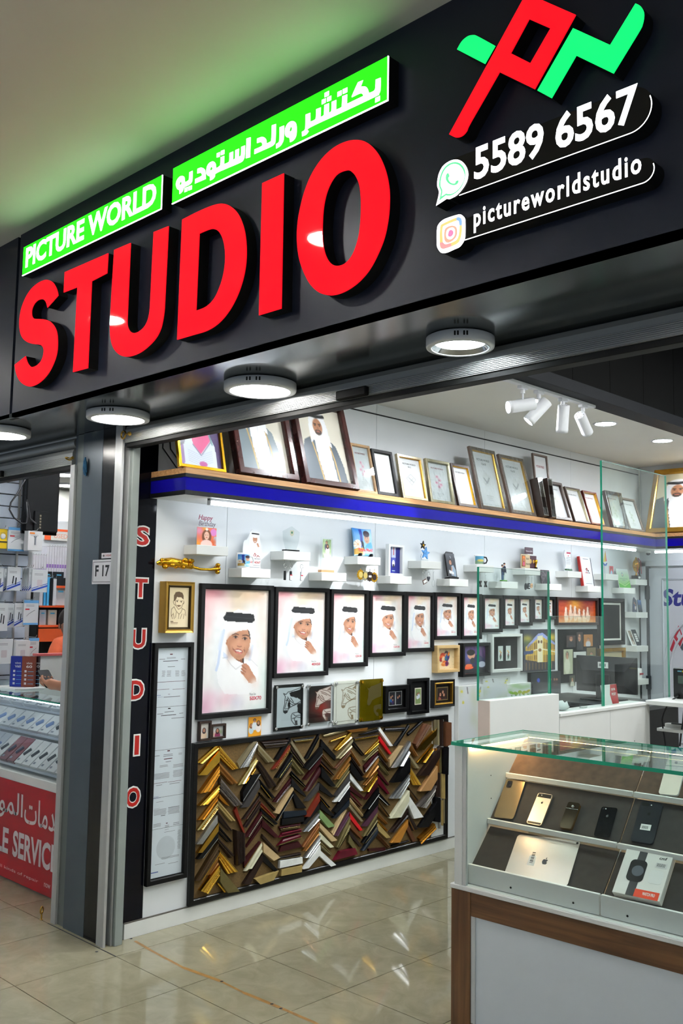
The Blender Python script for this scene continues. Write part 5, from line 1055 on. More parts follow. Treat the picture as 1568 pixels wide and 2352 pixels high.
cut = smooth([(-.072, 0, 1), (.056, 0, 1), (.056, .11), (.054, .15), (.04, .19), (.03, .218), (-.005, .222), (-.026, .205), (-.045, .165), (-.072, .14)], 4); MB().prism([cut], 0, .004, mat('white acrylic cutout', (230, 232, 234), .25, var=0)).obj('panel', t)
A = Art(40, 44, (238, 238, 240)); A.ell(.55, .45, .22, .3, (190, 134, 104)); A.ell(.55, .2, .34, .2, (240, 240, 242)); A.line([(.25, .1), (.9, .12)], .05, (30, 30, 32)); A.ell(.48, .42, .03, .02, (40, 28, 26)); A.ell(.64, .43, .03, .02, (40, 28, 26)); A.ell(.55, .62, .1, .04, (220, 200, 190)); A.poly([(.7, .75), (.85, .7), (1, .95), (.85, 1)], (190, 134, 104)); print_part(A.mesh('cutout_print'), t, .075, .085, .008, .165, .0046)
mb = MB(); rk = mat('logo red', (176, 40, 40), .5); put_text(mb, '55896567', .054, .032, .013, .0046, rk, .08, .03, anchor='r'); put_text(mb, 'PICTURE WORLD', .054, .055, .006, .0046, mat('charcoal print', (50, 50, 54), .5), .06, .02, anchor='r'); mb.box(-.03, .053, .02, .0225, .0042, .0046, MATS['grey type']); mb.box(-.04, .05, .009, .012, .0042, .0046, MATS['grey type'])
for p in ([(0, .066), (.012, .09)], [(.012, .09), (.022, .08)], [(.022, .08), (.012, .07)], [(.026, .066), (.034, .078)], [(.034, .078), (.048, .07)]): mb.tube([(p[0][0], p[0][1], .0048), (p[1][0], p[1][1], .0048)], .0018, rk, 4)
mb.obj('lettering', t); MB().box(-.072, .056, 0, .003, -.02, .006, blackm).obj('base', t)
# 3 crystal shield, keyrings
t = on_shelf(2, 'glass_award', 'clear glass shield award on a black base', 'award', .0, .06)
MB().prism([smooth([(-.062, .118, 1), (0, .148, 1), (.062, .118, 1), (.058, .07), (.04, .02), (.035, .012, 1), (-.035, .012, 1), (-.04, .02), (-.058, .07)], 4)], -.006, .006, clear).obj('shield', t); MB().box(-.052, .052, .004, .012, -.02, .02, blackm, .001).obj('base', t); MB().box(-.06, .06, 0, .004, -.026, .026, clear).obj('plinth', t)
mb = MB(); mb.prism([[(-.014, .125), (.014, .125), (.014, .1), (0, .09), (-.014, .1)]], .0064, .0064, mat('pale emblem', (190, 186, 160), .5)); mb.lathe([(.007, 0), (.007, .0004)], mat('emblem green', (60, 120, 90), .5), 12, (0, .112, .0064)); mb.obj('emblem', t)
def hook(t, x, z=.02): MB().tube([(x, 0, z), (x, -.016, z), (x + .004, -.022, z), (x + .01, -.02, z), (x + .011, -.014, z)], .0018, clear, 6).obj('hook', t)
def ring(t, x, y, r=.012, m=steel): MB().tube([(x + r * math.cos(a), y + r * math.sin(a), .02) for a in [k * math.pi / 8 for k in range(16)]], .0011, m, 6, closed=True).obj('ring', t)
def hang(i, dx, name, label, cat='keyring', group=None): return thing(name, label, cat, (.07, SY[i] + dx, SZ[i] - .0505), WALL, group)
for dx, lab, body, tagc in ((-.075, 'black bar keyring under the glass award', (20, 20, 22), None), (-.03, 'black and white leather keyring under the glass award', (26, 26, 30), 1), (.055, 'silver bar keyring with a red end', (196, 196, 200), 2)):
    t = hang(2, dx, 'keyring', lab, group='keyrings'); hook(t, 0); ring(t, .006, -.032)
    MB().tube([(.006, -.044, .02), (.006, -.062, .02)], .0012, steel, 6).obj('chain', t)
    MB().box(-.002, .014, -.115, -.062, .015, .023, mat('key fob ' + lab[:9], body, .3), .002).obj('fob', t)
    if tagc: MB().box(-.0025, .0145, -.113, -.085, .0232, .024, white).obj('plate', t); MB().box(-.0025, .0145, -.088, -.082, .0241, .0245, mat('key red', (190, 50, 70), .4)).obj('band', t)
# 4 couple acrylic photo on wood base
t = on_shelf(3, 'acrylic_photo', 'clear acrylic photo of a couple on a small wood base', 'photo', -.02, .06); MB().box(-.045, .055, .016, .21, -.003, .003, clear, .001).obj('sheet', t); MB().box(-.05, .06, 0, .016, -.015, .015, oakl, .001).obj('base', t)
print_part(people((150, 176, 130), [(.45, .18, .12, (90, 90, 100), (30, 26, 26), False), (.58, .36, .12, (226, 190, 206), (40, 30, 30), True)], 26, 42, lambda A: (A.blob(.5, .9, .5, .3, (230, 220, 226), .9), A.noise(30, 4, 10))), t, .072, .112, .005, .145, .0036)
# 5 cushion and medals
t = on_shelf(4, 'photo_cushion', 'square photo cushion with a boy and Picture World lettering', 'cushion', .005, .06, RX(-8))
mb = MB(); n = 12; vs = []; fs = []
for s in (1, -1):
    for i in range(n + 1):
        for j in range(n + 1):
            u, v = i / n * 2 - 1, j / n * 2 - 1; b_ = max(0, (1 - u ** 4) * (1 - v ** 4)) ** .5; k_ = 1 - .05 * (1 - abs(u)) * abs(v) - .05 * (1 - abs(v)) * abs(u); vs.append((u * .088 * (1 - .03 * (1 - v * v)), .092 + v * .09 * (1 - .03 * (1 - u * u)), s * (.003 + .02 * b_)))
    o_ = (n + 1) ** 2 * (0 if s == 1 else 1)
    for i in range(n):
        for j in range(n): q = (o_ + i * (n + 1) + j, o_ + (i + 1) * (n + 1) + j, o_ + (i + 1) * (n + 1) + j + 1, o_ + i * (n + 1) + j + 1); fs.append(q if s == 1 else q[::-1])
mb.add(vs, fs, mat('pale blue satin', (150, 196, 224), .5), True); mb.obj('cushion_body', t)
me = cush.copy()
for v in me.vertices:
    u, w2 = v.co.x * 2, v.co.y * 2; b_ = max(0, (1 - u ** 4) * (1 - w2 ** 4)) ** .5; v.co = (u * .087 * (1 - .03 * (1 - w2 * w2)), .092 + w2 * .089 * (1 - .03 * (1 - u * u)), .0042 + .0202 * b_)
link(bpy.data.objects.new('print', me), t)
put_text(MB(), 'Picture World', 0, .03, .022, .0258, mat('scarlet print', (206, 60, 60), .5), .125, .03, anchor='c').obj('lettering', t)
for sx in (-.05, .05): MB().box(sx - .008, sx + .008, 0, .018, -.02, .034, blackm, .003).obj('stand_foot', t)
for k, (c, m_, lab) in enumerate((((0, gold), gold, 'bright gold medal'), ((0, 0), mat('dull silver', (170, 164, 140), .3, .9), 'silver medal'), ((0, 0), mat('dark bronze', (60, 46, 40), .4, .7), 'dark bronze medal with a white plate'), ((0, 0), gold, 'gold medal with a dark centre'))):
    t = hang(4, -.055 + .042 * k, 'medal', lab + ' hanging under the cushion shelf', 'medal', 'medals'); hook(t, 0); r = .03
    pts = [((r + .003 * math.cos(12 * a)) * math.cos(a) + .006, (r + .003 * math.cos(12 * a)) * math.sin(a) - .062 - .004 * k) for a in [q * math.pi / 36 for q in range(72)]]
    MB().prism([pts], .017, .021, m_).obj('disc', t); MB().lathe([(.019, 0), (.019, .001)], {3: MATS['dark bronze'], 2: MATS['dark bronze']}.get(k, mat('pale gold foil', (226, 200, 120), .3, .8)), 24, (.006, -.062 - .004 * k, .021)).obj('inlay', t)
    if k == 2: MB().box(-.006, .018, -.076, -.064, .0222, .023, white).obj('plate', t)
    ring(t, .006, -.03, .005, m_)
# 6 car picture
t = on_shelf(5, 'framed_car', 'white box frame with a white sports car on blue', 'picture frame', -.005, .05); frame_mb(.152, .205, .018, .03, white).obj('frame', t); MB().box(-.07, .07, .006, .2, 0, .004, white).obj('backing', t); print_part(car_art(), t, .116, .169, 0, .1025, .006)
# 7 stars, keyrings
t = on_shelf(6, 'crystal_star', 'crystal award with a black star and a blue star', 'award', -.0, .055)
def star(cx, cy, r, rot=0): return [(cx + (r if k % 2 == 0 else r * .42) * math.sin(rot + k * math.pi / 5), cy + (r if k % 2 == 0 else r * .42) * math.cos(rot + k * math.pi / 5)) for k in range(10)]
MB().prism([star(-.015, .108, .03, .1)], -.004, .004, black).obj('black_star', t); MB().prism([star(.012, .055, .044, .15)], -.005, .005, mat('blue crystal', (90, 150, 210), .08, var=.5, vs=40)).obj('blue_star', t); MB().lathe([(.008, 0), (.008, .001)], gold, 10, (-.015, .108, .004)).obj('star_mark', t)
MB().box(-.03, .03, 0, .012, -.012, .012, clear, .002).obj('base', t); MB().tube([(-.03, .05, 0), (-.038, .03, 0), (-.03, .012, 0)], .0014, mat('slate blue wire', (70, 100, 130), .4), 6).obj('wire', t)
t = hang(6, -.05, 'keyring', 'brown plate keyring under the star shelf', group='keyrings'); hook(t, 0); ring(t, .004, -.03); MB().tube([(.004, -.04, .02), (.008, -.07, .02)], .0012, steel, 6).obj('chain', t); MB().box(-.022, .022, -.03, 0, 0, .005, mat('walnut fob', (84, 54, 40), .5), .002).xf(Matrix.Translation((.01, -.072, .016)) @ RZ(22)).obj('fob', t); MB().box(-.017, .017, -.024, -.006, .005, .006, white).xf(Matrix.Translation((.01, -.072, .016)) @ RZ(22)).obj('plate', t)
t = hang(6, .0, 'keyring', 'chrome heart keyring under the star shelf', group='keyrings'); hook(t, 0); ring(t, .004, -.036, .014)
MB().prism([smooth([(.004, -.056), (.014, -.052), (.018, -.062), (.004, -.084, 1), (-.01, -.062), (-.006, -.052)], 4)], .016, .022, mat('dark chrome', (90, 92, 98), .15, 1)).obj('heart', t)
t = hang(6, .05, 'keyring', 'keyring with a clear oval fob under the star shelf', group='keyrings'); hook(t, 0); MB().tube([(.004, -.02, .02), (.004, -.07, .02)], .0012, steel, 6).obj('chain', t); MB().tube([(.004 + .014 * math.cos(a), -.095 + .024 * math.sin(a), .02) for a in [k * math.pi / 8 for k in range(16)]], .002, clear, 6, closed=True).obj('fob', t)
# 8 slate
t = on_shelf(7, 'photo_slate', 'dark photo slate of a resting child on a stand', 'photo slate', .0, .06, RX(-10)); sl = [(-.05, .02), (.055, .012), (.055, .15), (.04, .192), (-.03, .195), (-.052, .17)]; MB().prism([sl], -.008, 0, black).obj('slab', t); print_part(slate_art(), t, .098, .165, .002, .1, .0006); MB().box(-.06, .05, 0, .012, -.03, .02, black, .004).obj('stand', t)
# 9 mug with black handle
t = on_shelf(8, 'mug', 'small mug with a desert picture and black handle', 'mug', .0, .06, RY(-30)); A = Art(20, 16, (80, 150, 180)); A.rect(0, .55, 1, 1, (120, 150, 120)); A.ell(.5, .55, .3, .12, (206, 186, 90)); A.poly([(.6, 1), (1, .4), (1, 1)], (20, 20, 40)); mug(t, A.mesh('mug_print'), .034, .072, hm=black)
for dx, lab in ((-.03, 'black letter X keyring under the mug shelf'), (.035, 'black letter keyring half behind the glass edge')):
    t = hang(8, dx, 'keyring', lab, group='keyrings'); hook(t, 0); MB().tube([(.004, -.02, .02), (.004, -.062, .02)], .0012, steel, 6).obj('chain', t); mb = MB()
    for s in (-1, 1): mb.tube([(.004 - s * .012, -.064, .02), (.004 + s * .012, -.104, .02)], .006, black, 6)
    mb.obj('letter', t)
# 10 figurine couple (toy)
t = on_shelf(9, 'figurine', 'small figurine of a standing couple on a green base', 'figurine', .0, .06)
MB().box(-.04, .04, 0, .003, -.02, .02, black).obj('base', t); mb = MB(); mb.box(-.032, .032, .003, .012, -.014, .014, mat('toy grass', (110, 180, 80), .7), .003); mb.obj('turf', t)
fs_ = mat('toy skin', (206, 160, 134), .5); fh = mat('toy hair', (24, 22, 24), .4); fb = mat('toy blue cloth', (60, 92, 132), .5); fn = mat('toy navy cloth', (28, 38, 62), .5); fw = mat('toy white cloth', (214, 224, 224), .5)
for x, hgt, leg, top in ((-.014, .128, fb, fn), (.012, .142, fw, fn)):
    for s in (-1, 1): MB().tube([(x + s * .004, .012, 0), (x + s * .0045, .05, 0), (x + s * .003, .076, 0)], [.0055, .006, .0065], leg, 8).obj('leg', t)
    MB().tube([(x, .07, 0), (x, .09, 0), (x, hgt - .032, 0), (x, hgt - .024, 0)], [.008, .0105, .011, .004], top, 10).obj('torso', t); MB().ball((x, hgt - .012, 0), .0085, fs_, 10, (.9, 1.1, .95)).obj('head', t); MB().ball((x, hgt - .007, -.001), .0088, fh, 10, (1, .8, 1)).obj('hair', t)
    for s in (-1, 1): MB().tube([(x + s * .011, hgt - .034, 0), (x + s * .014, hgt - .06, .003), (x + s * .010, hgt - .078, .006)], [.004, .0035, .003], top, 6).obj('arm', t)
# 11 wooden plaque, maroon box
t = on_shelf(10, 'wood_plaque', 'light wood plaque with a small portrait and engraved name', 'plaque', -.05, .085); MB().box(-.062, .062, 0, .105, -.008, 0, mat('birch board', (196, 176, 142), .5), .004).obj('board', t); MB().box(-.052, -.006, .012, .096, 0, .002, dwal).obj('photo_mount', t); print_part(people((214, 120, 40), [(.5, .4, .17, (190, 70, 120), (60, 30, 24), True)], 18, 30), t, .038, .076, -.029, .054, .0024); mb = MB(); put_text(mb, 'Book', .008, .066, .016, .0006, ink, .036, .02); put_text(mb, 'Mohamed', .002, .026, .016, .0006, ink, .052, 0, shear=.2); mb.obj('lettering', t)
mar = mat('maroon card', (66, 30, 44), .4); t = on_shelf(10, 'gift_box', 'maroon gift box with gold pictures and a Welcome to Qatar lid', 'box', .06, .055)
MB().box(-.055, .055, 0, .1, -.02, .02, mar, .001).obj('box', t); MB().box(-.06, .05, .112, .165, -.012, -.008, mar).obj('lid_panel', t); MB().box(-.055, .055, .1, .112, -.02, .012, white).obj('sleeve', t); mb = MB(); put_text(mb, 'Welcome to QATAR', -.005, .128, .013, -.0076, mat('pale print', (206, 196, 200), .5), .09, .02, anchor='c'); mb.obj('lettering', t)
for x, w2 in ((-.03, .018), (.015, .014)): MB().lathe([(w2, 0), (w2 * .8, .0008)], mat('gold foil print', (196, 160, 90), .35, .5), 16, (x, .055, .0202)).obj('medallion', t)
t = on_shelf(10, 'small_trophy', 'tiny black and gold trophy at the end of the gift box', 'trophy', .098, .08); MB().lathe([(.012, 0), (.012, .012), (.004, .014), (.004, .03), (.012, .05), (.014, .07), (0, .07)], gold, 12, ax='y').obj('cup', t); MB().lathe([(.013, 0), (.013, .012)], black, 12, ax='y').obj('base', t)
# keychains letters under 11
for k, (lab, ch) in enumerate((('large black number keyring under the plaque shelf', '0'), ('black and white letter E keyring', 'E'), ('wooden bead keyring under the plaque shelf', 'o'), ('thin clear key pendant under the plaque shelf', 'l'))):
    t = hang(10, -.06 + .04 * k, 'keyring', lab, group='keyrings'); hook(t, 0); MB().tube([(.004, -.02, .02), (.004, -.06, .02)], .0012, steel, 6).obj('chain', t); h2 = .052 - .008 * k
    put_text(MB(), ch, -.014, -.062 - h2, h2, .016, [ink, ink, mat('beech bead', (206, 160, 120), .5), clear][k], .03, .04, .006, .1).obj('fob', t)
# 12 dim collage card
t = on_shelf(11, 'photo_card', 'dark patterned photo card on the twelfth shelf', 'photo', -.01, .05, RX(-6)); MB().box(-.075, .055, 0, .11, -.003, 0, dwal).obj('card', t); A = Art(24, 20, (70, 56, 66)); A.noise(60, 9, 9); print_part(A.mesh('card_print'), t, .126, .106, -.01, .055, .0005)
# 13 crystal scroll award
t = on_shelf(12, 'scroll_award', 'clear scroll shaped award with a red heading', 'award', -.01, .06); cr = [(-.05 + .012 * math.sin(k / 12 * 6), .02 + .15 * k / 12) for k in range(13)]; mb = MB(); mb.prism([cr[::-1] + [(p[0] + .085, p[1] + .004) for p in cr]], -.004, .004, mat('white crystal', (222, 226, 232), .1, var=.05)); mb.obj('scroll', t); MB().lathe([(.013, -.045), (.013, .05)], clear, 16, (0, .014, 0), 'x').obj('roll', t); MB().box(-.04, .045, .008, .02, -.006, .012, mat('award green', (40, 92, 46), .4)).obj('green_strip', t); MB().box(-.05, .05, 0, .003, -.02, .02, clear).obj('base', t)
mb = MB(); mb.box(-.03, .033, .142, .156, .0042, .0048, mat('award red', (176, 40, 70), .5)); 
for k in range(5): mb.box(-.032, .03, .06 + .013 * k, .0625 + .013 * k, .0042, .0046, MATS['grey type'])
mb.box(-.01, .002, .12, .133, .0042, .0046, MATS['award red']); mb.obj('print', t)
# 14 white book with red spine
t = on_shelf(13, 'presentation_book', 'large white picture book with red spine and shop logo', 'book', -.01, .078, RX(-9)); MB().box(-.085, .075, 0, .245, -.022, 0, mat('white cover', (222, 226, 232), .35), .001).obj('cover', t); MB().box(-.1, -.085, -.0, .248, -.022, .001, mat('red spine', (176, 40, 34), .4), .001).obj('spine', t); MB().box(.075, .082, 0, .24, -.02, .001, mat('navy edge', (24, 30, 44), .4)).obj('edge', t)
mb = MB(); put_text(mb, 'PICTURE', -.034, .105, .012, .0006, rk, .036, .03); put_text(mb, 'WORLD', .006, .105, .012, .0006, ink, .034, .03); mb.box(-.045, .04, .225, .23, 0, .0006, MATS['grey type']); mb.box(-.05, .05, .018, .021, 0, .0006, MATS['grey type'])
for a, b_, m_ in (((-.018, .122), (-.006, .152), rk), ((-.006, .152), (.006, .138), rk), ((.006, .138), (-.004, .13), rk), ((-.024, .14), (-.012, .146), ink), ((.006, .122), (.014, .134), ink), ((.014, .134), (.022, .124), ink)): mb.tube([(*a, .001), (*b_, .001)], .003, m_, 4)
mb.obj('lettering', t)
# 15 boat plaque and photo, 16 green brochure
t = on_shelf(14, 'photo_block', 'small red photo block with a portrait beside the tall glass', 'photo block', .05, .08); MB().box(-.035, .035, 0, .072, -.008, 0, clear, .003).obj('block', t); print_part(people((190, 60, 70), [(.5, .4, .16, (150, 190, 210), (50, 34, 30), False)], 18, 18), t, .066, .068, 0, .036, .0006)
t = on_shelf(14, 'boat_ornament', 'colourful sail boat ornament on the fifteenth shelf', 'ornament', .03, .03); MB().prism([smooth([(-.03, .1), (.0, .085), (.035, .1), (.02, .075), (-.015, .075)], 4)], 0, .004, mat('boat blue', (50, 96, 176), .4)).obj('hull', t); MB().prism([[(-.025, .105), (.008, .11), (.004, .19)]], 0, .003, mat('sail yellow', (216, 200, 70), .4)).obj('sail', t); MB().prism([[(.01, .11), (.03, .115), (.006, .2)]], 0, .003, mat('sail red', (206, 80, 90), .4)).obj('sail', t); MB().box(-.004, .004, 0, .09, -.002, 0, clear).obj('stand', t)
t = on_shelf(15, 'brochure', 'green and white leaning brochure with a round school emblem', 'brochure', .0, .075, RX(-12)); A = Art(40, 40); A.grad((214, 224, 226), (120, 190, 90)); A.poly([(0, .7), (.5, .85), (1, .6), (1, 1), (0, 1)], (90, 180, 60)); A.line([(0, .72), (.5, .9), (1, .68)], .02, (190, 226, 150)); A.ell(.45, .3, .08, .1, (70, 90, 150)); A.ell(.45, .3, .055, .07, (220, 224, 200)); A.ell(.47, .32, .02, .03, (206, 180, 60)); A.line([(.2, .52), (.85, .52)], .012, (110, 140, 130)); A.line([(.38, .6), (.62, .6)], .012, (110, 140, 130)); MB().box(-.105, .105, 0, .17, -.004, 0, white).obj('card', t); print_part(A.mesh('brochure_print', PRINTG), t, .208, .168, 0, .085, .0006)
# corner column
t = thing('trophy', 'gold trophy cup with red ribbons on the top corner shelf', 'trophy', (.06, 5.37, CZ[0] + .0005)); MB().box(-.03, .03, -.035, .035, 0, .035, black, .002).obj('base', t); MB().lathe([(.018, .035), (.006, .045), (.006, .065), (.02, .08), (.032, .12), (.03, .15), (.02, .17), (.012, .18), (.008, .195), (.004, .2), (0, .205)], gold, 20, cap=(0, 0)).obj('cup', t); MB().box(.03, .031, -.02, .02, .008, .026, white).obj('plate', t)
rb = mat('red ribbon', (150, 24, 36), .5)
for s in (-1, 1): MB().tube([(.02, s * .004, .19), (.034, s * .02, .16), (.03, s * .034, .1), (.036, s * .03, .05)], .003, rb, 6).obj('ribbon', t)
for s in (-1, 1): MB().tube([(0, s * .03, .1), (0, s * .05, .13), (0, s * .045, .16), (0, s * .026, .16)], .003, gold, 6).obj('handle', t)
t = thing('photo_cutout', 'cut-out of a couple on the second corner shelf', 'photo', (.07, 5.315, CZ[1] + .0005), WALL); 
MB().prism([smooth([(-.04, 0, 1), (.04, 0, 1), (.04, .06), (.03, .1), (.01, .115), (-.015, .13), (-.035, .09)], 4)], -.004, 0, mat('cutout backing', (60, 66, 84), .5)).obj('panel', t); print_part(people((60, 66, 84), [(.35, .2, .14, (40, 60, 110), (30, 24, 22), False), (.68, .32, .13, (206, 196, 190), (30, 24, 22), True)], 20, 32), t, .064, .1, .0, .05, .0006)
t = thing('photo_card', 'small landscape photo card on the second corner shelf', 'photo', (.07, 5.425, CZ[1] + .0005), WALL @ RX(-8)); MB().box(-.035, .035, 0, .11, -.003, 0, blackm).obj('card', t); A = Art(20, 30); A.grad((90, 130, 190), (40, 44, 48)); A.ell(.4, .5, .3, .12, (90, 90, 80)); print_part(A.mesh('card_print'), t, .066, .106, 0, .055, .0005)
t = thing('photo_folder', 'open black and white photo folder on the third corner shelf', 'photo folder', (.06, 5.36, CZ[2] + .0005), WALL @ RX(-22)); MB().box(-.085, 0, 0, .15, -.004, 0, white).obj('leaf', t); MB().box(0, .085, 0, .15, -.004, .001, mat('slate leaf', (44, 52, 60), .5)).obj('leaf', t); print_part(people((150, 140, 120), [(.5, .4, .14, (60, 50, 50), (40, 30, 30), True), (.4, .7, .12, (220, 210, 200), (50, 40, 40), False)], 16, 34), t, .05, .13, -.04, .075, .0008)
mb = MB()
for k in range(4): mb.box(.022, .07, .035 + .02 * k, .052 + .02 * k, .0012, .0016, white)
mb.obj('note_slot', t)
t = thing('mug', 'white mug with black inside and handle on the lowest corner shelf', 'mug', (.06, 5.37, CZ[3] + .0005), WALL @ RY(0)); mug(t, None, .038, .09, hm=black); MB().lathe([(.0344, .088), (.034, .02)], black, 24, cap=(0, 0), ax='y').obj('lining', t); MB().box(-.036, .03, .035, .05, .0375, .039, mat('mug logo band', (150, 50, 60), .5)).obj('logo_band', t)

# ================================================================ MOULDING SAMPLE BOARD
y0, y1, z0, z1 = .526, 2.688, .080, .908
t = thing('moulding_board', 'cork board in a black frame covered with frame moulding samples', 'display board', (.001, (y0 + y1) / 2, z0), WALL); w_, h_ = y1 - y0, z1 - z0
frame_mb(w_, h_, .030, .026, black).obj('frame', t)
cork = mat('cork', (100, 78, 42), .85, var=.22, vs=120, bump=.4, bs=300); ycut = oX(*px(m2, (1238, 600)), .01).y - (y0 + y1) / 2
MB().box(-w_ / 2 + .02, ycut, .02, h_ - .02, 0, .010, cork).obj('cork_panel', t); MB().box(ycut + .002, w_ / 2 - .02, .02, h_ - .02, 0, .009, white).obj('white_strip', t)
FIN = {'gold': ((214, 168, 66), .24, 1), 'bgold': ((232, 184, 70), .18, 1), 'ogold': ((192, 128, 40), .3, .9), 'pgold': ((226, 206, 140), .2, 1), 'silver': ((196, 198, 200), .22, .9), 'dsilver': ((120, 112, 108), .3, .7), 'champ': ((168, 156, 122), .3, .8), 'white': ((216, 218, 216), .35, 0), 'cream': ((200, 198, 170), .4, 0), 'beige': ((184, 158, 116), .45, 0), 'tan': ((160, 138, 84), .45, .1), 'olive': ((104, 94, 56), .4, .4), 'taupe': ((128, 118, 92), .4, .2), 'black': ((14, 14, 16), .25, 0), 'dblue': ((24, 32, 42), .3, 0), 'grey': ((60, 58, 58), .35, 0), 'dbrown': ((36, 24, 20), .3, 0), 'brown': ((92, 54, 26), .35, 0), 'gbrown': ((134, 88, 34), .32, .5), 'bronze': ((70, 52, 28), .35, .6), 'maroon': ((52, 16, 20), .25, 0), 'burg': ((84, 14, 30), .22, 0), 'redbr': ((110, 38, 24), .3, 0), 'red': ((182, 24, 30), .3, 0), 'green': ((112, 138, 86), .5, 0), 'copper': ((150, 96, 56), .3, .6), 'purple': ((74, 44, 60), .35, 0), 'wood': ((168, 126, 80), .45, 0), 'orange': ((182, 122, 46), .35, .1), 'walnut': ((88, 54, 34), .4, 0)}
NM = {'gold': 'gold', 'bgold': 'bright gold', 'ogold': 'orange gold', 'pgold': 'pale gold', 'silver': 'silver', 'dsilver': 'dull silver', 'champ': 'champagne', 'white': 'white', 'cream': 'cream', 'beige': 'beige', 'tan': 'tan', 'olive': 'olive', 'taupe': 'taupe', 'black': 'black', 'dblue': 'blue black', 'grey': 'charcoal', 'dbrown': 'dark brown', 'brown': 'brown', 'gbrown': 'golden brown', 'bronze': 'bronze', 'maroon': 'maroon', 'burg': 'burgundy', 'redbr': 'red brown', 'red': 'red', 'green': 'green', 'copper': 'copper', 'purple': 'plum', 'wood': 'light wood', 'orange': 'amber', 'walnut': 'walnut'}
def fin(k): c, r, m = FIN[k]; return mat('moulding ' + NM[k], c, r, m, var=.14, vs=18, spec=.5 if m or sum(c) > 260 else .25)
PROF = {'p': [(0, .6), (.04, 1), (.96, 1), (1, .6)], 's': [(0, .5), (.05, .8), (.3, .95), (.5, .6), (.7, .62), (.85, 1), (1, .5)], 'r': [(0, .4), (.06, .9), (.2, 1), (.35, .75), (.5, .95), (.68, .6), (.8, .85), (.92, .7), (1, .4)], 'o': [(0, .3), (.1, .75), (.35, 1), (.65, 1), (.9, .75), (1, .3)]}
cnt = {}
def sample(c, col, arm, fn, q, prof='s', ln=None, dec=None):
    P = [oX(*px(c, p), .03) for p in q]; A_, B_, C_, D_ = [(p.y, p.z) for p in P]
    cy, cz = sum(p[0] for p in (A_, B_, C_, D_)) / 4, sum(p[1] for p in (A_, B_, C_, D_)) / 4
    key = (col, arm); cnt[key] = cnt.get(key, 0) + 1; n = cnt[key]
    nth = ['first', 'second', 'third', 'fourth', 'fifth', 'sixth', 'seventh', 'eighth', 'ninth', 'tenth', 'eleventh', 'twelfth', 'thirteenth', 'fourteenth', 'fifteenth', 'sixteenth', 'seventeenth', 'eighteenth', 'nineteenth', 'twentieth'][n - 1]
    where = {'L': 'left arm of chevron column', 'R': 'right arm of chevron column', 'T': 'level top row near column', 'B': 'level stack near column', 'V': 'upright far end stack, column'}[arm]
    t = thing('moulding_sample', f'{NM[fn]} moulding sample, {nth} down on the {where} {NTH_[col]}', 'moulding sample', (.011, cy, cz), WALL, 'moulding samples on the cork board')
    W2 = math.hypot(A_[0] - D_[0], A_[1] - D_[1]); th = min(.034, max(.014, W2 * .35)) + .0013 * (n % 5)
    pf = PROF[prof]; mb = MB(); vs = []
    def at(a, b, k): return (a[0] + (b[0] - a[0]) * k - cy, a[1] + (b[1] - a[1]) * k - cz)
    for k, h in [(0, 0)] + pf + [(1, 0)]:
        u = at(A_, D_, k); v = at(B_, C_, k); vs += [(u[0], u[1], h * th), (v[0], v[1], h * th)]
    N = len(pf) + 2
    mb.add(vs, [(2 * i, 2 * i + 1, 2 * i + 3, 2 * i + 2) for i in range(N - 1)], fin(fn))
    mb.add([vs[2 * i] for i in range(N)], [tuple(range(N))], fin(fn)); mb.add([vs[2 * i + 1] for i in range(N)], [tuple(range(N))[::-1]], fin(fn))
    if ln:       # inlaid line strip along the piece
        k0_, k1_ = .78, .9; hz = th * 1.02; a = [at(A_, D_, k0_), at(B_, C_, k0_), at(B_, C_, k1_), at(A_, D_, k1_)]; mb.add([(p[0], p[1], hz) for p in a], [(0, 1, 2, 3)], fin(ln)); 
    mb.obj('strip', t)
    if dec:      # carved beads or ribs along the piece
        m_ = fin(dec); L = math.hypot(A_[0] - B_[0], A_[1] - B_[1]); nb = max(6, int(L / .011)); mb = MB()
        for i in range(nb):
            e = (i + .5) / nb; kk = .62; p = at(A_, D_, kk); q2 = at(B_, C_, kk); x, y = p[0] + (q2[0] - p[0]) * e, p[1] + (q2[1] - p[1]) * e; r = .0038; z = th * .82
            mb.add([(x - r, y, z), (x, y - r, z), (x + r, y, z), (x, y + r, z), (x, y, z + r)], [(0, 1, 4), (1, 2, 4), (2, 3, 4), (3, 0, 4)], m_, True)
        o = mb.obj('beading', t); o['kind'] = 'stuff'
    return t
NTH_ = {1: 'one', 2: 'two', 3: 'three', 4: 'four', 5: 'five', 6: 'six', 7: 'seven', 8: 'eight', 9: 'nine'}
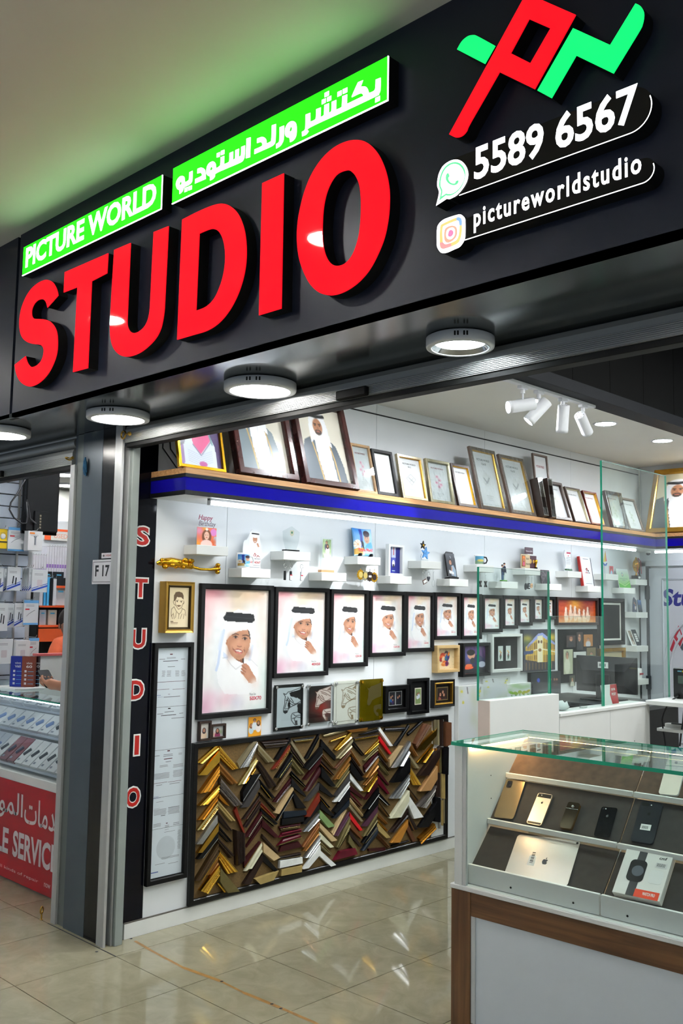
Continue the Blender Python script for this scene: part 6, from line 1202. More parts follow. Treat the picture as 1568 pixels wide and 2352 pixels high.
DATA1 = """1 L gold s - - 360 355 110 580 185 592 350 440|1 L bgold p - - 350 440 115 715 215 712 348 570|1 L ogold r - gold 345 605 128 915 262 890 355 735|1 L gold r - - 350 815 125 1050 250 1030 350 920|1 L ogold s - - 355 910 125 1210 200 1200 340 1000|1 L pgold s - gold 340 1020 110 1320 195 1310 345 1100|1 L silver p - pgold 330 1150 102 1470 170 1468 335 1240|1 L gold p - - 345 1235 112 1565 175 1560 340 1330|1 L black p silver - 340 1330 105 1635 180 1620 335 1420|1 L bronze r gold bronze 335 1450 85 1870 170 1860 345 1600|1 L gbrown s - - 345 1600 220 1810 260 1800 345 1700|1 L bgold r - gold 345 1690 135 1975 240 2015 360 1830|1 R gold r - gold 352 390 565 640 490 660 350 520|1 R gbrown s - - 350 570 560 800 480 820 355 680|1 R dsilver r - dsilver 358 740 600 1030 510 1058 355 890|1 R ogold p - - 355 920 465 1055 410 1030 350 970|1 R tan s - - 345 985 540 1215 480 1222 340 1060|1 R dbrown r - bronze 335 1100 505 1330 450 1320 330 1190|1 R black r - bronze 330 1240 500 1440 450 1450 330 1330|1 R dbrown s - bronze 335 1390 525 1590 470 1620 340 1460|1 R gold r - gold 350 1530 560 1765 440 1795 350 1640|1 R olive p - - 355 1720 570 1980 430 2000 350 1880|1 R gold p - - 340 1890 440 2000 415 2005 335 1905|1 T black o - - 385 385 660 345 665 365 395 405|2 L taupe p - - 735 335 553 580 575 640 770 345|2 L silver r - white 770 350 575 642 690 620 780 400|2 L pgold s - - 755 525 553 828 640 808 775 560|2 L gold s - pgold 750 640 635 805 665 805 755 660|2 L black p silver - 700 710 598 900 605 1010 805 700|2 L grey p - grey 790 770 585 1075 680 1060 800 850|2 L dbrown s champ redbr 800 940 610 1200 665 1195 790 1000|2 L dbrown s - - 810 1000 620 1280 660 1290 805 1070|2 L maroon s - cream 815 1110 630 1395 700 1390 820 1200|2 L maroon p olive - 825 1220 645 1500 660 1510 820 1300|2 L maroon p gold - 800 1440 622 1650 632 1735 815 1450|2 L cream s - - 815 1450 630 1765 715 1730 820 1560|2 L dbrown p - - 825 1570 612 1905 690 1905 825 1660|2 R champ s - - 775 365 960 565 875 580 780 470|2 R dbrown r - bronze 805 570 985 825 910 865 770 620|2 R black s gold - 800 760 970 965 905 970 805 840|2 R black s - bronze 795 905 970 1085 960 1110 800 930|2 R redbr s gold - 805 1000 980 1180 940 1190 805 1060|2 R black s olive bronze 810 1080 1000 1245 950 1275 815 1160|2 R maroon p - - 820 1190 1005 1390 960 1400 815 1280|2 R dbrown o - bronze 830 1360 1010 1555 985 1565 820 1400|2 R beige p - - 820 1440 1010 1610 935 1650 825 1560|2 R black p - - 830 1570 1005 1760 960 1770 825 1650|2 B tan p - - 740 1850 1000 1755 940 1865 800 1910|2 B redbr p - - 515 1110 620 1355 635 1350 540 1060|2 B dbrown r - - 515 1310 535 1700 635 1640 635 1350|3 L black p - - 1130 270 960 545 1000 550 1135 340|3 L redbr s pgold gold 1130 390 930 655 1000 640 1130 450|3 L black s - pgold 1145 470 965 745 1030 740 1130 600|3 L bronze r - beige 1135 610 945 880 1000 880 1140 680|3 L maroon s silver - 1140 750 945 1010 990 1015 1140 830|3 L beige p - - 1165 820 960 1130 1010 1140 1165 880|3 L black p white - 1155 900 975 1215 990 1215 1160 930|3 B dblue p - - 1060 1115 1300 1100 1315 1150 1055 1190|3 B black p - - 1040 1190 1275 1165 1280 1225 1035 1265|3 B maroon s olive pgold 1010 1280 1240 1245 1230 1295 1030 1325|3 B burg s olive - 1045 1345 1245 1300 1260 1340 1010 1400|3 B burg o pgold - 1060 1410 1225 1360 1250 1400 990 1490|3 B maroon p - - 1030 1490 1220 1440 1260 1500 1005 1560|3 B dbrown s champ - 1010 1610 1245 1560 1255 1600 1010 1640|3 B white p - - 1015 1650 1258 1610 1260 1680 1010 1735|3 B tan p - - 1030 1745 1255 1700 1250 1775 1025 1820|3 R taupe p - - 1150 340 1300 570 1280 590 1135 370|3 R dbrown s olive - 1130 400 1290 620 1260 630 1130 470|3 R olive s - - 1145 520 1290 700 1225 710 1135 600|3 R black s olive - 1140 660 1305 840 1285 850 1140 720|3 R black p - - 1140 740 1300 940 1290 955 1140 840|3 R black p - - 1160 880 1310 1075 1200 1080 1160 960|3 T dbrown r - bronze 810 350 1110 325 1060 410 870 430|3 T black s gold pgold 1165 330 1395 295 1360 345 1185 360|4 L black s pgold - 1455 240 1290 535 1330 540 1440 330|4 L black p silver - 1475 390 1270 635 1330 660 1470 500|4 L maroon p - - 1465 510 1270 765 1300 770 1455 590|4 L maroon o - - 1450 620 1280 890 1340 890 1455 720|4 L grey p - - 1450 795 1285 1000 1330 1000 1440 880|4 L redbr p - - 1445 910 1290 1170 1345 1170 1450 1000|4 L black p - - 1450 1010 1255 1250 1300 1255 1445 1090|4 L silver s - - 1450 1120 1265 1335 1330 1330 1450 1210|4 L copper s - - 1450 1210 1260 1500 1290 1505 1440 1290|4 L gbrown s - - 1445 1290 1265 1545 1310 1545 1450 1370|4 L silver r - silver 1455 1365 1275 1620 1345 1615 1455 1470|4 L white p - - 1450 1480 1268 1740 1325 1730 1455 1580"""
DATA2 = """4 R black p - - 45 325 200 505 195 560 35 400|4 R brown s olive - 40 450 185 640 180 655 35 500|4 R dbrown s gbrown - 30 530 190 715 160 720 30 600|4 R black p - - 25 610 185 835 140 840 25 740|4 R black p - - 20 790 185 950 150 960 25 880|4 R black s gold - 25 930 150 1070 110 1075 20 960|4 R black p - - 30 990 185 1160 140 1160 25 1080|4 R green p - - 20 1090 188 1270 110 1290 20 1180|4 R beige p - - 20 1235 215 1425 150 1440 20 1290|4 R cream p - - 20 1330 185 1500 140 1510 20 1400|4 R olive s - champ 25 1420 165 1580 140 1590 20 1500|4 R white p - - 25 1530 205 1695 145 1715 20 1600|5 L gold s - - 370 235 185 435 215 455 375 320|5 L champ s - - 385 320 195 530 250 535 370 420|5 L walnut s olive - 370 420 190 640 210 655 365 480|5 L gbrown s gold gold 360 515 180 765 235 760 360 600|5 L olive s gold - 360 600 185 850 230 850 350 690|5 L grey p - - 350 690 190 940 210 950 350 780|5 L white s - silver 352 770 175 1010 245 1005 355 850|5 L black p - - 350 870 165 1110 200 1130 350 960|5 L dblue p - - 345 980 160 1185 195 1190 345 1050|5 L beige s - - 280 1105 155 1340 185 1380 328 1095|5 L purple s - - 350 1115 190 1380 230 1385 350 1180|5 L olive s - - 350 1170 200 1500 225 1510 350 1290|5 L black s - pgold 350 1290 215 1505 240 1518 355 1320|5 R black r - bronze 390 330 515 490 495 505 385 390|5 R gbrown s - - 370 440 480 610 455 620 360 480|5 R dbrown s - - 375 510 515 710 490 730 370 560|5 R black p - - 350 560 500 765 450 780 350 660|5 R white p - - 355 690 505 885 470 890 355 760|5 R maroon p - - 355 820 510 960 490 975 350 880|5 R burg s olive bronze 355 890 490 1050 470 1060 350 950|5 R beige s tan - 350 950 500 1150 490 1170 350 1010|5 R taupe p - - 340 1020 495 1215 470 1222 335 1060|5 R red p - - 355 1120 497 1315 465 1325 355 1190|5 R brown p - - 350 1200 490 1400 470 1410 350 1290|5 R dbrown p - - 350 1310 485 1490 465 1500 345 1370|5 R olive p - - 340 1360 440 1540 400 1540 330 1450|5 B burg p - - 240 1545 400 1505 430 1580 180 1645|5 T champ s - - 65 280 295 215 310 240 80 300|5 T gold s - pgold 150 340 310 280 315 300 140 360|5 T gbrown p - - 320 225 545 195 530 230 370 250|6 T dbrown s gold gold 395 310 670 265 665 300 420 340|6 T black o - - 470 270 660 210 670 250 460 280|6 L gold s - - 680 320 515 490 545 490 670 380|6 L olive s gold - 665 390 505 555 530 560 665 450|6 L maroon s white - 660 450 510 620 525 690 660 520|6 L gbrown s - - 660 530 515 740 560 740 655 640|6 L gbrown s gold - 655 640 500 820 540 830 650 700|6 L bgold s - gold 655 670 495 900 570 895 655 760|6 L maroon p - - 655 760 515 980 530 985 650 850|6 L black p white - 665 850 500 1085 560 1085 665 940|6 L black p - - 660 960 495 1180 530 1190 655 1040|6 L purple p - - 660 1040 490 1275 545 1275 655 1120|6 L olive s - bronze 650 1120 495 1385 540 1375 650 1230|6 L black s pgold - 655 1200 485 1455 520 1455 650 1300|6 L dblue o - - 655 1280 480 1540 520 1540 650 1380|6 R white p - - 680 190 825 395 790 400 670 230|6 R red p - - 680 290 810 480 785 490 675 340|6 R gbrown s - - 665 390 780 570 750 575 660 460|6 R dbrown s gold - 665 480 795 660 780 670 660 560|6 R olive s - - 660 510 790 710 765 720 655 600|6 R maroon p - - 655 640 785 820 770 830 655 700|6 R burg p - - 655 720 785 915 765 925 650 800|6 R black p white - 668 900 795 1045 760 1045 665 960|6 R bronze r - gbrown 665 980 790 1165 760 1175 660 1060|6 R gbrown s - - 655 1120 780 1245 750 1255 650 1170|6 R gold s - - 655 1190 775 1320 760 1330 650 1240|6 R tan p - - 650 1230 795 1395 750 1405 645 1310|6 R brown r - bronze 660 1350 790 1500 770 1510 650 1390|6 B maroon p - bronze 560 1520 740 1505 740 1540 560 1545|7 L black o - - 1000 160 835 395 880 400 1005 200|7 L beige p - - 900 395 785 540 790 630 935 395|7 L silver s - - 1000 340 800 635 935 610 990 490|7 L black p - - 985 520 795 795 900 780 985 680|7 L silver r - dsilver 1000 700 785 970 920 970 1000 820|7 L cream p white - 985 880 780 1185 900 1170 980 1030|7 L dbrown s grey - 985 1080 785 1340 830 1340 980 1180|7 L orange p - - 985 1200 800 1455 900 1450 980 1280|7 T black o - - 715 180 910 155 905 175 720 195|7 T black o - - 745 205 960 190 950 235 730 240|7 T black o - - 1140 120 985 260 1000 290 1150 140|7 R gbrown s - - 1000 340 1100 505 1060 515 1000 440|7 R champ s - - 1000 480 1120 640 1060 645 1000 560|7 R gold r - gold 1000 620 1130 820 1040 825 1000 740|7 R bronze r - gbrown 1000 850 1110 990 1060 1000 1000 920|7 R white p - - 985 930 1150 1170 1040 1190 985 1050|7 R dbrown s gbrown - 990 1110 1100 1300 1040 1325 985 1200|7 R walnut p - - 985 1240 1075 1430 1040 1445 970 1310|7 B black o - - 820 1480 1000 1425 1000 1445 810 1500|8 L walnut r - gbrown 1160 150 1050 370 1080 430 1245 175|8 L gold p - - 1300 200 1075 435 1160 440 1290 290|8 L bgold s - gold 1265 375 1085 580 1190 580 1265 450|8 L dbrown p - - 1330 400 1090 720 1200 715 1320 520|8 L wood p - - 1290 610 1100 890 1220 880 1290 760|8 L dsilver r - silver 1290 820 1070 1055 1200 1080 1260 950|8 L black p - - 1285 1000 1095 1285 1200 1280 1290 1130|8 L ogold r - gold 1270 1240 1100 1400 1135 1480 1300 1310|9 V champ s - - 1270 110 1275 380 1330 390 1330 110|9 V dbrown s - - 1340 110 1340 400 1375 400 1375 110|9 V walnut p - - 1385 130 1385 400 1450 380 1450 140|9 V gbrown s - - 1290 420 1290 680 1330 690 1330 430|9 V olive s - - 1335 430 1335 690 1360 690 1355 430|9 V black p - - 1360 410 1360 700 1420 710 1425 410|9 V dbrown s - - 1280 690 1285 950 1340 960 1340 690|9 V tan s - - 1355 700 1360 970 1395 975 1395 690|9 V black p - - 1270 950 1265 1220 1330 1230 1330 960|9 V silver s - - 1335 990 1330 1300 1350 1300 1350 980|9 V tan s - - 1355 990 1355 1260 1375 1270 1375 990|9 V taupe s - - 1378 980 1378 1240 1410 1245 1410 960"""
for c, D in ((m1, DATA1), (m2, DATA2)):
    for row in D.split('|'):
        f_ = row.split(); n_ = [float(x) for x in f_[6:]]
        sample(c, int(f_[0]), f_[1], f_[2], [(n_[0], n_[1]), (n_[2], n_[3]), (n_[4], n_[5]), (n_[6], n_[7])], f_[3], None if f_[4] == '-' else f_[4], None if f_[5] == '-' else f_[5])
# ================================================================ SHOWCASE COUNTER
CR = Matrix.Translation((1.783, .444, 0)) @ RZ(2.3); CI = CR.inverted()
def cplane(uv, y0, z0, y1, z1):
    """photo point on a sloping tray of the counter, local coordinates: x, distance up the slope"""
    o = CI @ CAM; d = CI.to_3x3() @ ray(*uv); s = Vector((0, y1 - y0, z1 - z0)).normalized(); n = Vector((1, 0, 0)).cross(s); k = (Vector((0, y0, z0)) - o).dot(n) / d.dot(n); p = o + d * k; return p.x, (p - Vector((0, y0, z0))).dot(s)
CL = 2.3; walnut = wood_mat('walnut laminate upright', (72, 46, 26), (112, 78, 46), (14, 14, .8), .4); walnuth = wood_mat('walnut laminate rail', (72, 46, 26), (112, 78, 46), (.8, 14, 14), .4)
t = thing('showcase_counter', 'white and walnut phone showcase counter with a glass top', 'counter', (0, 0, 0), CR)
MB().box(.0, .088, 0, .5, 0, .565, walnut, .0015).obj('corner_post', t, 'walnut upright'); MB().box(.089, CL, .002, .03, .477, .565, walnuth, .001).obj('rail', t, 'walnut rail'); MB().box(.089, CL, .002, .03, 0, .09, walnuth, .001).obj('plinth', t, 'walnut plinth')
MB().box(.089, .107, .004, .03, .09, .477, mat('pale edge band', (196, 200, 202), .4)).obj('edge_strip', t); MB().box(.107, CL, .010, .03, .09, .477, mat('grey white panel', (216, 224, 232), .38, var=.02)).obj('front_panel', t)
MB().box(-.003, CL, -.004, .505, .565, .582, white, .002).obj('ledge', t)
MB().box(.014, .05, 0, .5, .582, 1.108, white, .0015).obj('side_panel', t); MB().box(.05, .066, .002, .016, .582, 1.108, mat('aluminium white trim', (206, 208, 206), .3), .001).obj('front_trim', t)
for z in (.7, .79, .88, .97): MB().lathe([(.0025, .0498), (.0025, .0508)], darkgap, 8, (0, .22 - .02 * z, z), 'x').obj('peg_hole', t)
mb = MB().box(.066, CL, .006, .010, .584, 1.106, clear); mb.obj('front_glass', t)
gt = MB(); gt.add([(.005, -.012, 1.118), (CL, -.012, 1.118), (CL, .52, 1.118), (.005, .52, 1.118)], [(0, 1, 2, 3)], GLASS); gt.add([(.005, -.012, 1.106), (CL, -.012, 1.108), (CL, .52, 1.108), (.005, .52, 1.108)], [(3, 2, 1, 0)], GLASS)
for a, b_ in (((.005, -.012), (CL, -.012)), ((CL, -.012), (CL, .52)), ((CL, .52), (.005, .52)), ((.005, .52), (.005, -.012))): gt.add([(*a, 1.106), (*b_, 1.106), (*b_, 1.119), (*a, 1.119)], [(0, 1, 2, 3)], GEDGE)
gt.obj('glass_top', t, 'glass top with green edges')
felt = mat('dark grey felt', (58, 54, 52), .8, var=.12, vs=40); warm = mat('worn brown felt', (92, 72, 58), .85, var=.2, vs=30)
T0, T1, T2 = (.062, .643, .196, .772), (.195, .800, .325, .942), (.332, .962, .47, 1.098)
for k, (a, zz) in enumerate(((T0, .655), (T1, .806), (T2, .968))):
    for x0, x1 in ((.05, .597), (.603, 1.15), (1.156, 1.70), (1.706, CL)):
        s = Vector((0, a[2] - a[0], a[3] - a[1])).normalized(); n = Vector((0, -s.z, s.y)) * .006
        q = [(x0, a[0], a[1]), (x1, a[0], a[1]), (x1, a[2], a[3]), (x0, a[2], a[3])]; mb = MB(); mb.add(q + [tuple(Vector(p) - n) for p in q], [(0, 1, 2, 3), (7, 6, 5, 4), (0, 4, 5, 1), (2, 6, 7, 3), (1, 5, 6, 2), (3, 7, 4, 0)], warm if k == 2 else felt); mb.obj('tray_board', t)
        lh = .072 if k == 0 else .020; MB().box(x0 - .0, x1, a[0] - .022, a[0] - .008, zz - lh, zz, white, .0015).obj('tray_lip', t)
        if k == 0:
            for xs in (.18, .82): MB().lathe([(.004, -.001), (.004, .0005)], blackm, 10, (x0 + (x1 - x0) * (.35 if x0 < .1 and xs < .5 else xs), a[0] - .0222, zz - .05), 'y').obj('cable_hole', t)
for x in (.60, 1.153, 1.703): MB().add([(x - .003, .05, .59), (x + .003, .05, .59), (x + .003, .48, 1.1), (x - .003, .48, 1.1), (x - .003, .5, .59), (x + .003, .5, .59)], [(0, 1, 2, 3), (0, 3, 4), (1, 5, 2), (3, 2, 5, 4), (0, 4, 5, 1)], white).obj('divider', t)
MB().box(.05, CL, .488, .5, .582, 1.0, white).obj('back_panel', t)
ledw = mat('warm LED strip', (255, 230, 190), .4, emit=(255, 206, 140), es=60, var=0)
MB().box(.051, .060, .05, .47, 1.0945, 1.0985, ledw).obj('led_strip', t); MB().box(.06, CL, .478, .487, 1.0945, 1.0985, ledw).obj('led_strip', t); MB().box(.05, .064, .04, .475, 1.0986, 1.103, white).obj('led_cover', t); MB().box(.06, CL, .474, .49, 1.0986, 1.103, white).obj('led_cover', t)
MB().box(.05, CL, .49, .502, 1.085, 1.107, white).obj('top_rail', t)
# ---- things in the showcase
def in_tray(name, label, cat, tray, TL, TR, BL, build, group=None, lift=.001):
    p = [cplane(px(c8, q), *tray) for q in (TL, TR, BL)]; w_ = math.hypot(p[1][0] - p[0][0], p[1][1] - p[0][1]); h_ = math.hypot(p[2][0] - p[0][0], p[2][1] - p[0][1]); sx, sy = (p[1][0] + p[2][0]) / 2, (p[1][1] + p[2][1]) / 2
    rz = math.degrees(math.atan2(p[0][0] - p[2][0], p[0][1] - p[2][1])); s = Vector((0, tray[2] - tray[0], tray[3] - tray[1])).normalized(); n = Vector((0, -s.z, s.y))
    M = Matrix(((1, 0, 0, sx), (0, s.y, n.y, tray[0] + s.y * sy + n.y * lift), (0, s.z, n.z, tray[1] + s.z * sy + n.z * lift), (0, 0, 0, 1)))
    tt = thing(name, label, cat, (0, 0, 0), CR @ M @ RZ(-rz), group); build(tt, w_, h_); return tt
def rrect(w_, h_, r, n=5):
    out = []
    for cx, cy, a0 in ((w_ / 2 - r, h_ / 2 - r, 0), (-w_ / 2 + r, h_ / 2 - r, 90), (-w_ / 2 + r, -h_ / 2 + r, 180), (w_ / 2 - r, -h_ / 2 + r, 270)): out += [(cx + r * math.cos(math.radians(a0 + 90 * k / n)), cy + r * math.sin(math.radians(a0 + 90 * k / n))) for k in range(n + 1)]
    return out
def apple(mb, x, y, s, z, m):
    L = [(0, .42), (.18, .5), (.4, .44), (.52, .28), (.36, .1), (.36, -.1), (.5, -.26), (.34, -.52), (.16, -.62), (0, -.55), (-.16, -.62), (-.36, -.5), (-.52, -.2), (-.54, .1), (-.44, .38), (-.2, .5)]
    mb.prism([smooth([(x + p[0] * s, y + p[1] * s) for p in L], 3)], z, z, m); mb.prism([smooth([(x + p[0] * s, y + p[1] * s) for p in ((.02, .56), (.06, .76), (.24, .9), (.24, .72), (.12, .58))], 3)], z, z, m)
def phone(body, edge, cam='sq', logo=None, r=.12, two=None, sticker=False, th=.008):
    def b(tt, w_, h_):
        o = rrect(w_, h_, w_ * r); bd = MB().prism([o], 0, th, body, edge).obj('body', tt); mb = MB(); bk = black
        if two: MB().prism([[(-w_ / 2 + .002, h_ * .36), (w_ / 2 - .002, h_ * .36), (w_ / 2 - .004, h_ * .485), (-w_ / 2 + .004, h_ * .485)]], th + .0002, th + .0002, two).obj('top_window', bd); MB().prism([[(-w_ / 2 + .004, -h_ * .485), (w_ / 2 - .004, -h_ * .485), (w_ / 2 - .002, -h_ * .42), (-w_ / 2 + .002, -h_ * .42)]], th + .0002, th + .0002, two).obj('bottom_window', bd)
        if cam == 'sq': MB().prism([[(p[0] - w_ * .24, p[1] + h_ * .36) for p in rrect(w_ * .26, h_ * .18, .006)]], th, th + .002, bk, steel).obj('camera_bump', bd); [MB().lathe([(.005, 0), (.004, .0006)], mat('lens glass', (30, 34, 50), .05), 12, (-w_ * .24, h_ * (.32 + .07 * k), th + .002)).obj('lens', tt) for k in (0, 1)]
        elif cam == 'dot': MB().lathe([(.0042, 0), (.0042, .001)], bk, 12, (-w_ * .34, h_ * .43, th + .0004)).obj('lens', tt); MB().lathe([(.002, 0), (.002, .001)], white, 8, (-w_ * .2, h_ * .43, th + .0004)).obj('flash', bd)
        elif cam == 'mid': MB().lathe([(.006, 0), (.005, .002)], steel, 14, (0, h_ * .34, th)).obj('lens', tt); MB().box(-w_ * .5, w_ * .5, h_ * .24, h_ * .255, th, th + .0006, steel).obj('chrome_band', bd)
        elif cam == 'bar': MB().prism([[(p[0] - w_ * .26, p[1] + h_ * .42) for p in rrect(w_ * .34, w_ * .16, w_ * .07)]], th, th + .0015, bk, steel).obj('camera_bump', bd); MB().lathe([(.0022, 0), (.0022, .001)], white, 8, (-w_ * .0, h_ * .42, th)).obj('flash', bd)
        if logo: apple(mb, 0, h_ * .2, w_ * .13, th + .0004, logo); mb.obj('logo', bd)
        if sticker:
            MB().box(-.018, .02, -h_ * .2, -h_ * .06, th + .0002, th + .0006, white).obj('price_sticker', bd); mb = MB()
            for k in range(9): mb.box(-.013 + .0028 * k, -.013 + .0028 * k + (.0016 if k % 2 else .0008), -h_ * .17, -h_ * .1, th + .0007, th + .0009, ink)
            mb.obj('barcode', tt)
    return b
chro = mat('bronze phone back', (150, 132, 102), .2, .6); tit = mat('champagne metal', (206, 188, 164), .3, .8); blg = mat('black glass back', (14, 15, 17), .08); jet = mat('graphite metal', (44, 48, 54), .3, .6)
in_tray('phone', 'large bronze phone with a square camera bump', 'phone', T1, (415, 375), (540, 388), (330, 627), phone(chro, steel, 'sq'), 'phones in the showcase')
in_tray('phone', 'small champagne phone with black end bands', 'phone', T1, (625, 465), (718, 485), (545, 665), phone(tit, tit, 'dot', black, .14, black), 'phones in the showcase')
in_tray('phone', 'narrow black and gold slider phone', 'phone', T1, (825, 532), (903, 545), (762, 700), phone(mat('smoked gold back', (70, 58, 40), .12, .6), gold, 'mid', None, .18, None, False, .014), 'phones in the showcase')
in_tray('phone', 'small black glass phone with a silver fruit logo', 'phone', T1, (1040, 557), (1145, 572), (986, 750), phone(blg, steel, 'dot', steel, .14), 'phones in the showcase')
in_tray('phone', 'large graphite phone with a white barcode sticker', 'phone', T1, (1300, 522), (1445, 540), (1225, 785), phone(jet, jet, 'bar', black, .14, None, True), 'phones in the showcase')
in_tray('phone', 'white phone on the top tray', 'phone', T2, (1478, 225), (1600, 245), (1412, 470), phone(mat('white phone back', (232, 224, 210), .25), white, 'mid', None, .14), 'phones in the showcase')
def tablet(tt, w_, h_):
    MB().prism([rrect(w_, h_, .014)], 0, .006, mat('silver tablet back', (206, 202, 196), .3, .35), steel).obj('body', tt); MB().lathe([(.0045, 0), (.0045, .001)], black, 12, (w_ * .46, h_ * .44, .006)).obj('lens', tt); mb = MB(); a_ = mat('polished logo', (150, 150, 156), .1, 1)
    apple(mb, w_ * .06, -h_ * .04, .020, .0062, a_); mb.obj('logo', tt); MB().box(-w_ * .2, -w_ * .09, -h_ * .16, h_ * .06, .006, .0064, white).obj('price_sticker', tt); mb = MB()
    for k in range(8): mb.box(-w_ * .17, -w_ * .12, -h_ * .1 + .006 * k, -h_ * .1 + .006 * k + (.0034 if k % 2 else .0018), .0065, .0067, ink)
    mb.obj('barcode', tt)
in_tray('tablet', 'silver tablet lying face down on the lowest tray', 'tablet', T0, (495, 725), (895, 800), (395, 1010), tablet)
def wbox(tt, w_, h_):
    ca = MB().box(-w_ / 2, w_ / 2, -h_ / 2, h_ / 2, 0, .028, mat('white carton', (226, 226, 222), .4), .001).obj('carton', tt); z = .0284; dk = mat('watch black', (30, 31, 34), .3); band = mat('charcoal strap print', (62, 62, 66), .5)
    MB().prism([[(-w_ * .22, -h_ / 2), (-w_ * .04, -h_ / 2), (-w_ * .03, h_ / 2), (-w_ * .2, h_ / 2)]], z, z, band).obj('strap_print', ca)
    o = rrect(w_ * .36, h_ * .46, w_ * .1); MB().prism([[(p[0] - w_ * .14, p[1] + h_ * .02) for p in o]], z + .0002, z + .0002, dk).obj('watch_print', ca); MB().lathe([(w_ * .125, 0), (w_ * .125, .0001)], mat('watch dial', (92, 98, 108), .3), 24, (-w_ * .12, h_ * .02, z + .0004)).obj('dial_print', ca)
    MB().box(-w_ * .05, w_ * .46, -h_ / 2, -h_ * .34, z, z + .0003, mat('orange label', (226, 70, 36), .4)).obj('label', ca); put_text(MB(), 'WATCH PRO', w_ * .38, -h_ * .445, .012, z + .0006, white, w_ * .26, .03, anchor='r').obj('lettering', ca)
    MB().prism([[(p[0] + w_ * .28, p[1] - h_ * .04) for p in rrect(w_ * .28, h_ * .28, w_ * .06)]], z, z + .0003, white).obj('earbud_case_print', ca); put_text(MB(), 'cmf', w_ * .24, h_ * .33, .012, z + .0004, ink, w_ * .16, .02).obj('brand_lettering', ca); MB().box(w_ * .2, w_ * .44, h_ * .16, h_ * .26, z, z + .0003, mat('paper sticker', (214, 214, 214), .5)).obj('sticker', ca); mb = MB()
    for k in range(9): mb.box(w_ * .23 + w_ * .02 * k, w_ * .238 + w_ * .02 * k, h_ * .18, h_ * .25, z + .0004, z + .0006, ink)
    mb.obj('barcode', ca)
in_tray('watch_box', 'white smartwatch box with an orange label in front of the lowest tray', 'box', T0, (1225, 840), (1525, 905), (1122, 1140), wbox, None, .003)
# ================================================================ PARTITION WITH GLASS BEHIND THE COUNTER
def glass_panel(label, y0, y1, z0, z1, x=1.57, th=.013, m=gpane):
    t = thing('glass_screen', label, 'glass panel', (x, y0, z0)); L, h_ = y1 - y0, z1 - z0
    mb = MB(); mb.add([(0, 0, 0), (0, L, 0), (0, L, h_), (0, 0, h_)], [(0, 1, 2, 3)], m); mb.obj('pane', t)
    mb = MB(); e = .0055
    mb.box(-th + .0008, -.0008, -e * .3, 0, 0, h_, GEDGE); mb.obj('near_edge', t, 'green glass edge'); MB().box(-th + .0008, -.0008, L, L + .002, 0, h_, GEDGE).obj('far_edge', t); MB().box(-th + .0008, -.0008, 0, L, h_, h_ + .0012, mat('pale glass edge', (120, 160, 146), .2)).obj('top_edge', t); return t
t = thing('partition_cabinet', 'taller white partition panel behind the counter', 'partition', (1.6, .958, 0)); MB().box(-.062, 0, 0, .575, .0, 1.229, white, .0015).obj('panel', t); MB().box(-.063, .0, -.004, 0, 0, 1.228, mat('peach edge band', (226, 208, 198), .4)).obj('edge_band', t)
t = thing('partition_cabinet', 'lower white partition with desk end behind the glass', 'partition', (1.6, 1.536, 0)); MB().box(-.11, 0, .0, .495, 0, 1.118, white).obj('panel', t); MB().box(-.11, 0, .498, .94, 0, 1.118, white).obj('panel', t); MB().box(-.115, .006, .0, .93, 1.118, 1.133, white, .001).obj('top_cap', t)
mb = MB()
for y, z in ((.70, .93), (.76, .935), (.7, .81), (.76, .815)): MB().lathe([(.003, -.0005), (.003, .001)], darkgap, 8, (0, y, z), 'x').obj('peg_hole', t)
glass_panel('first glass pane with green edge on the taller partition', .918, 1.50, 1.2295, 1.824); glass_panel('lower glass pane between the partition and the tall pane', 1.512, 2.02, 1.135, 1.605); glass_panel('tallest glass pane reaching towards the ceiling', 2.034, 2.80, 1.135, 2.445)
t = thing('repair_desk', 'white repair desk with a shelf behind the partition', 'desk', (1.6, 2.43, 0)); MB().box(0, 1.5, 0, .62, 1.122, 1.146, white, .002).obj('top', t); MB().box(.0, 1.5, .13, .62, .968, .984, white, .001).obj('shelf', t); MB().box(.0, 1.5, .6, .62, .2, 1.122, mat('shaded back board', (206, 204, 196), .6)).obj('back', t); MB().box(1.48, 1.5, 0, .62, 0, 1.122, white).obj('side', t); MB().box(0, 1.5, .03, .62, .72, .735, blackm).obj('lower_shelf', t)
p = oZ(1546, 1604, 1.146); t = thing('bench_power_supply', 'black bench power supply with a display on the repair desk', 'power supply', (p.x, p.y, 1.146)); MB().box(0, .2, 0, .22, .006, .172, mat('black steel case', (20, 21, 23), .45), .004).obj('case', t); MB().box(.03, .15, -.002, 0, .085, .13, mat('green grey display', (70, 84, 76), .2)).obj('display', t); MB().box(.028, .052, -.0025, 0, .152, .158, mat('blue label', (90, 150, 170), .4)).obj('badge', t); MB().box(.056, .1, -.0025, 0, .151, .159, mat('yellow label', (190, 180, 40), .4)).obj('badge', t); MB().lathe([(.022, -.016), (.024, 0)], mat('knob grey', (44, 45, 48), .5), 20, (.075, 0, .048), 'y').obj('knob', t); MB().lathe([(.011, -.02), (.011, 0)], black, 12, (.028, 0, .018), 'y').obj('terminal', t); mb = MB(); [MB().box(x, x + .02, .01, .03, 0, .006, rub).obj('foot', t) for x in (.01, .17)]
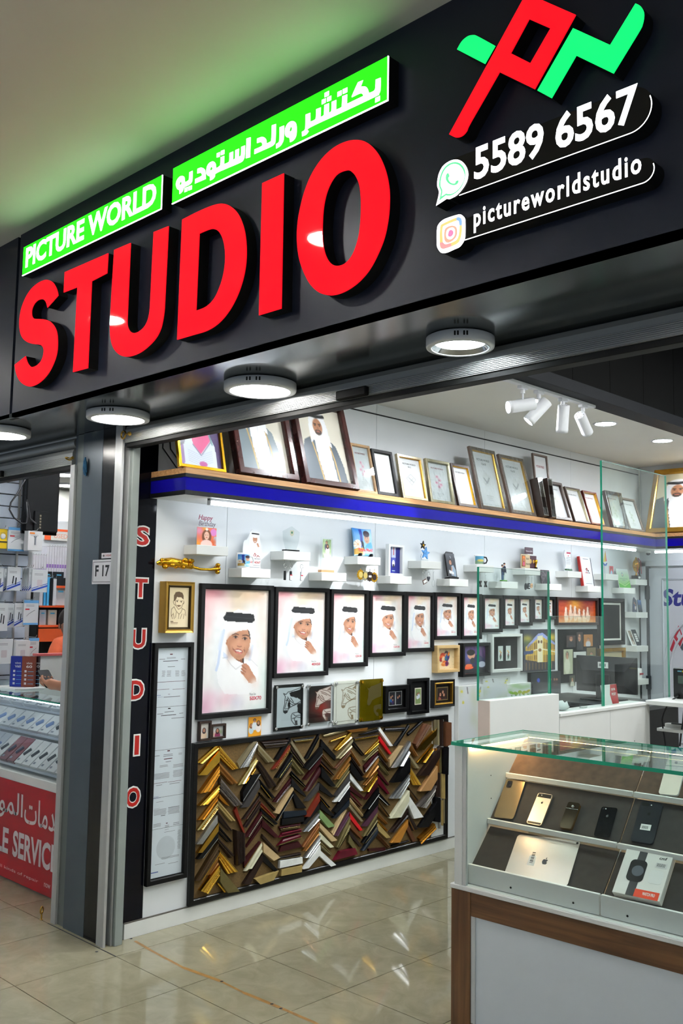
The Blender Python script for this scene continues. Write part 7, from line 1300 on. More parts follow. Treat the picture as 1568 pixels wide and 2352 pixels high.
Q0 = [oY(*px(n2, q), y) for q, y in (((1150, 1305), p.y - .02), ((1080, 1345), p.y - .06), ((1000, 1430), p.y - .09), ((940, 1540), p.y - .1), ((912, 1650), p.y - .1), ((935, 1850), p.y - .1), ((962, 2020), p.y - .1), ((970, 2300), p.y - .1))]; t = thing('power_cable', 'thick black cable falling from the power supply', 'cable', Q0[0]); MB().tube([tuple(q - Q0[0]) for q in Q0], .0045, cab, 8).obj('strand', t)
Q0 = [oY(*px(n2, q), p.y - .06) for q in ((1240, 1520), (1228, 1680), (1200, 1850), (1180, 2050))]; t = thing('power_cable', 'second black cable hanging at the frame edge before the shelf', 'cable', Q0[0]); MB().tube([tuple(q - Q0[0]) for q in Q0], .005, cab, 8).obj('strand', t)
p = oZ(*px(n2, (970, 1740)), .985); t = thing('hand_tool', 'grey white hand tool lying on the desk shelf', 'tool', (p.x, 2.6, .9845)); MB().prism([rrect(.2, .06, .02)], 0, .02, mat('grey white plastic', (190, 190, 186), .4)).xf(Matrix.Translation((.12, .06, 0))).obj('body', t); MB().box(.06, .17, .04, .075, .02, .024, blackm).obj('keypad', t)
t = thing('tool_pile', 'tangle of black leads behind the hand tool', 'cable', (p.x + .12, 2.78, .9845)); mb = MB()
for k in range(5): a = k * 1.3; MB().tube([(-.06 + .02 * k, .02 * math.sin(a), .006), (0, .03 * math.cos(a), .03 + .008 * k), (.08, .04 * math.sin(a + 1), .02 + .01 * k), (.14, .02, .01)], .004, cab, 6).obj('lead', t)
# cards and paper on the lower partition
t = thing('visit_card', 'white card with a red arrow panel behind the glass', 'card', (1.53, 2.09, 1.1335), WALL @ RX(-8)); MB().box(0, .17, 0, .105, -.002, 0, white).obj('card', t); MB().prism([[(.1, .001), (.17, .001), (.17, .104), (.1, .104), (.085, .05)]], .0004, .0004, mat('card red', (190, 50, 54), .5)).obj('red_panel', t); mb = MB(); put_text(mb, 'QATAR', .105, .07, .014, .0008, white, .045, .03); put_text(mb, 'POST', .105, .045, .014, .0008, white, .045, .03); mb.obj('lettering', t)
pap = mat('crumpled tissue', (222, 226, 228), .7); t = thing('crumpled_tissue', 'crumpled white tissue on the lower partition', 'tissue', (1.53, 1.68, 1.1335)); mb = MB(); random.seed(3); mb.ball((0, 0, .018), .03, pap, 10, (1.0, 1.4, .6)); mb.v = [(x * random.uniform(.8, 1.25), y * random.uniform(.8, 1.3), max(0, z * random.uniform(.7, 1.5))) for x, y, z in mb.v]; mb.obj('paper', t)
t = thing('clear_box', 'tiny clear plastic box on the lower partition', 'box', (1.53, 1.86, 1.1335)); MB().box(-.012, .012, 0, .045, 0, .045, clear, .002).obj('lid', t); MB().box(-.011, .011, .002, .043, .001, .006, white).obj('insert', t)
# monitor and its desk at the photo wall
Ym = 3.25; a = oY(*px(k10, (400, 745)), Ym); b_ = oY(*px(k10, (1385, 800)), Ym); e = oY(*px(k10, (1440, 1410)), Ym); zt = (a.z + b_.z) / 2; w_ = b_.x - a.x; zd = e.z - .05
t = thing('monitor_desk', 'dark computer desk beside the photo wall', 'desk', (a.x - .25, Ym - .28, 0)); MB().box(0, w_ + .4, 0, .62, zd - .03, zd, mat('dark desk top', (46, 48, 50), .4), .002).obj('top', t); MB().box(.02, w_ + .38, .3, .32, .1, zd - .03, blackm).obj('modesty_panel', t); [MB().box(x, x + .03, .02, .6, 0, zd - .03, blackm).obj('leg', t) for x in (.0, w_ + .37)]
t = thing('computer_monitor', 'black computer monitor seen from behind with a white label', 'monitor', ((a.x + b_.x) / 2, Ym, zd)); mm = mat('black ribbed plastic', (12, 13, 15), .5, spec=.25); hm = zt - zd - .05
mb = MB(); 
MB().box(-w_ / 2, w_ / 2, .035, .06, .05, zt - zd, mm, .004).obj('bezel', t); MB().box(-w_ / 2 + .012, w_ / 2 - .012, .06, .0605, .06, zt - zd - .01, mat('screen black', (8, 9, 10), .1)).obj('screen', t)
mb = MB(); x0, x1 = -w_ / 2 + .004, w_ / 2 - .004; z0, z1 = .054, zt - zd - .004; sx = .1; mb.add([(x0, .035, z0), (x1, .035, z0), (x1, .035, z1), (x0, .035, z1), (x0 * .72, 0, z0 + .05), (x1 * .72, 0, z0 + .05), (x1 * .72, 0, z1 - .09), (x0 * .72, 0, z1 - .09)], [(4, 5, 6, 7), (0, 1, 5, 4), (1, 2, 6, 5), (2, 3, 7, 6), (3, 0, 4, 7)], mm); mb.obj('rear_shell', t)
MB().box(-.035, .04, -.003, 0, z0 + .16, z0 + .2, white).obj('serial_label', t); mb = MB(); [mb.box(-.025 + .005 * k, -.022 + .005 * k, -.0035, -.003, z0 + .17, z0 + .19, ink) for k in range(10)]; mb.obj('barcode', t)
MB().box(-.05, .05, -.01, .03, .01, z0 + .12, mm, .004).obj('stand_neck', t); MB().box(-.13, .13, -.08, .1, 0, .012, mm, .004).obj('stand_base', t)
# ================================================================ DOOR IN THE BACK WALL
dk_ = mat('dark door gap', (46, 50, 56), .6); dw_ = mat('grey white door', (172, 176, 184), .5, var=.02)
p = oY(1493, 1306, YB); X0 = p.x; zt = p.z
d = structure(MB().box(X0, X0 + .95, YB - .03, YB, 0, zt, dw_).obj('door_1'))
MB().box(X0 - .022, X0, YB - .045, YB, 0, zt + .02, dk_).obj('door_gap', d); MB().box(X0 - .075, X0 - .024, YB - .05, YB, 0, zt + .06, mat('door casing', (186, 190, 196), .5)).obj('casing', d); MB().box(X0 - .075, X0 + .97, YB - .05, YB, zt + .02, zt + .07, MATS['door casing']).obj('casing', d); MB().box(X0 - .1, X0 - .077, YB - .03, YB, 0, zt + .06, dk_).obj('casing_gap', d)
def molding(pts, name='molding'): MB().tube([(q[0], YB - .032, q[1]) for q in pts], .011, dw_, 6).obj(name, d)
molding([(X0 + .13, 1.0), (X0 + .13, zt - .1), (X0 + .85, zt - .1), (X0 + .85, 1.0)]); cx = X0 + .49
for R_ in (.36, .30): molding([(cx - R_, .62)] + [(cx + R_ * math.cos(math.radians(a)), 1.12 + R_ * 1.3 * math.sin(math.radians(a))) for a in range(180, -5, -12)] + [(cx + R_, .62), (cx - R_, .62)])
molding([(X0 + .13, .5), (X0 + .13, .12), (X0 + .85, .12), (X0 + .85, .5), (X0 + .13, .5)])
for z in (zt - .22, 1.0, .3): MB().box(X0 - .03, X0 + .014, YB - .056, YB - .045, z - .06, z + .06, mat('hinge dark', (60, 64, 70), .4, .6)).obj('hinge', d)
a = oY(*px(n1, (905, 2300)), YB - .031); b_ = oY(*px(n1, (960, 2020)), YB - .031)
put_text(MB(), 'Studio', 0, 0, .155, 0, mat('navy vinyl', (40, 42, 110), .4), .56, .03, 0, .15).xf(Matrix.Translation((a.x, YB - .0315, a.z)) @ FRONT).obj('door_lettering', d)
mb = MB(); lp = lambda *q: [(lambda v: (v.x, v.z))(oY(*px(n2, k), YB - .032)) for k in q]
q = lp((1160, 235), (1235, 420), (1185, 560), (1090, 420)); qi = lp((1175, 310), (1210, 410), (1175, 475), (1130, 400)); mb.prism([q, qi], 0, 0, mat('door red vinyl', (150, 40, 56), .4)); mb.prism([lp((1185, 570), (1235, 480), (1260, 560), (1215, 620))], 0, 0, mat('door slate vinyl', (60, 72, 80), .4)); mb.prism([lp((1030, 600), (1090, 440), (1110, 500), (1060, 640))], 0, 0, MATS['door red vinyl']); mb.xf(Matrix.Translation((0, YB - .0318, 0)) @ FRONT); mb.obj('door_logo', d)
p = oZ(1541, 1274, 2.17); t = thing('dome_camera', 'small white dome camera under the back shelf', 'camera', (p.x, min(p.y, YB - .06), 2.1775)); MB().lathe([(.03, 0), (.03, -.012), (.022, -.016)], whp, 20).obj('base', t); MB().ball((0, 0, -.018), .02, mat('smoked dome', (40, 42, 50), .1), 14).obj('dome', t)
# ================================================================ PHONE SHOP LEFT OF THE PILLAR
XS = -2.6; slatm = mat('pale slat board', (196, 206, 220), .45, var=.02)
wn = structure(MB().box(XS - .12, XS - .02, .12, .905, 0, 3.0, blackm).obj('wall_slats'))
for k in range(31): MB().box(XS - .02, XS, .12, .905, .02 + .0895 * k, .02 + .0895 * k + .083, slatm, .003).obj('slat', wn)
MB().box(XS - .0, XS + .012, .80, .815, 0, 3.0, alu).obj('upright', wn)
structure(MB().box(-6.2, XS - .12, .905, 1.0, 0, 3.0, wallw).obj('wall_recess')); structure(MB().box(-3.72, -3.6, .95, 5.6, 0, 2.36, wallw).obj('wall_stock')); structure(MB().box(-6.3, -6.2, .1, 5.7, 0, 3.1, mat('cream wall', (206, 206, 196), .7)).obj('wall_far'))
structure(MB().box(-6.3, -.09, .12, 5.7, 3.0, 3.06, mat('next ceiling', (214, 214, 208), .7)).obj('ceiling_next')); structure(MB().box(-6.3, -.1, 5.6, 5.7, 0, 3.0, wallw).obj('wall_next_back'))
nl = glow('next shop lamp', (250, 252, 255), L_NEXT * 2.2)
for i, (x, y) in enumerate(((-5.0, 2.51), (-5.82, 2.99), (-3.0, 1.3), (-1.5, 1.3), (-1.5, 3.0), (-3.0, .55), (-1.6, .55))):
    t = thing('next_downlight', NTH[i] + ' round ceiling lamp in the phone shop', 'lamp', (x, y, 3.0), group='phone shop lamps'); MB().lathe([(.15, 0), (.15, -.02), (.13, -.022)], whp, 24, cap=(1, 0)).obj('rim', t); MB().lathe([(.132, -.018), (0, -.018)], nl, 24).obj('diffuser', t)
# ---- hanging packs
def pack(label, tl, br, X, base, band=None, mark='cable', th=.012, hookl=.12):
    a, b_ = oX(*px(k0, tl), X), oX(*px(k0, br), X); w_, h_ = b_.y - a.y, a.z - b_.z
    t = thing('accessory_pack', label, 'package', (X, (a.y + b_.y) / 2, b_.z), WALL, 'accessory packs on the slat wall'); tc_ = MB().box(-w_ / 2, w_ / 2, 0, h_, -th, 0, mat('pack ' + '%d_%d_%d' % base, base, .35, var=.02), .001).obj('carton', t); z = .0004; mb = MB()
    if band: 
        bm = mat('band %d_%d_%d' % band, band, .4); MB().prism([[(-w_ / 2, h_ * .02), (w_ / 2, h_ * .25), (w_ / 2, h_ * .33), (-w_ / 2, h_ * .1)]], z, z, bm).obj('stripe', tc_); MB().prism([[(-w_ / 2, h_ * .14), (w_ / 2, h_ * .37), (w_ / 2, h_ * .40), (-w_ / 2, h_ * .17)]], z, z, bm).obj('stripe', tc_)
    gm = mat('pack grey print', (120, 124, 130), .5); dm = mat('pack dark print', (40, 42, 48), .5)
    if mark == 'cable': MB().tube([(-w_ * .1, h_ * .3, z), (-w_ * .04, h_ * .62, z)], w_ * .05, dm, 5).obj('cable_print', tc_); MB().tube([(w_ * .12, h_ * .26, z), (w_ * .16, h_ * .56, z)], w_ * .05, dm, 5).obj('cable_print', tc_)
    elif mark == 'blue': MB().box(-w_ / 2, w_ / 2, h_ * .88, h_, z, z + .0003, mat('sky blue print', (96, 156, 206), .4)).obj('header', tc_); MB().box(-w_ / 2, w_ / 2, 0, h_ * .08, z, z + .0003, MATS['sky blue print']).obj('footer', tc_); MB().tube([(-w_ * .3, h_ * .35, z), (-w_ * .15, h_ * .45, z), (w_ * .25, h_ * .6, z)], w_ * .018, gm, 5).obj('lead_print', tc_); MB().box(-w_ * .4, -w_ * .12, h_ * .6, h_ * .66, z, z + .0003, mat('price red', (190, 60, 70), .5)).obj('price_mark', tc_)
    elif mark == 'box': MB().box(-w_ * .4, -w_ * .05, h_ * .84, h_ * .93, z, z + .0003, mat('orange tag', (226, 130, 50), .4)).obj('tag', tc_); MB().tube([(0, h_ * .3, z), (.0, h_ * .7, z)], w_ * .06, gm, 6).obj('lamp_print', tc_); MB().ball((0, h_ * .72, 0), w_ * .12, gm, 8, (1, .6, .1)).obj('lamp_print', tc_)
    elif mark == 'yellow': MB().box(-w_ / 2, w_ / 2, h_ * .3, h_ * .38, z, z + .0003, mat('black lettering band', (40, 40, 30), .5)).obj('lettering_band', tc_); MB().ball((0, h_ * .62, 0), w_ * .35, white, 10, (1, 1, .3)).obj('charger_print', tc_)
    elif mark == 'charger': MB().prism([[(p[0], p[1] + h_ * .4) for p in rrect(w_ * .34, h_ * .3, w_ * .05)]], z, z, mat('pale print', (206, 208, 210), .5)).obj('charger_print', tc_)
    for k in range(2): MB().box(-w_ * .35, w_ * .2, h_ * (.8 - .05 * k), h_ * (.815 - .05 * k), z, z + .0003, gm).obj('print_line', tc_)
    MB().tube([(0, h_ + .006, -.1), (0, h_ + .006, .02), (0, h_ + .014, .032), (0, h_ + .024, .034)], .0022, steel, 6).obj('peg_hook', t); return t
W1 = (212, 216, 218); B1 = (44, 70, 160)
pack('yellow charger pack on the top row', (-8, 1020), (66, 1222), -2.5, (222, 186, 40), None, 'yellow'); pack('blue and white cable pack marked 6.0 on the top row', (88, 1003), (240, 1250), -2.48, W1, None, 'blue'); pack('white lamp carton at the end of the top row', (285, 1040), (420, 1245), -2.34, (220, 220, 220), None, 'box', .06)
pack('striped cable pack cut by the frame on the second row', (-40, 1410), (28, 1650), -2.5, W1, B1); pack('slim striped cable pack set back on the second row', (42, 1420), (110, 1655), -2.54, W1, B1); pack('striped cable pack turned on the second row', (80, 1402), (200, 1642), -2.47, W1, B1)
for k in range(4): pack(f'{NTH[k]} pack of the thin blue edged stack on the second row', (232 + 20 * k, 1415), (262 + 20 * k, 1652), -2.52 + .018 * k, W1, B1, 'none')
pack('front striped adapter pack at the end of the second row', (325, 1425), (470, 1658), -2.42, W1, B1, 'charger')
pack('tall white cable pack with orange tag on the third row', (-30, 1765), (72, 2045), -2.47, W1, None, 'cable'); pack('striped cable pack in the middle of the third row', (70, 1770), (148, 2008), -2.5, W1, B1); pack('slim striped cable pack on the third row', (152, 1765), (235, 2002), -2.45, W1, B1); pack('blue and white cable pack marked 2.4 on the third row', (243, 1735), (378, 1982), -2.42, W1, None, 'blue')
pack('white charger box at the start of the bottom row', (-40, 2125), (120, 2370), -2.45, (222, 224, 226), None, 'charger', .03); pack('white charger box in the middle of the bottom row', (162, 2140), (292, 2350), -2.42, (226, 226, 226), None, 'charger', .04); pack('blue and white charger pack at the end of the bottom row', (292, 2115), (382, 2360), -2.46, W1, None, 'blue')
# ---- television seen from behind, cable
a, b_, e = oX(*px(k0, (275, 560)), -2.4), oX(*px(k0, (605, 460)), -2.4), oX(*px(k0, (285, 1040)), -2.4); t = thing('television', 'black television hung from the phone shop ceiling, seen from behind', 'television', (-2.4, a.y, e.z)); mm = mat('black tv shell', (8, 9, 10), .6, spec=.15)
MB().box(-.05, 0, 0, b_.y - a.y, 0, .62, mm, .006).obj('rear_shell', t); MB().box(-.07, -.05, -.004, b_.y - a.y + .02, -.02, .63, black, .004).obj('bezel', t); MB().box(0, .02, .06, .24, .0, .15, mm, .004).obj('connector_block', t); [MB().box(.02, .022, .1 + .0 * k, .112, .02 + .022 * k, .034 + .022 * k, mat('socket grey', (120, 110, 90), .5)).obj('socket', t) for k in range(5)]; MB().tube([(-.02, .1, .62), (-.02, .1, .9)], .02, alu, 10).obj('ceiling_pole', t)
Q0 = [oX(*px(k0, q), -2.38) for q in ((255, 525), (180, 660), (110, 760), (95, 830), (140, 910), (220, 970), (265, 965), (275, 900), (265, 760), (270, 730), (285, 800), (300, 920), (360, 970))]; t = thing('television_cable', 'looping black television cable', 'cable', Q0[0]); MB().tube([tuple(q - Q0[0]) for q in Q0], .006, cab, 6).obj('strand', t)
# ---- stock wall: sign, white boxes, orange shelves
XW = -3.58; orng = mat('orange laminate', (206, 84, 40), .45)
a, b_ = oX(*px(k0, (450, 1015)), XW), oX(*px(k0, (740, 1150)), XW); t = thing('used_mobile_sign', 'white and orange USED MOBILE sign on the stock wall', 'sign', (XW - .02, a.y, b_.z), WALL); MB().box(0, b_.y - a.y, 0, a.z - b_.z, 0, .02, mat('sign white', (222, 222, 216), .5)).obj('panel', t); MB().box(.08, b_.y - a.y, a.z - b_.z - .02, a.z - b_.z, .02, .022, orng).obj('top_band', t); MB().box(0, .06, 0, .07, .02, .022, orng).obj('corner_block', t); put_text(MB(), 'USED MOBILE', .09, .02, .04, .0205, mat('pale peach print', (226, 170, 150), .5), .34, .02).obj('lettering', t)
a, b_ = oX(*px(k0, (285, 1165)), -3.45), oX(*px(k0, (690, 1450)), -3.45); n = 16; dy = (b_.y - a.y) / n; pur = mat('lilac print', (150, 110, 190), .5)
for k in range(n):
    h_ = .26 if k > 6 else .2; t = thing('slim_box', f'{NTH[k]} slim white box with lilac print hanging on the stock wall', 'package', (-3.45, a.y + dy * (k + .5), a.z - .28 - (0 if k > 6 else .02)), WALL @ RY(8), 'slim white boxes'); MB().box(-dy * .46, dy * .46, 0, h_, -.08, 0, mat('slim white carton', (222, 220, 226), .4), .001).obj('carton', t); MB().box(-dy * .4, dy * .4, h_ * .3, h_ * .42, 0, .0005, pur).obj('print', t); MB().tube([(0, h_ + .005, -.1), (0, h_ + .005, .02), (0, h_ + .014, .024)], .002, steel, 5).obj('peg_hook', t)
a, b_ = oX(*px(k0, (400, 1590)), -3.4), oX(*px(k0, (760, 2000)), -3.4); t = thing('stock_shelf', 'orange edged stock shelf in the phone shop', 'shelf', (-3.59, a.y, .9)); L = b_.y - a.y
zz = [oX(*px(k0, (560, v)), -3.4).z for v in (1590, 1787, 1985)]
for z in zz: MB().box(.0, .2, 0, L, z - .9 - .02, z - .9, orng, .001).obj('shelf_board', t)
MB().box(0, .19, -.018, 0, 0, .95, blackm).obj('side', t); MB().box(0, .01, 0, L, 0, .95, mat('shelf shade', (40, 40, 44), .6)).obj('back', t); MB().box(.0, .2, 0, L, zz[2] - .9 - .14, zz[2] - .9 - .03, orng).obj('drawer_front', t)
for k, (y, w_, h_, z, c, lab) in enumerate(((.03, .09, .12, zz[0], (24, 30, 34), 'black phone box with a blue S6 mark, top of the stock shelf'), (.14, .09, .12, zz[0], (24, 28, 34), 'second black phone box on top of the stock shelf'), (.16, .1, .155, zz[1], (206, 208, 212), 'white phone box on the middle stock shelf'), (.05, .08, .155, zz[1], (30, 30, 34), 'black phone box on the middle stock shelf'), (.1, .08, .13, zz[2], (206, 200, 190), 'cream phone box on the lower stock shelf'), (.02, .06, .13, zz[2], (198, 204, 214), 'pale blue phone box on the lower stock shelf'), (.2, .1, .13, zz[2], (30, 32, 36), 'black phone box on the lower stock shelf'))):
    t = thing('phone_box', lab, 'package', (-3.56, a.y + y, z + .0005), group='phone boxes on the stock shelf'); MB().box(0, .14, 0, w_, 0, h_, mat('box %d_%d_%d' % c, c, .4), .001).obj('carton', t); MB().box(.14, .1404, w_ * .25, w_ * .75, h_ * .72, h_ * .82, mat('box mark', (90, 170, 210), .4)).obj('mark', t)
for k, c in enumerate(((214, 216, 220), (70, 160, 214), (80, 172, 222), (24, 26, 30), (216, 218, 222))):
    A0, B0 = oX(*px(k0, (405 + 31 * k, 1490 + 8 * k)), -2.7 - .0 * k), oX(*px(k0, (432 + 31 * k, 1790)), -2.7); t = thing('screen_pack', ['white', 'sky blue', 'brighter blue', 'black', 'outer white'][k] + ' upright screen protector pack past the slat wall', 'package', (-2.7, A0.y, B0.z), WALL, 'screen protector packs'); MB().box(0, B0.y - A0.y, 0, A0.z - B0.z, -.1, 0, mat('spack %d_%d' % (c[0], c[1]), c, .35), .001).obj('carton', t); MB().tube([(.01, A0.z - B0.z + .005, -.05), (.01, A0.z - B0.z + .005, .03), (.01, A0.z - B0.z + .02, .04)], .002, steel, 5).obj('peg_hook', t)
t = thing('display_rail', 'chrome display rail carrying the screen protector packs', 'rail', (-2.72, .80, A0.z + .006)); MB().tube([(0, 0, 0), (0, .36, 0)], .006, steel, 8).obj('bar', t); MB().tube([(.12, 0, 0), (0, 0, 0)], .006, steel, 8).obj('bracket', t)
# ---- white cabinet, red counter with vitrine
a = oX(*px(k5, (300, 80)), -2.0); t = thing('storage_cabinet', 'white cabinet with a pink top edge behind the red counter', 'cabinet', (-2.0, a.y, 0)); MB().box(-.06, 0, 0, .5, 0, a.z - .012, white, .002).obj('body', t); MB().box(-.066, .006, -.004, .5, a.z - .012, a.z + .004, mat('pink red edge', (196, 96, 96), .4), .001).obj('top', t)
X0, X1, YC = -2.45, -.775, .195; t = thing('phone_counter', 'red fronted phone shop counter with a glass vitrine', 'counter', (X0, YC, 0)); L = X1 - X0; redp = mat('red sign board', (150, 14, 24), .3, var=.04, vs=2)
MB().box(0, L, .02, .5, 0, .625, white, .002).obj('base', t); MB().box(0, L, 0, .02, .012, .577, redp, .001).obj('red_front', t, 'red board with white Arabic and English lettering'); MB().box(0, L, .0, .03, .577, .628, white, .002).obj('white_band', t)
MB().box(0, L, .004, .008, .63, 1.066, clear).obj('front_glass', t); gt = MB(); gt.add([(0, -.01, 1.076), (L, -.01, 1.076), (L, .5, 1.076), (0, .5, 1.076)], [(0, 1, 2, 3)], GLASS); gt.box(0, L, -.012, -.010, 1.066, 1.076, GEDGE); gt.box(L, L + .002, -.01, .5, 1.066, 1.076, GEDGE); gt.obj('glass_top', t); MB().box(0, L, .48, .5, .625, 1.06, white).obj('back', t)
TR = [(.045, .655, .20, .79), (.215, .815, .35, .92), (.36, .935, .46, 1.01)]
for q in TR: MB().add([(0, q[0], q[1]), (L, q[0], q[1]), (L, q[2], q[3]), (0, q[2], q[3]), (0, q[0], q[1] - .012), (L, q[0], q[1] - .012)], [(0, 1, 2, 3), (0, 4, 5, 1)], mat('pale tray', (206, 214, 226), .4)).obj('tray', t)
MB().box(0, L, .03, .036, 1.05, 1.058, mat('cold LED strip', (240, 245, 255), .4, emit=(226, 238, 255), es=7, var=0)).obj('led_strip', t)
lw = mat('white board lettering', (206, 206, 208), .4)
def tl(s, a, b_, zc, h_, bold=.0):
    A0, B0 = oY(*px(k5, a), YC - .001), oY(*px(k5, b_), YC - .001); put_text(MB(), s, 0, 0, h_, 0, lw, B0.x - A0.x, bold).xf(Matrix.Translation((A0.x - X0, -.0006, zc)) @ FRONT).obj('lettering', t)
tl('SERVICES', (95, 1690), (495, 1815), .150, .15, .03); tl('MOBILE', (-260, 1600), (62, 1640), .150, .148, .03); tl('\ufe95\ufe8e\ufee3\ufeaa', (190, 1400), (447, 1480), .362, .15, .01); tl('\ufeee\ufee4\ufedf\ufe8d', (-12, 1350), (178, 1370), .345, .17, .01); tl('all kinds of repair', (-20, 1760), (302, 1890), .058, .022, .0); tl('now', (350, 1890), (398, 1930), .058, .022, .0)
def tray_box(tr, x, w_, h_, c, lab, th=.022, mk=(70, 76, 86)):
    s = Vector((0, tr[2] - tr[0], tr[3] - tr[1])).normalized(); n_ = Vector((0, -s.z, s.y)); M = Matrix(((1, 0, 0, x), (0, s.y, n_.y, YC + tr[0] + n_.y * .001), (0, s.z, n_.z, tr[1] + n_.z * .001), (0, 0, 0, 1))); tt = thing('gadget_box', lab, 'package', (0, 0, 0), M, 'gadget boxes in the vitrine')
    tc_ = MB().box(0, w_, .004, h_, 0, th, mat('gbox %d_%d_%d' % c, c, .3, var=.02), .001).obj('carton', tt); mb = MB(); mm_ = mat('gprint %d_%d' % (mk[0], mk[1]), mk, .4)
    MB().tube([(w_ * .35, h_ * .35, th), (w_ * .65, h_ * .6, th)], w_ * .13, mm_, 6).obj('device_print', tc_); MB().box(w_ * .1, w_ * .35, h_ * .12, h_ * .2, th, th + .0003, mat('gtype', (130, 136, 150), .5)).obj('type_print', tc_)
for k in range(17):
    x = X0 + .03 + .097 * k; c = (188, 194, 204) if k < 8 else (104, 20, 34) if k in (9, 10) else (214, 216, 218); mk = (120, 140, 190) if k < 8 else (60, 60, 90) if k in (9, 10) else (70, 76, 86)
    tray_box(TR[0], x, .088, .19, c, f'{(NTH + ["seventeenth"])[k]} box from the far end on the lower vitrine tray, ' + ('maroon' if k in (9, 10) else 'grey blue' if k < 8 else 'white'), mk=mk)
for k in range(13): tray_box(TR[1], X0 + .05 + .125 * k, .115, .15, (220, 222, 226), f'{NTH[k]} white watch box from the far end on the middle vitrine tray', mk=(40, 44, 50) if k > 8 else (120, 150, 206))
for k in range(9): tray_box(TR[2], X0 + .04 + .18 * k, .15, .11, (216, 220, 228) if k != 7 else (60, 76, 130), f'{NTH[k]} long box from the far end on the top vitrine tray', .03)
# boxes on the counter top
t = thing('white_plinth', 'white plinth under three phone boxes on the glass', 'plinth', (-1.70, .33, 1.0765)); MB().box(-.15, .12, 0, .2, 0, .012, white, .002).obj('board', t)
for k, (c, s_, lab) in enumerate((((30, 44, 140), 'V60', 'blue V60 phone box'), ((120, 60, 44), '60', 'copper brown 60 phone box'), ((50, 26, 34), '50', 'dark wine phone box'))):
    q = oZ(*px(k5, ((75, 335), (165, 338), (225, 335))[k]), 1.089); t = thing('phone_box', lab + ' standing on the white plinth', 'package', (q.x, q.y, 1.0890), RZ(38), 'phone boxes on the glass'); MB().box(0, (.1, .085, .06)[k], 0, .03, 0, .195, mat('vbox %d' % c[0], c, .2), .001).obj('carton', t); mb = MB(); put_text(mb, 'vivo', .03, .145, .014, .0004, lw, .04, .01); put_text(mb, s_, .03, .122, .016, .0004, lw, .04, .02); [mb.box(.02, .034, .015 + .026 * j, .029 + .026 * j, .0002, .0004, lw) for j in range(4)]; [mb.box(.042, .08, .019 + .026 * j, .022 + .026 * j, .0002, .0004, MATS['box mark']) for j in range(4)]; mb.xf(RX(90)); mb.obj('print', t)
# ---- people
def skin_body(name, P, E, parent, m, lev=2):
    ks = list(P); me = bpy.data.meshes.new(name); me.from_pydata([P[k][:3] for k in ks], [(ks.index(a), ks.index(b)) for a, b in E], []); o = link(bpy.data.objects.new(name, me), parent)
    sm = o.modifiers.new('skin', 'SKIN'); sm.use_smooth_shade = True
    for i, k in enumerate(ks): r = P[k][3]; me.skin_vertices[0].data[i].radius = (r, P[k][4] if len(P[k]) > 4 else r); me.skin_vertices[0].data[i].use_root = (i == 0)
    sd = o.modifiers.new('smooth', 'SUBSURF'); sd.levels = lev; sd.render_levels = lev; me.materials.append(m); return o
def head(t, c, skin, hair, yaw=0):
    M = Matrix.Translation(c) @ RZ(yaw); vs = MB(); n = 20; V = []; F = []
    for i in range(n // 2 + 1):
        th = math.pi * i / (n // 2)
        for k in range(n):
            q = 2 * math.pi * k / n; x, y, z = math.sin(th) * math.cos(q), math.sin(th) * math.sin(q), math.cos(th); jaw = 1 - .28 * max(0, -z); nose = .018 * math.exp(-((y / .14) ** 2 + ((z + .08) / .16) ** 2)) if x > 0 else 0; eye = -.006 * math.exp(-(((abs(y) - .34) / .14) ** 2 + ((z - .1) / .12) ** 2)) if x > 0 else 0
            V.append((x * .095 * jaw + nose + eye + .006 * max(0, -z), y * .076 * jaw, z * .118))
    for i in range(n // 2):
        for k in range(n): F.append((i * n + k, (i + 1) * n + k, (i + 1) * n + (k + 1) % n, i * n + (k + 1) % n))
    vs.add(V, F, skin, True); vs.xf(M); vs.obj('head', t)
    MB().ball((-.012, 0, .03), .1, hair, 18, (1.0, .86, 1.02)).xf(M).obj('hair', t); [MB().ball((-.004, s * .077, -.01), .022, skin, 10, (.8, .35, 1.3)).xf(M).obj('ear', t) for s in (-1, 1)]; [MB().ball((.086, s * .03, .012), .011, mat('eye white', (220, 216, 210), .2), 10, (.5, 1.1, .7)).xf(M).obj('eye', t) for s in (-1, 1)]; [MB().ball((.0905, s * .03, .012), .005, ink, 8, (.5, 1, 1)).xf(M).obj('iris', t) for s in (-1, 1)]
    MB().tube([(.084, -.026, -.062), (.09, 0, -.066), (.084, .026, -.062)], .006, mat('lips', (140, 80, 70), .5), 6).xf(M).obj('mouth', t)
skn = mat('brown skin', (156, 108, 84), .5, var=.06, vs=30); hr = mat('dark hair', (34, 26, 22), .6, var=.2, vs=60); ors = mat('orange shirt', (186, 84, 48), .8, var=.1, vs=14); dks = mat('dark trousers', (40, 42, 50), .8); gry = mat('grey shirt', (110, 116, 122), .8)
c0 = oX(158, 1434, -2.35); sh0 = oX(128, 1492, -2.35)
t = thing('person', 'shopkeeper in an orange shirt behind the white cabinet', 'person', (c0.x, c0.y + .06, 0)); zc = c0.z; dz = zc - .14
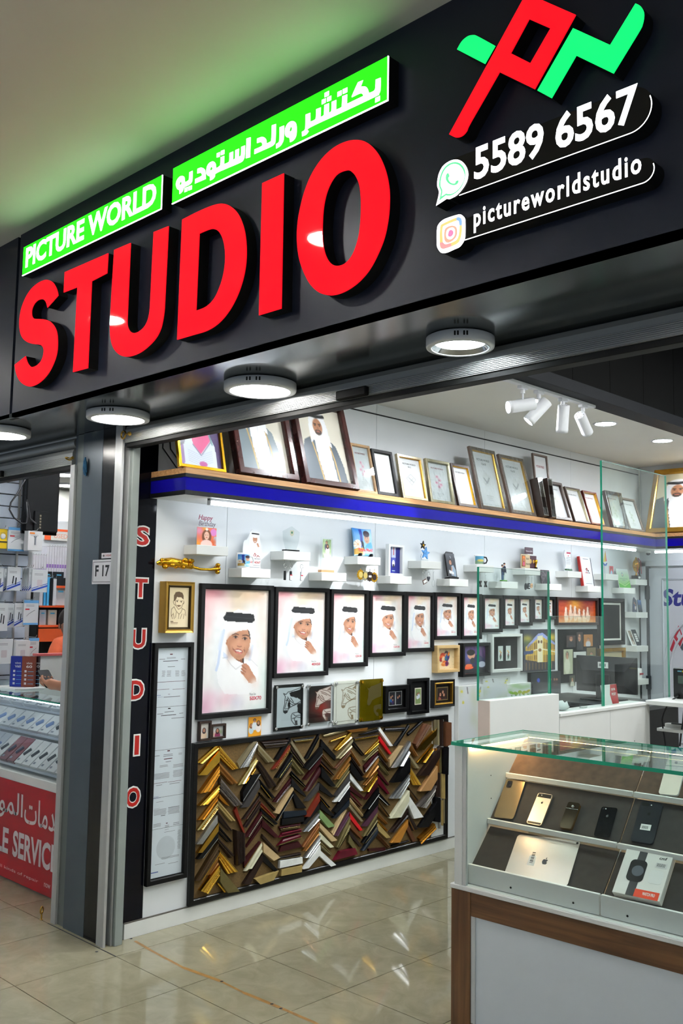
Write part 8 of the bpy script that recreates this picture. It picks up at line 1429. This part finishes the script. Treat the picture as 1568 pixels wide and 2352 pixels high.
skin_body('shirt', {'pel': (0, 0, dz - .5, .15, .11), 'wai': (0, 0, dz - .3, .15, .11), 'che': (0, 0, dz - .08, .17, .12), 'nck': (0, 0, dz + .06, .07), 'sl': (.02, -.15, dz - .015, .075), 'el': (.06, -.23, dz - .26, .055), 'wl': (.2, -.15, dz - .42, .04), 'sr': (.02, .15, dz - .015, .075), 'er': (.06, .23, dz - .26, .055), 'wr': (.2, .15, dz - .42, .04)}, [('pel', 'wai'), ('wai', 'che'), ('che', 'nck'), ('che', 'sl'), ('sl', 'el'), ('el', 'wl'), ('che', 'sr'), ('sr', 'er'), ('er', 'wr')], t, ors)
skin_body('legs', {'pel': (0, 0, dz - .52, .15, .11), 'kl': (.03, -.09, dz - .85, .08), 'al': (0, -.09, .05, .05), 'fl': (.12, -.09, .03, .04), 'kr': (.03, .09, dz - .85, .08), 'ar': (0, .09, .05, .05), 'fr': (.12, .09, .03, .04)}, [('pel', 'kl'), ('kl', 'al'), ('al', 'fl'), ('pel', 'kr'), ('kr', 'ar'), ('ar', 'fr')], t, dks); MB().tube([(0, 0, dz + .04), (.01, 0, zc - .08)], .05, skn, 12).obj('neck', t); head(t, (.02, -.06, zc), skn, hr, -20)
# customer whose forearm and hand hold a phone over the counter
HX, HY, HZ = -1.10, .30, 1.150
t = thing('person', 'customer hidden by the pillar, hand holding a black phone over the glass counter', 'person', (-.5, .62, 0)); ox, oy = HX + .5, HY - .62
B = {'pel': (0, 0, .95, .14, .11), 'wai': (0, 0, 1.12, .14, .11), 'che': (0, 0, 1.32, .17, .12), 'nck': (0, 0, 1.47, .06), 'sl': (-.02, -.16, 1.39, .07), 'el': (-.12, -.2, 1.12, .05), 'sr': (-.02, .16, 1.39, .07), 'er': (0, .22, 1.12, .05), 'wr': (-.04, .2, .9, .04), 'kl': (0, -.09, .5, .08), 'al': (0, -.09, .06, .05), 'fl': (-.14, -.09, .03, .04), 'kr': (0, .09, .5, .08), 'ar': (0, .09, .06, .05), 'fr': (-.14, .09, .03, .04)}
skin_body('clothes', B, [('pel', 'wai'), ('wai', 'che'), ('che', 'nck'), ('che', 'sl'), ('sl', 'el'), ('che', 'sr'), ('sr', 'er'), ('er', 'wr'), ('pel', 'kl'), ('kl', 'al'), ('al', 'fl'), ('pel', 'kr'), ('kr', 'ar'), ('ar', 'fr')], t, gry)
H_ = {'elb': (-.12, -.2, 1.12, .043), 'mid': ((ox - .12) / 2 + .01, (oy - .2) / 2, 1.135, .04), 'wri': (ox + .075, oy - .0, HZ - .0, .026, .03), 'pal': (ox + .03, oy, HZ + .002, .022, .036), 'kn': (ox - .005, oy, HZ + .008, .016, .036)}
E_ = [('elb', 'mid'), ('mid', 'wri'), ('wri', 'pal'), ('pal', 'kn')]
for k, (dy, ln) in enumerate(((-.03, .9), (-.01, 1.0), (.01, .95), (.028, .8))):     # fingers curl up round the phone
    H_.update({f'a{k}': (ox - .022, oy + dy, HZ - .002, .0095), f'b{k}': (ox - .05 * ln, oy + dy * 1.05, HZ + .008, .009), f'c{k}': (ox - .052 * ln, oy + dy * 1.05, HZ + .03, .0085), f'd{k}': (ox - .034 * ln, oy + dy * 1.05, HZ + .042, .0075)}); E_ += [('kn', f'a{k}'), (f'a{k}', f'b{k}'), (f'b{k}', f'c{k}'), (f'c{k}', f'd{k}')]
H_.update({'t1': (ox + .02, oy - .042, HZ + .014, .011), 't2': (ox - .0, oy - .052, HZ + .036, .0105), 't3': (ox - .012, oy - .042, HZ + .054, .0085)}); E_ += [('pal', 't1'), ('t1', 't2'), ('t2', 't3')]
skin_body('arm', H_, E_, t, skn); MB().tube([(0, 0, 1.45), (0, 0, 1.56)], .05, skn, 12).obj('neck', t); head(t, (-.02, 0, 1.64), skn, hr, 180)
mat('dim screen', (9, 9, 11), .6, spec=.1); tt = thing('mobile_phone', 'black phone tilted in the customer hand over the glass counter', 'phone', (HX - .03, HY - .0, HZ + .03), RZ(0) @ RY(38)); MB().prism([rrect(.15, .074, .01)], -.004, .004, MATS['dim screen'], MATS['dim screen']).obj('body', tt); MB().prism([rrect(.144, .068, .008)], -.0042, -.0042, mat('lit screen', (60, 66, 80), .3)).obj('screen', tt)
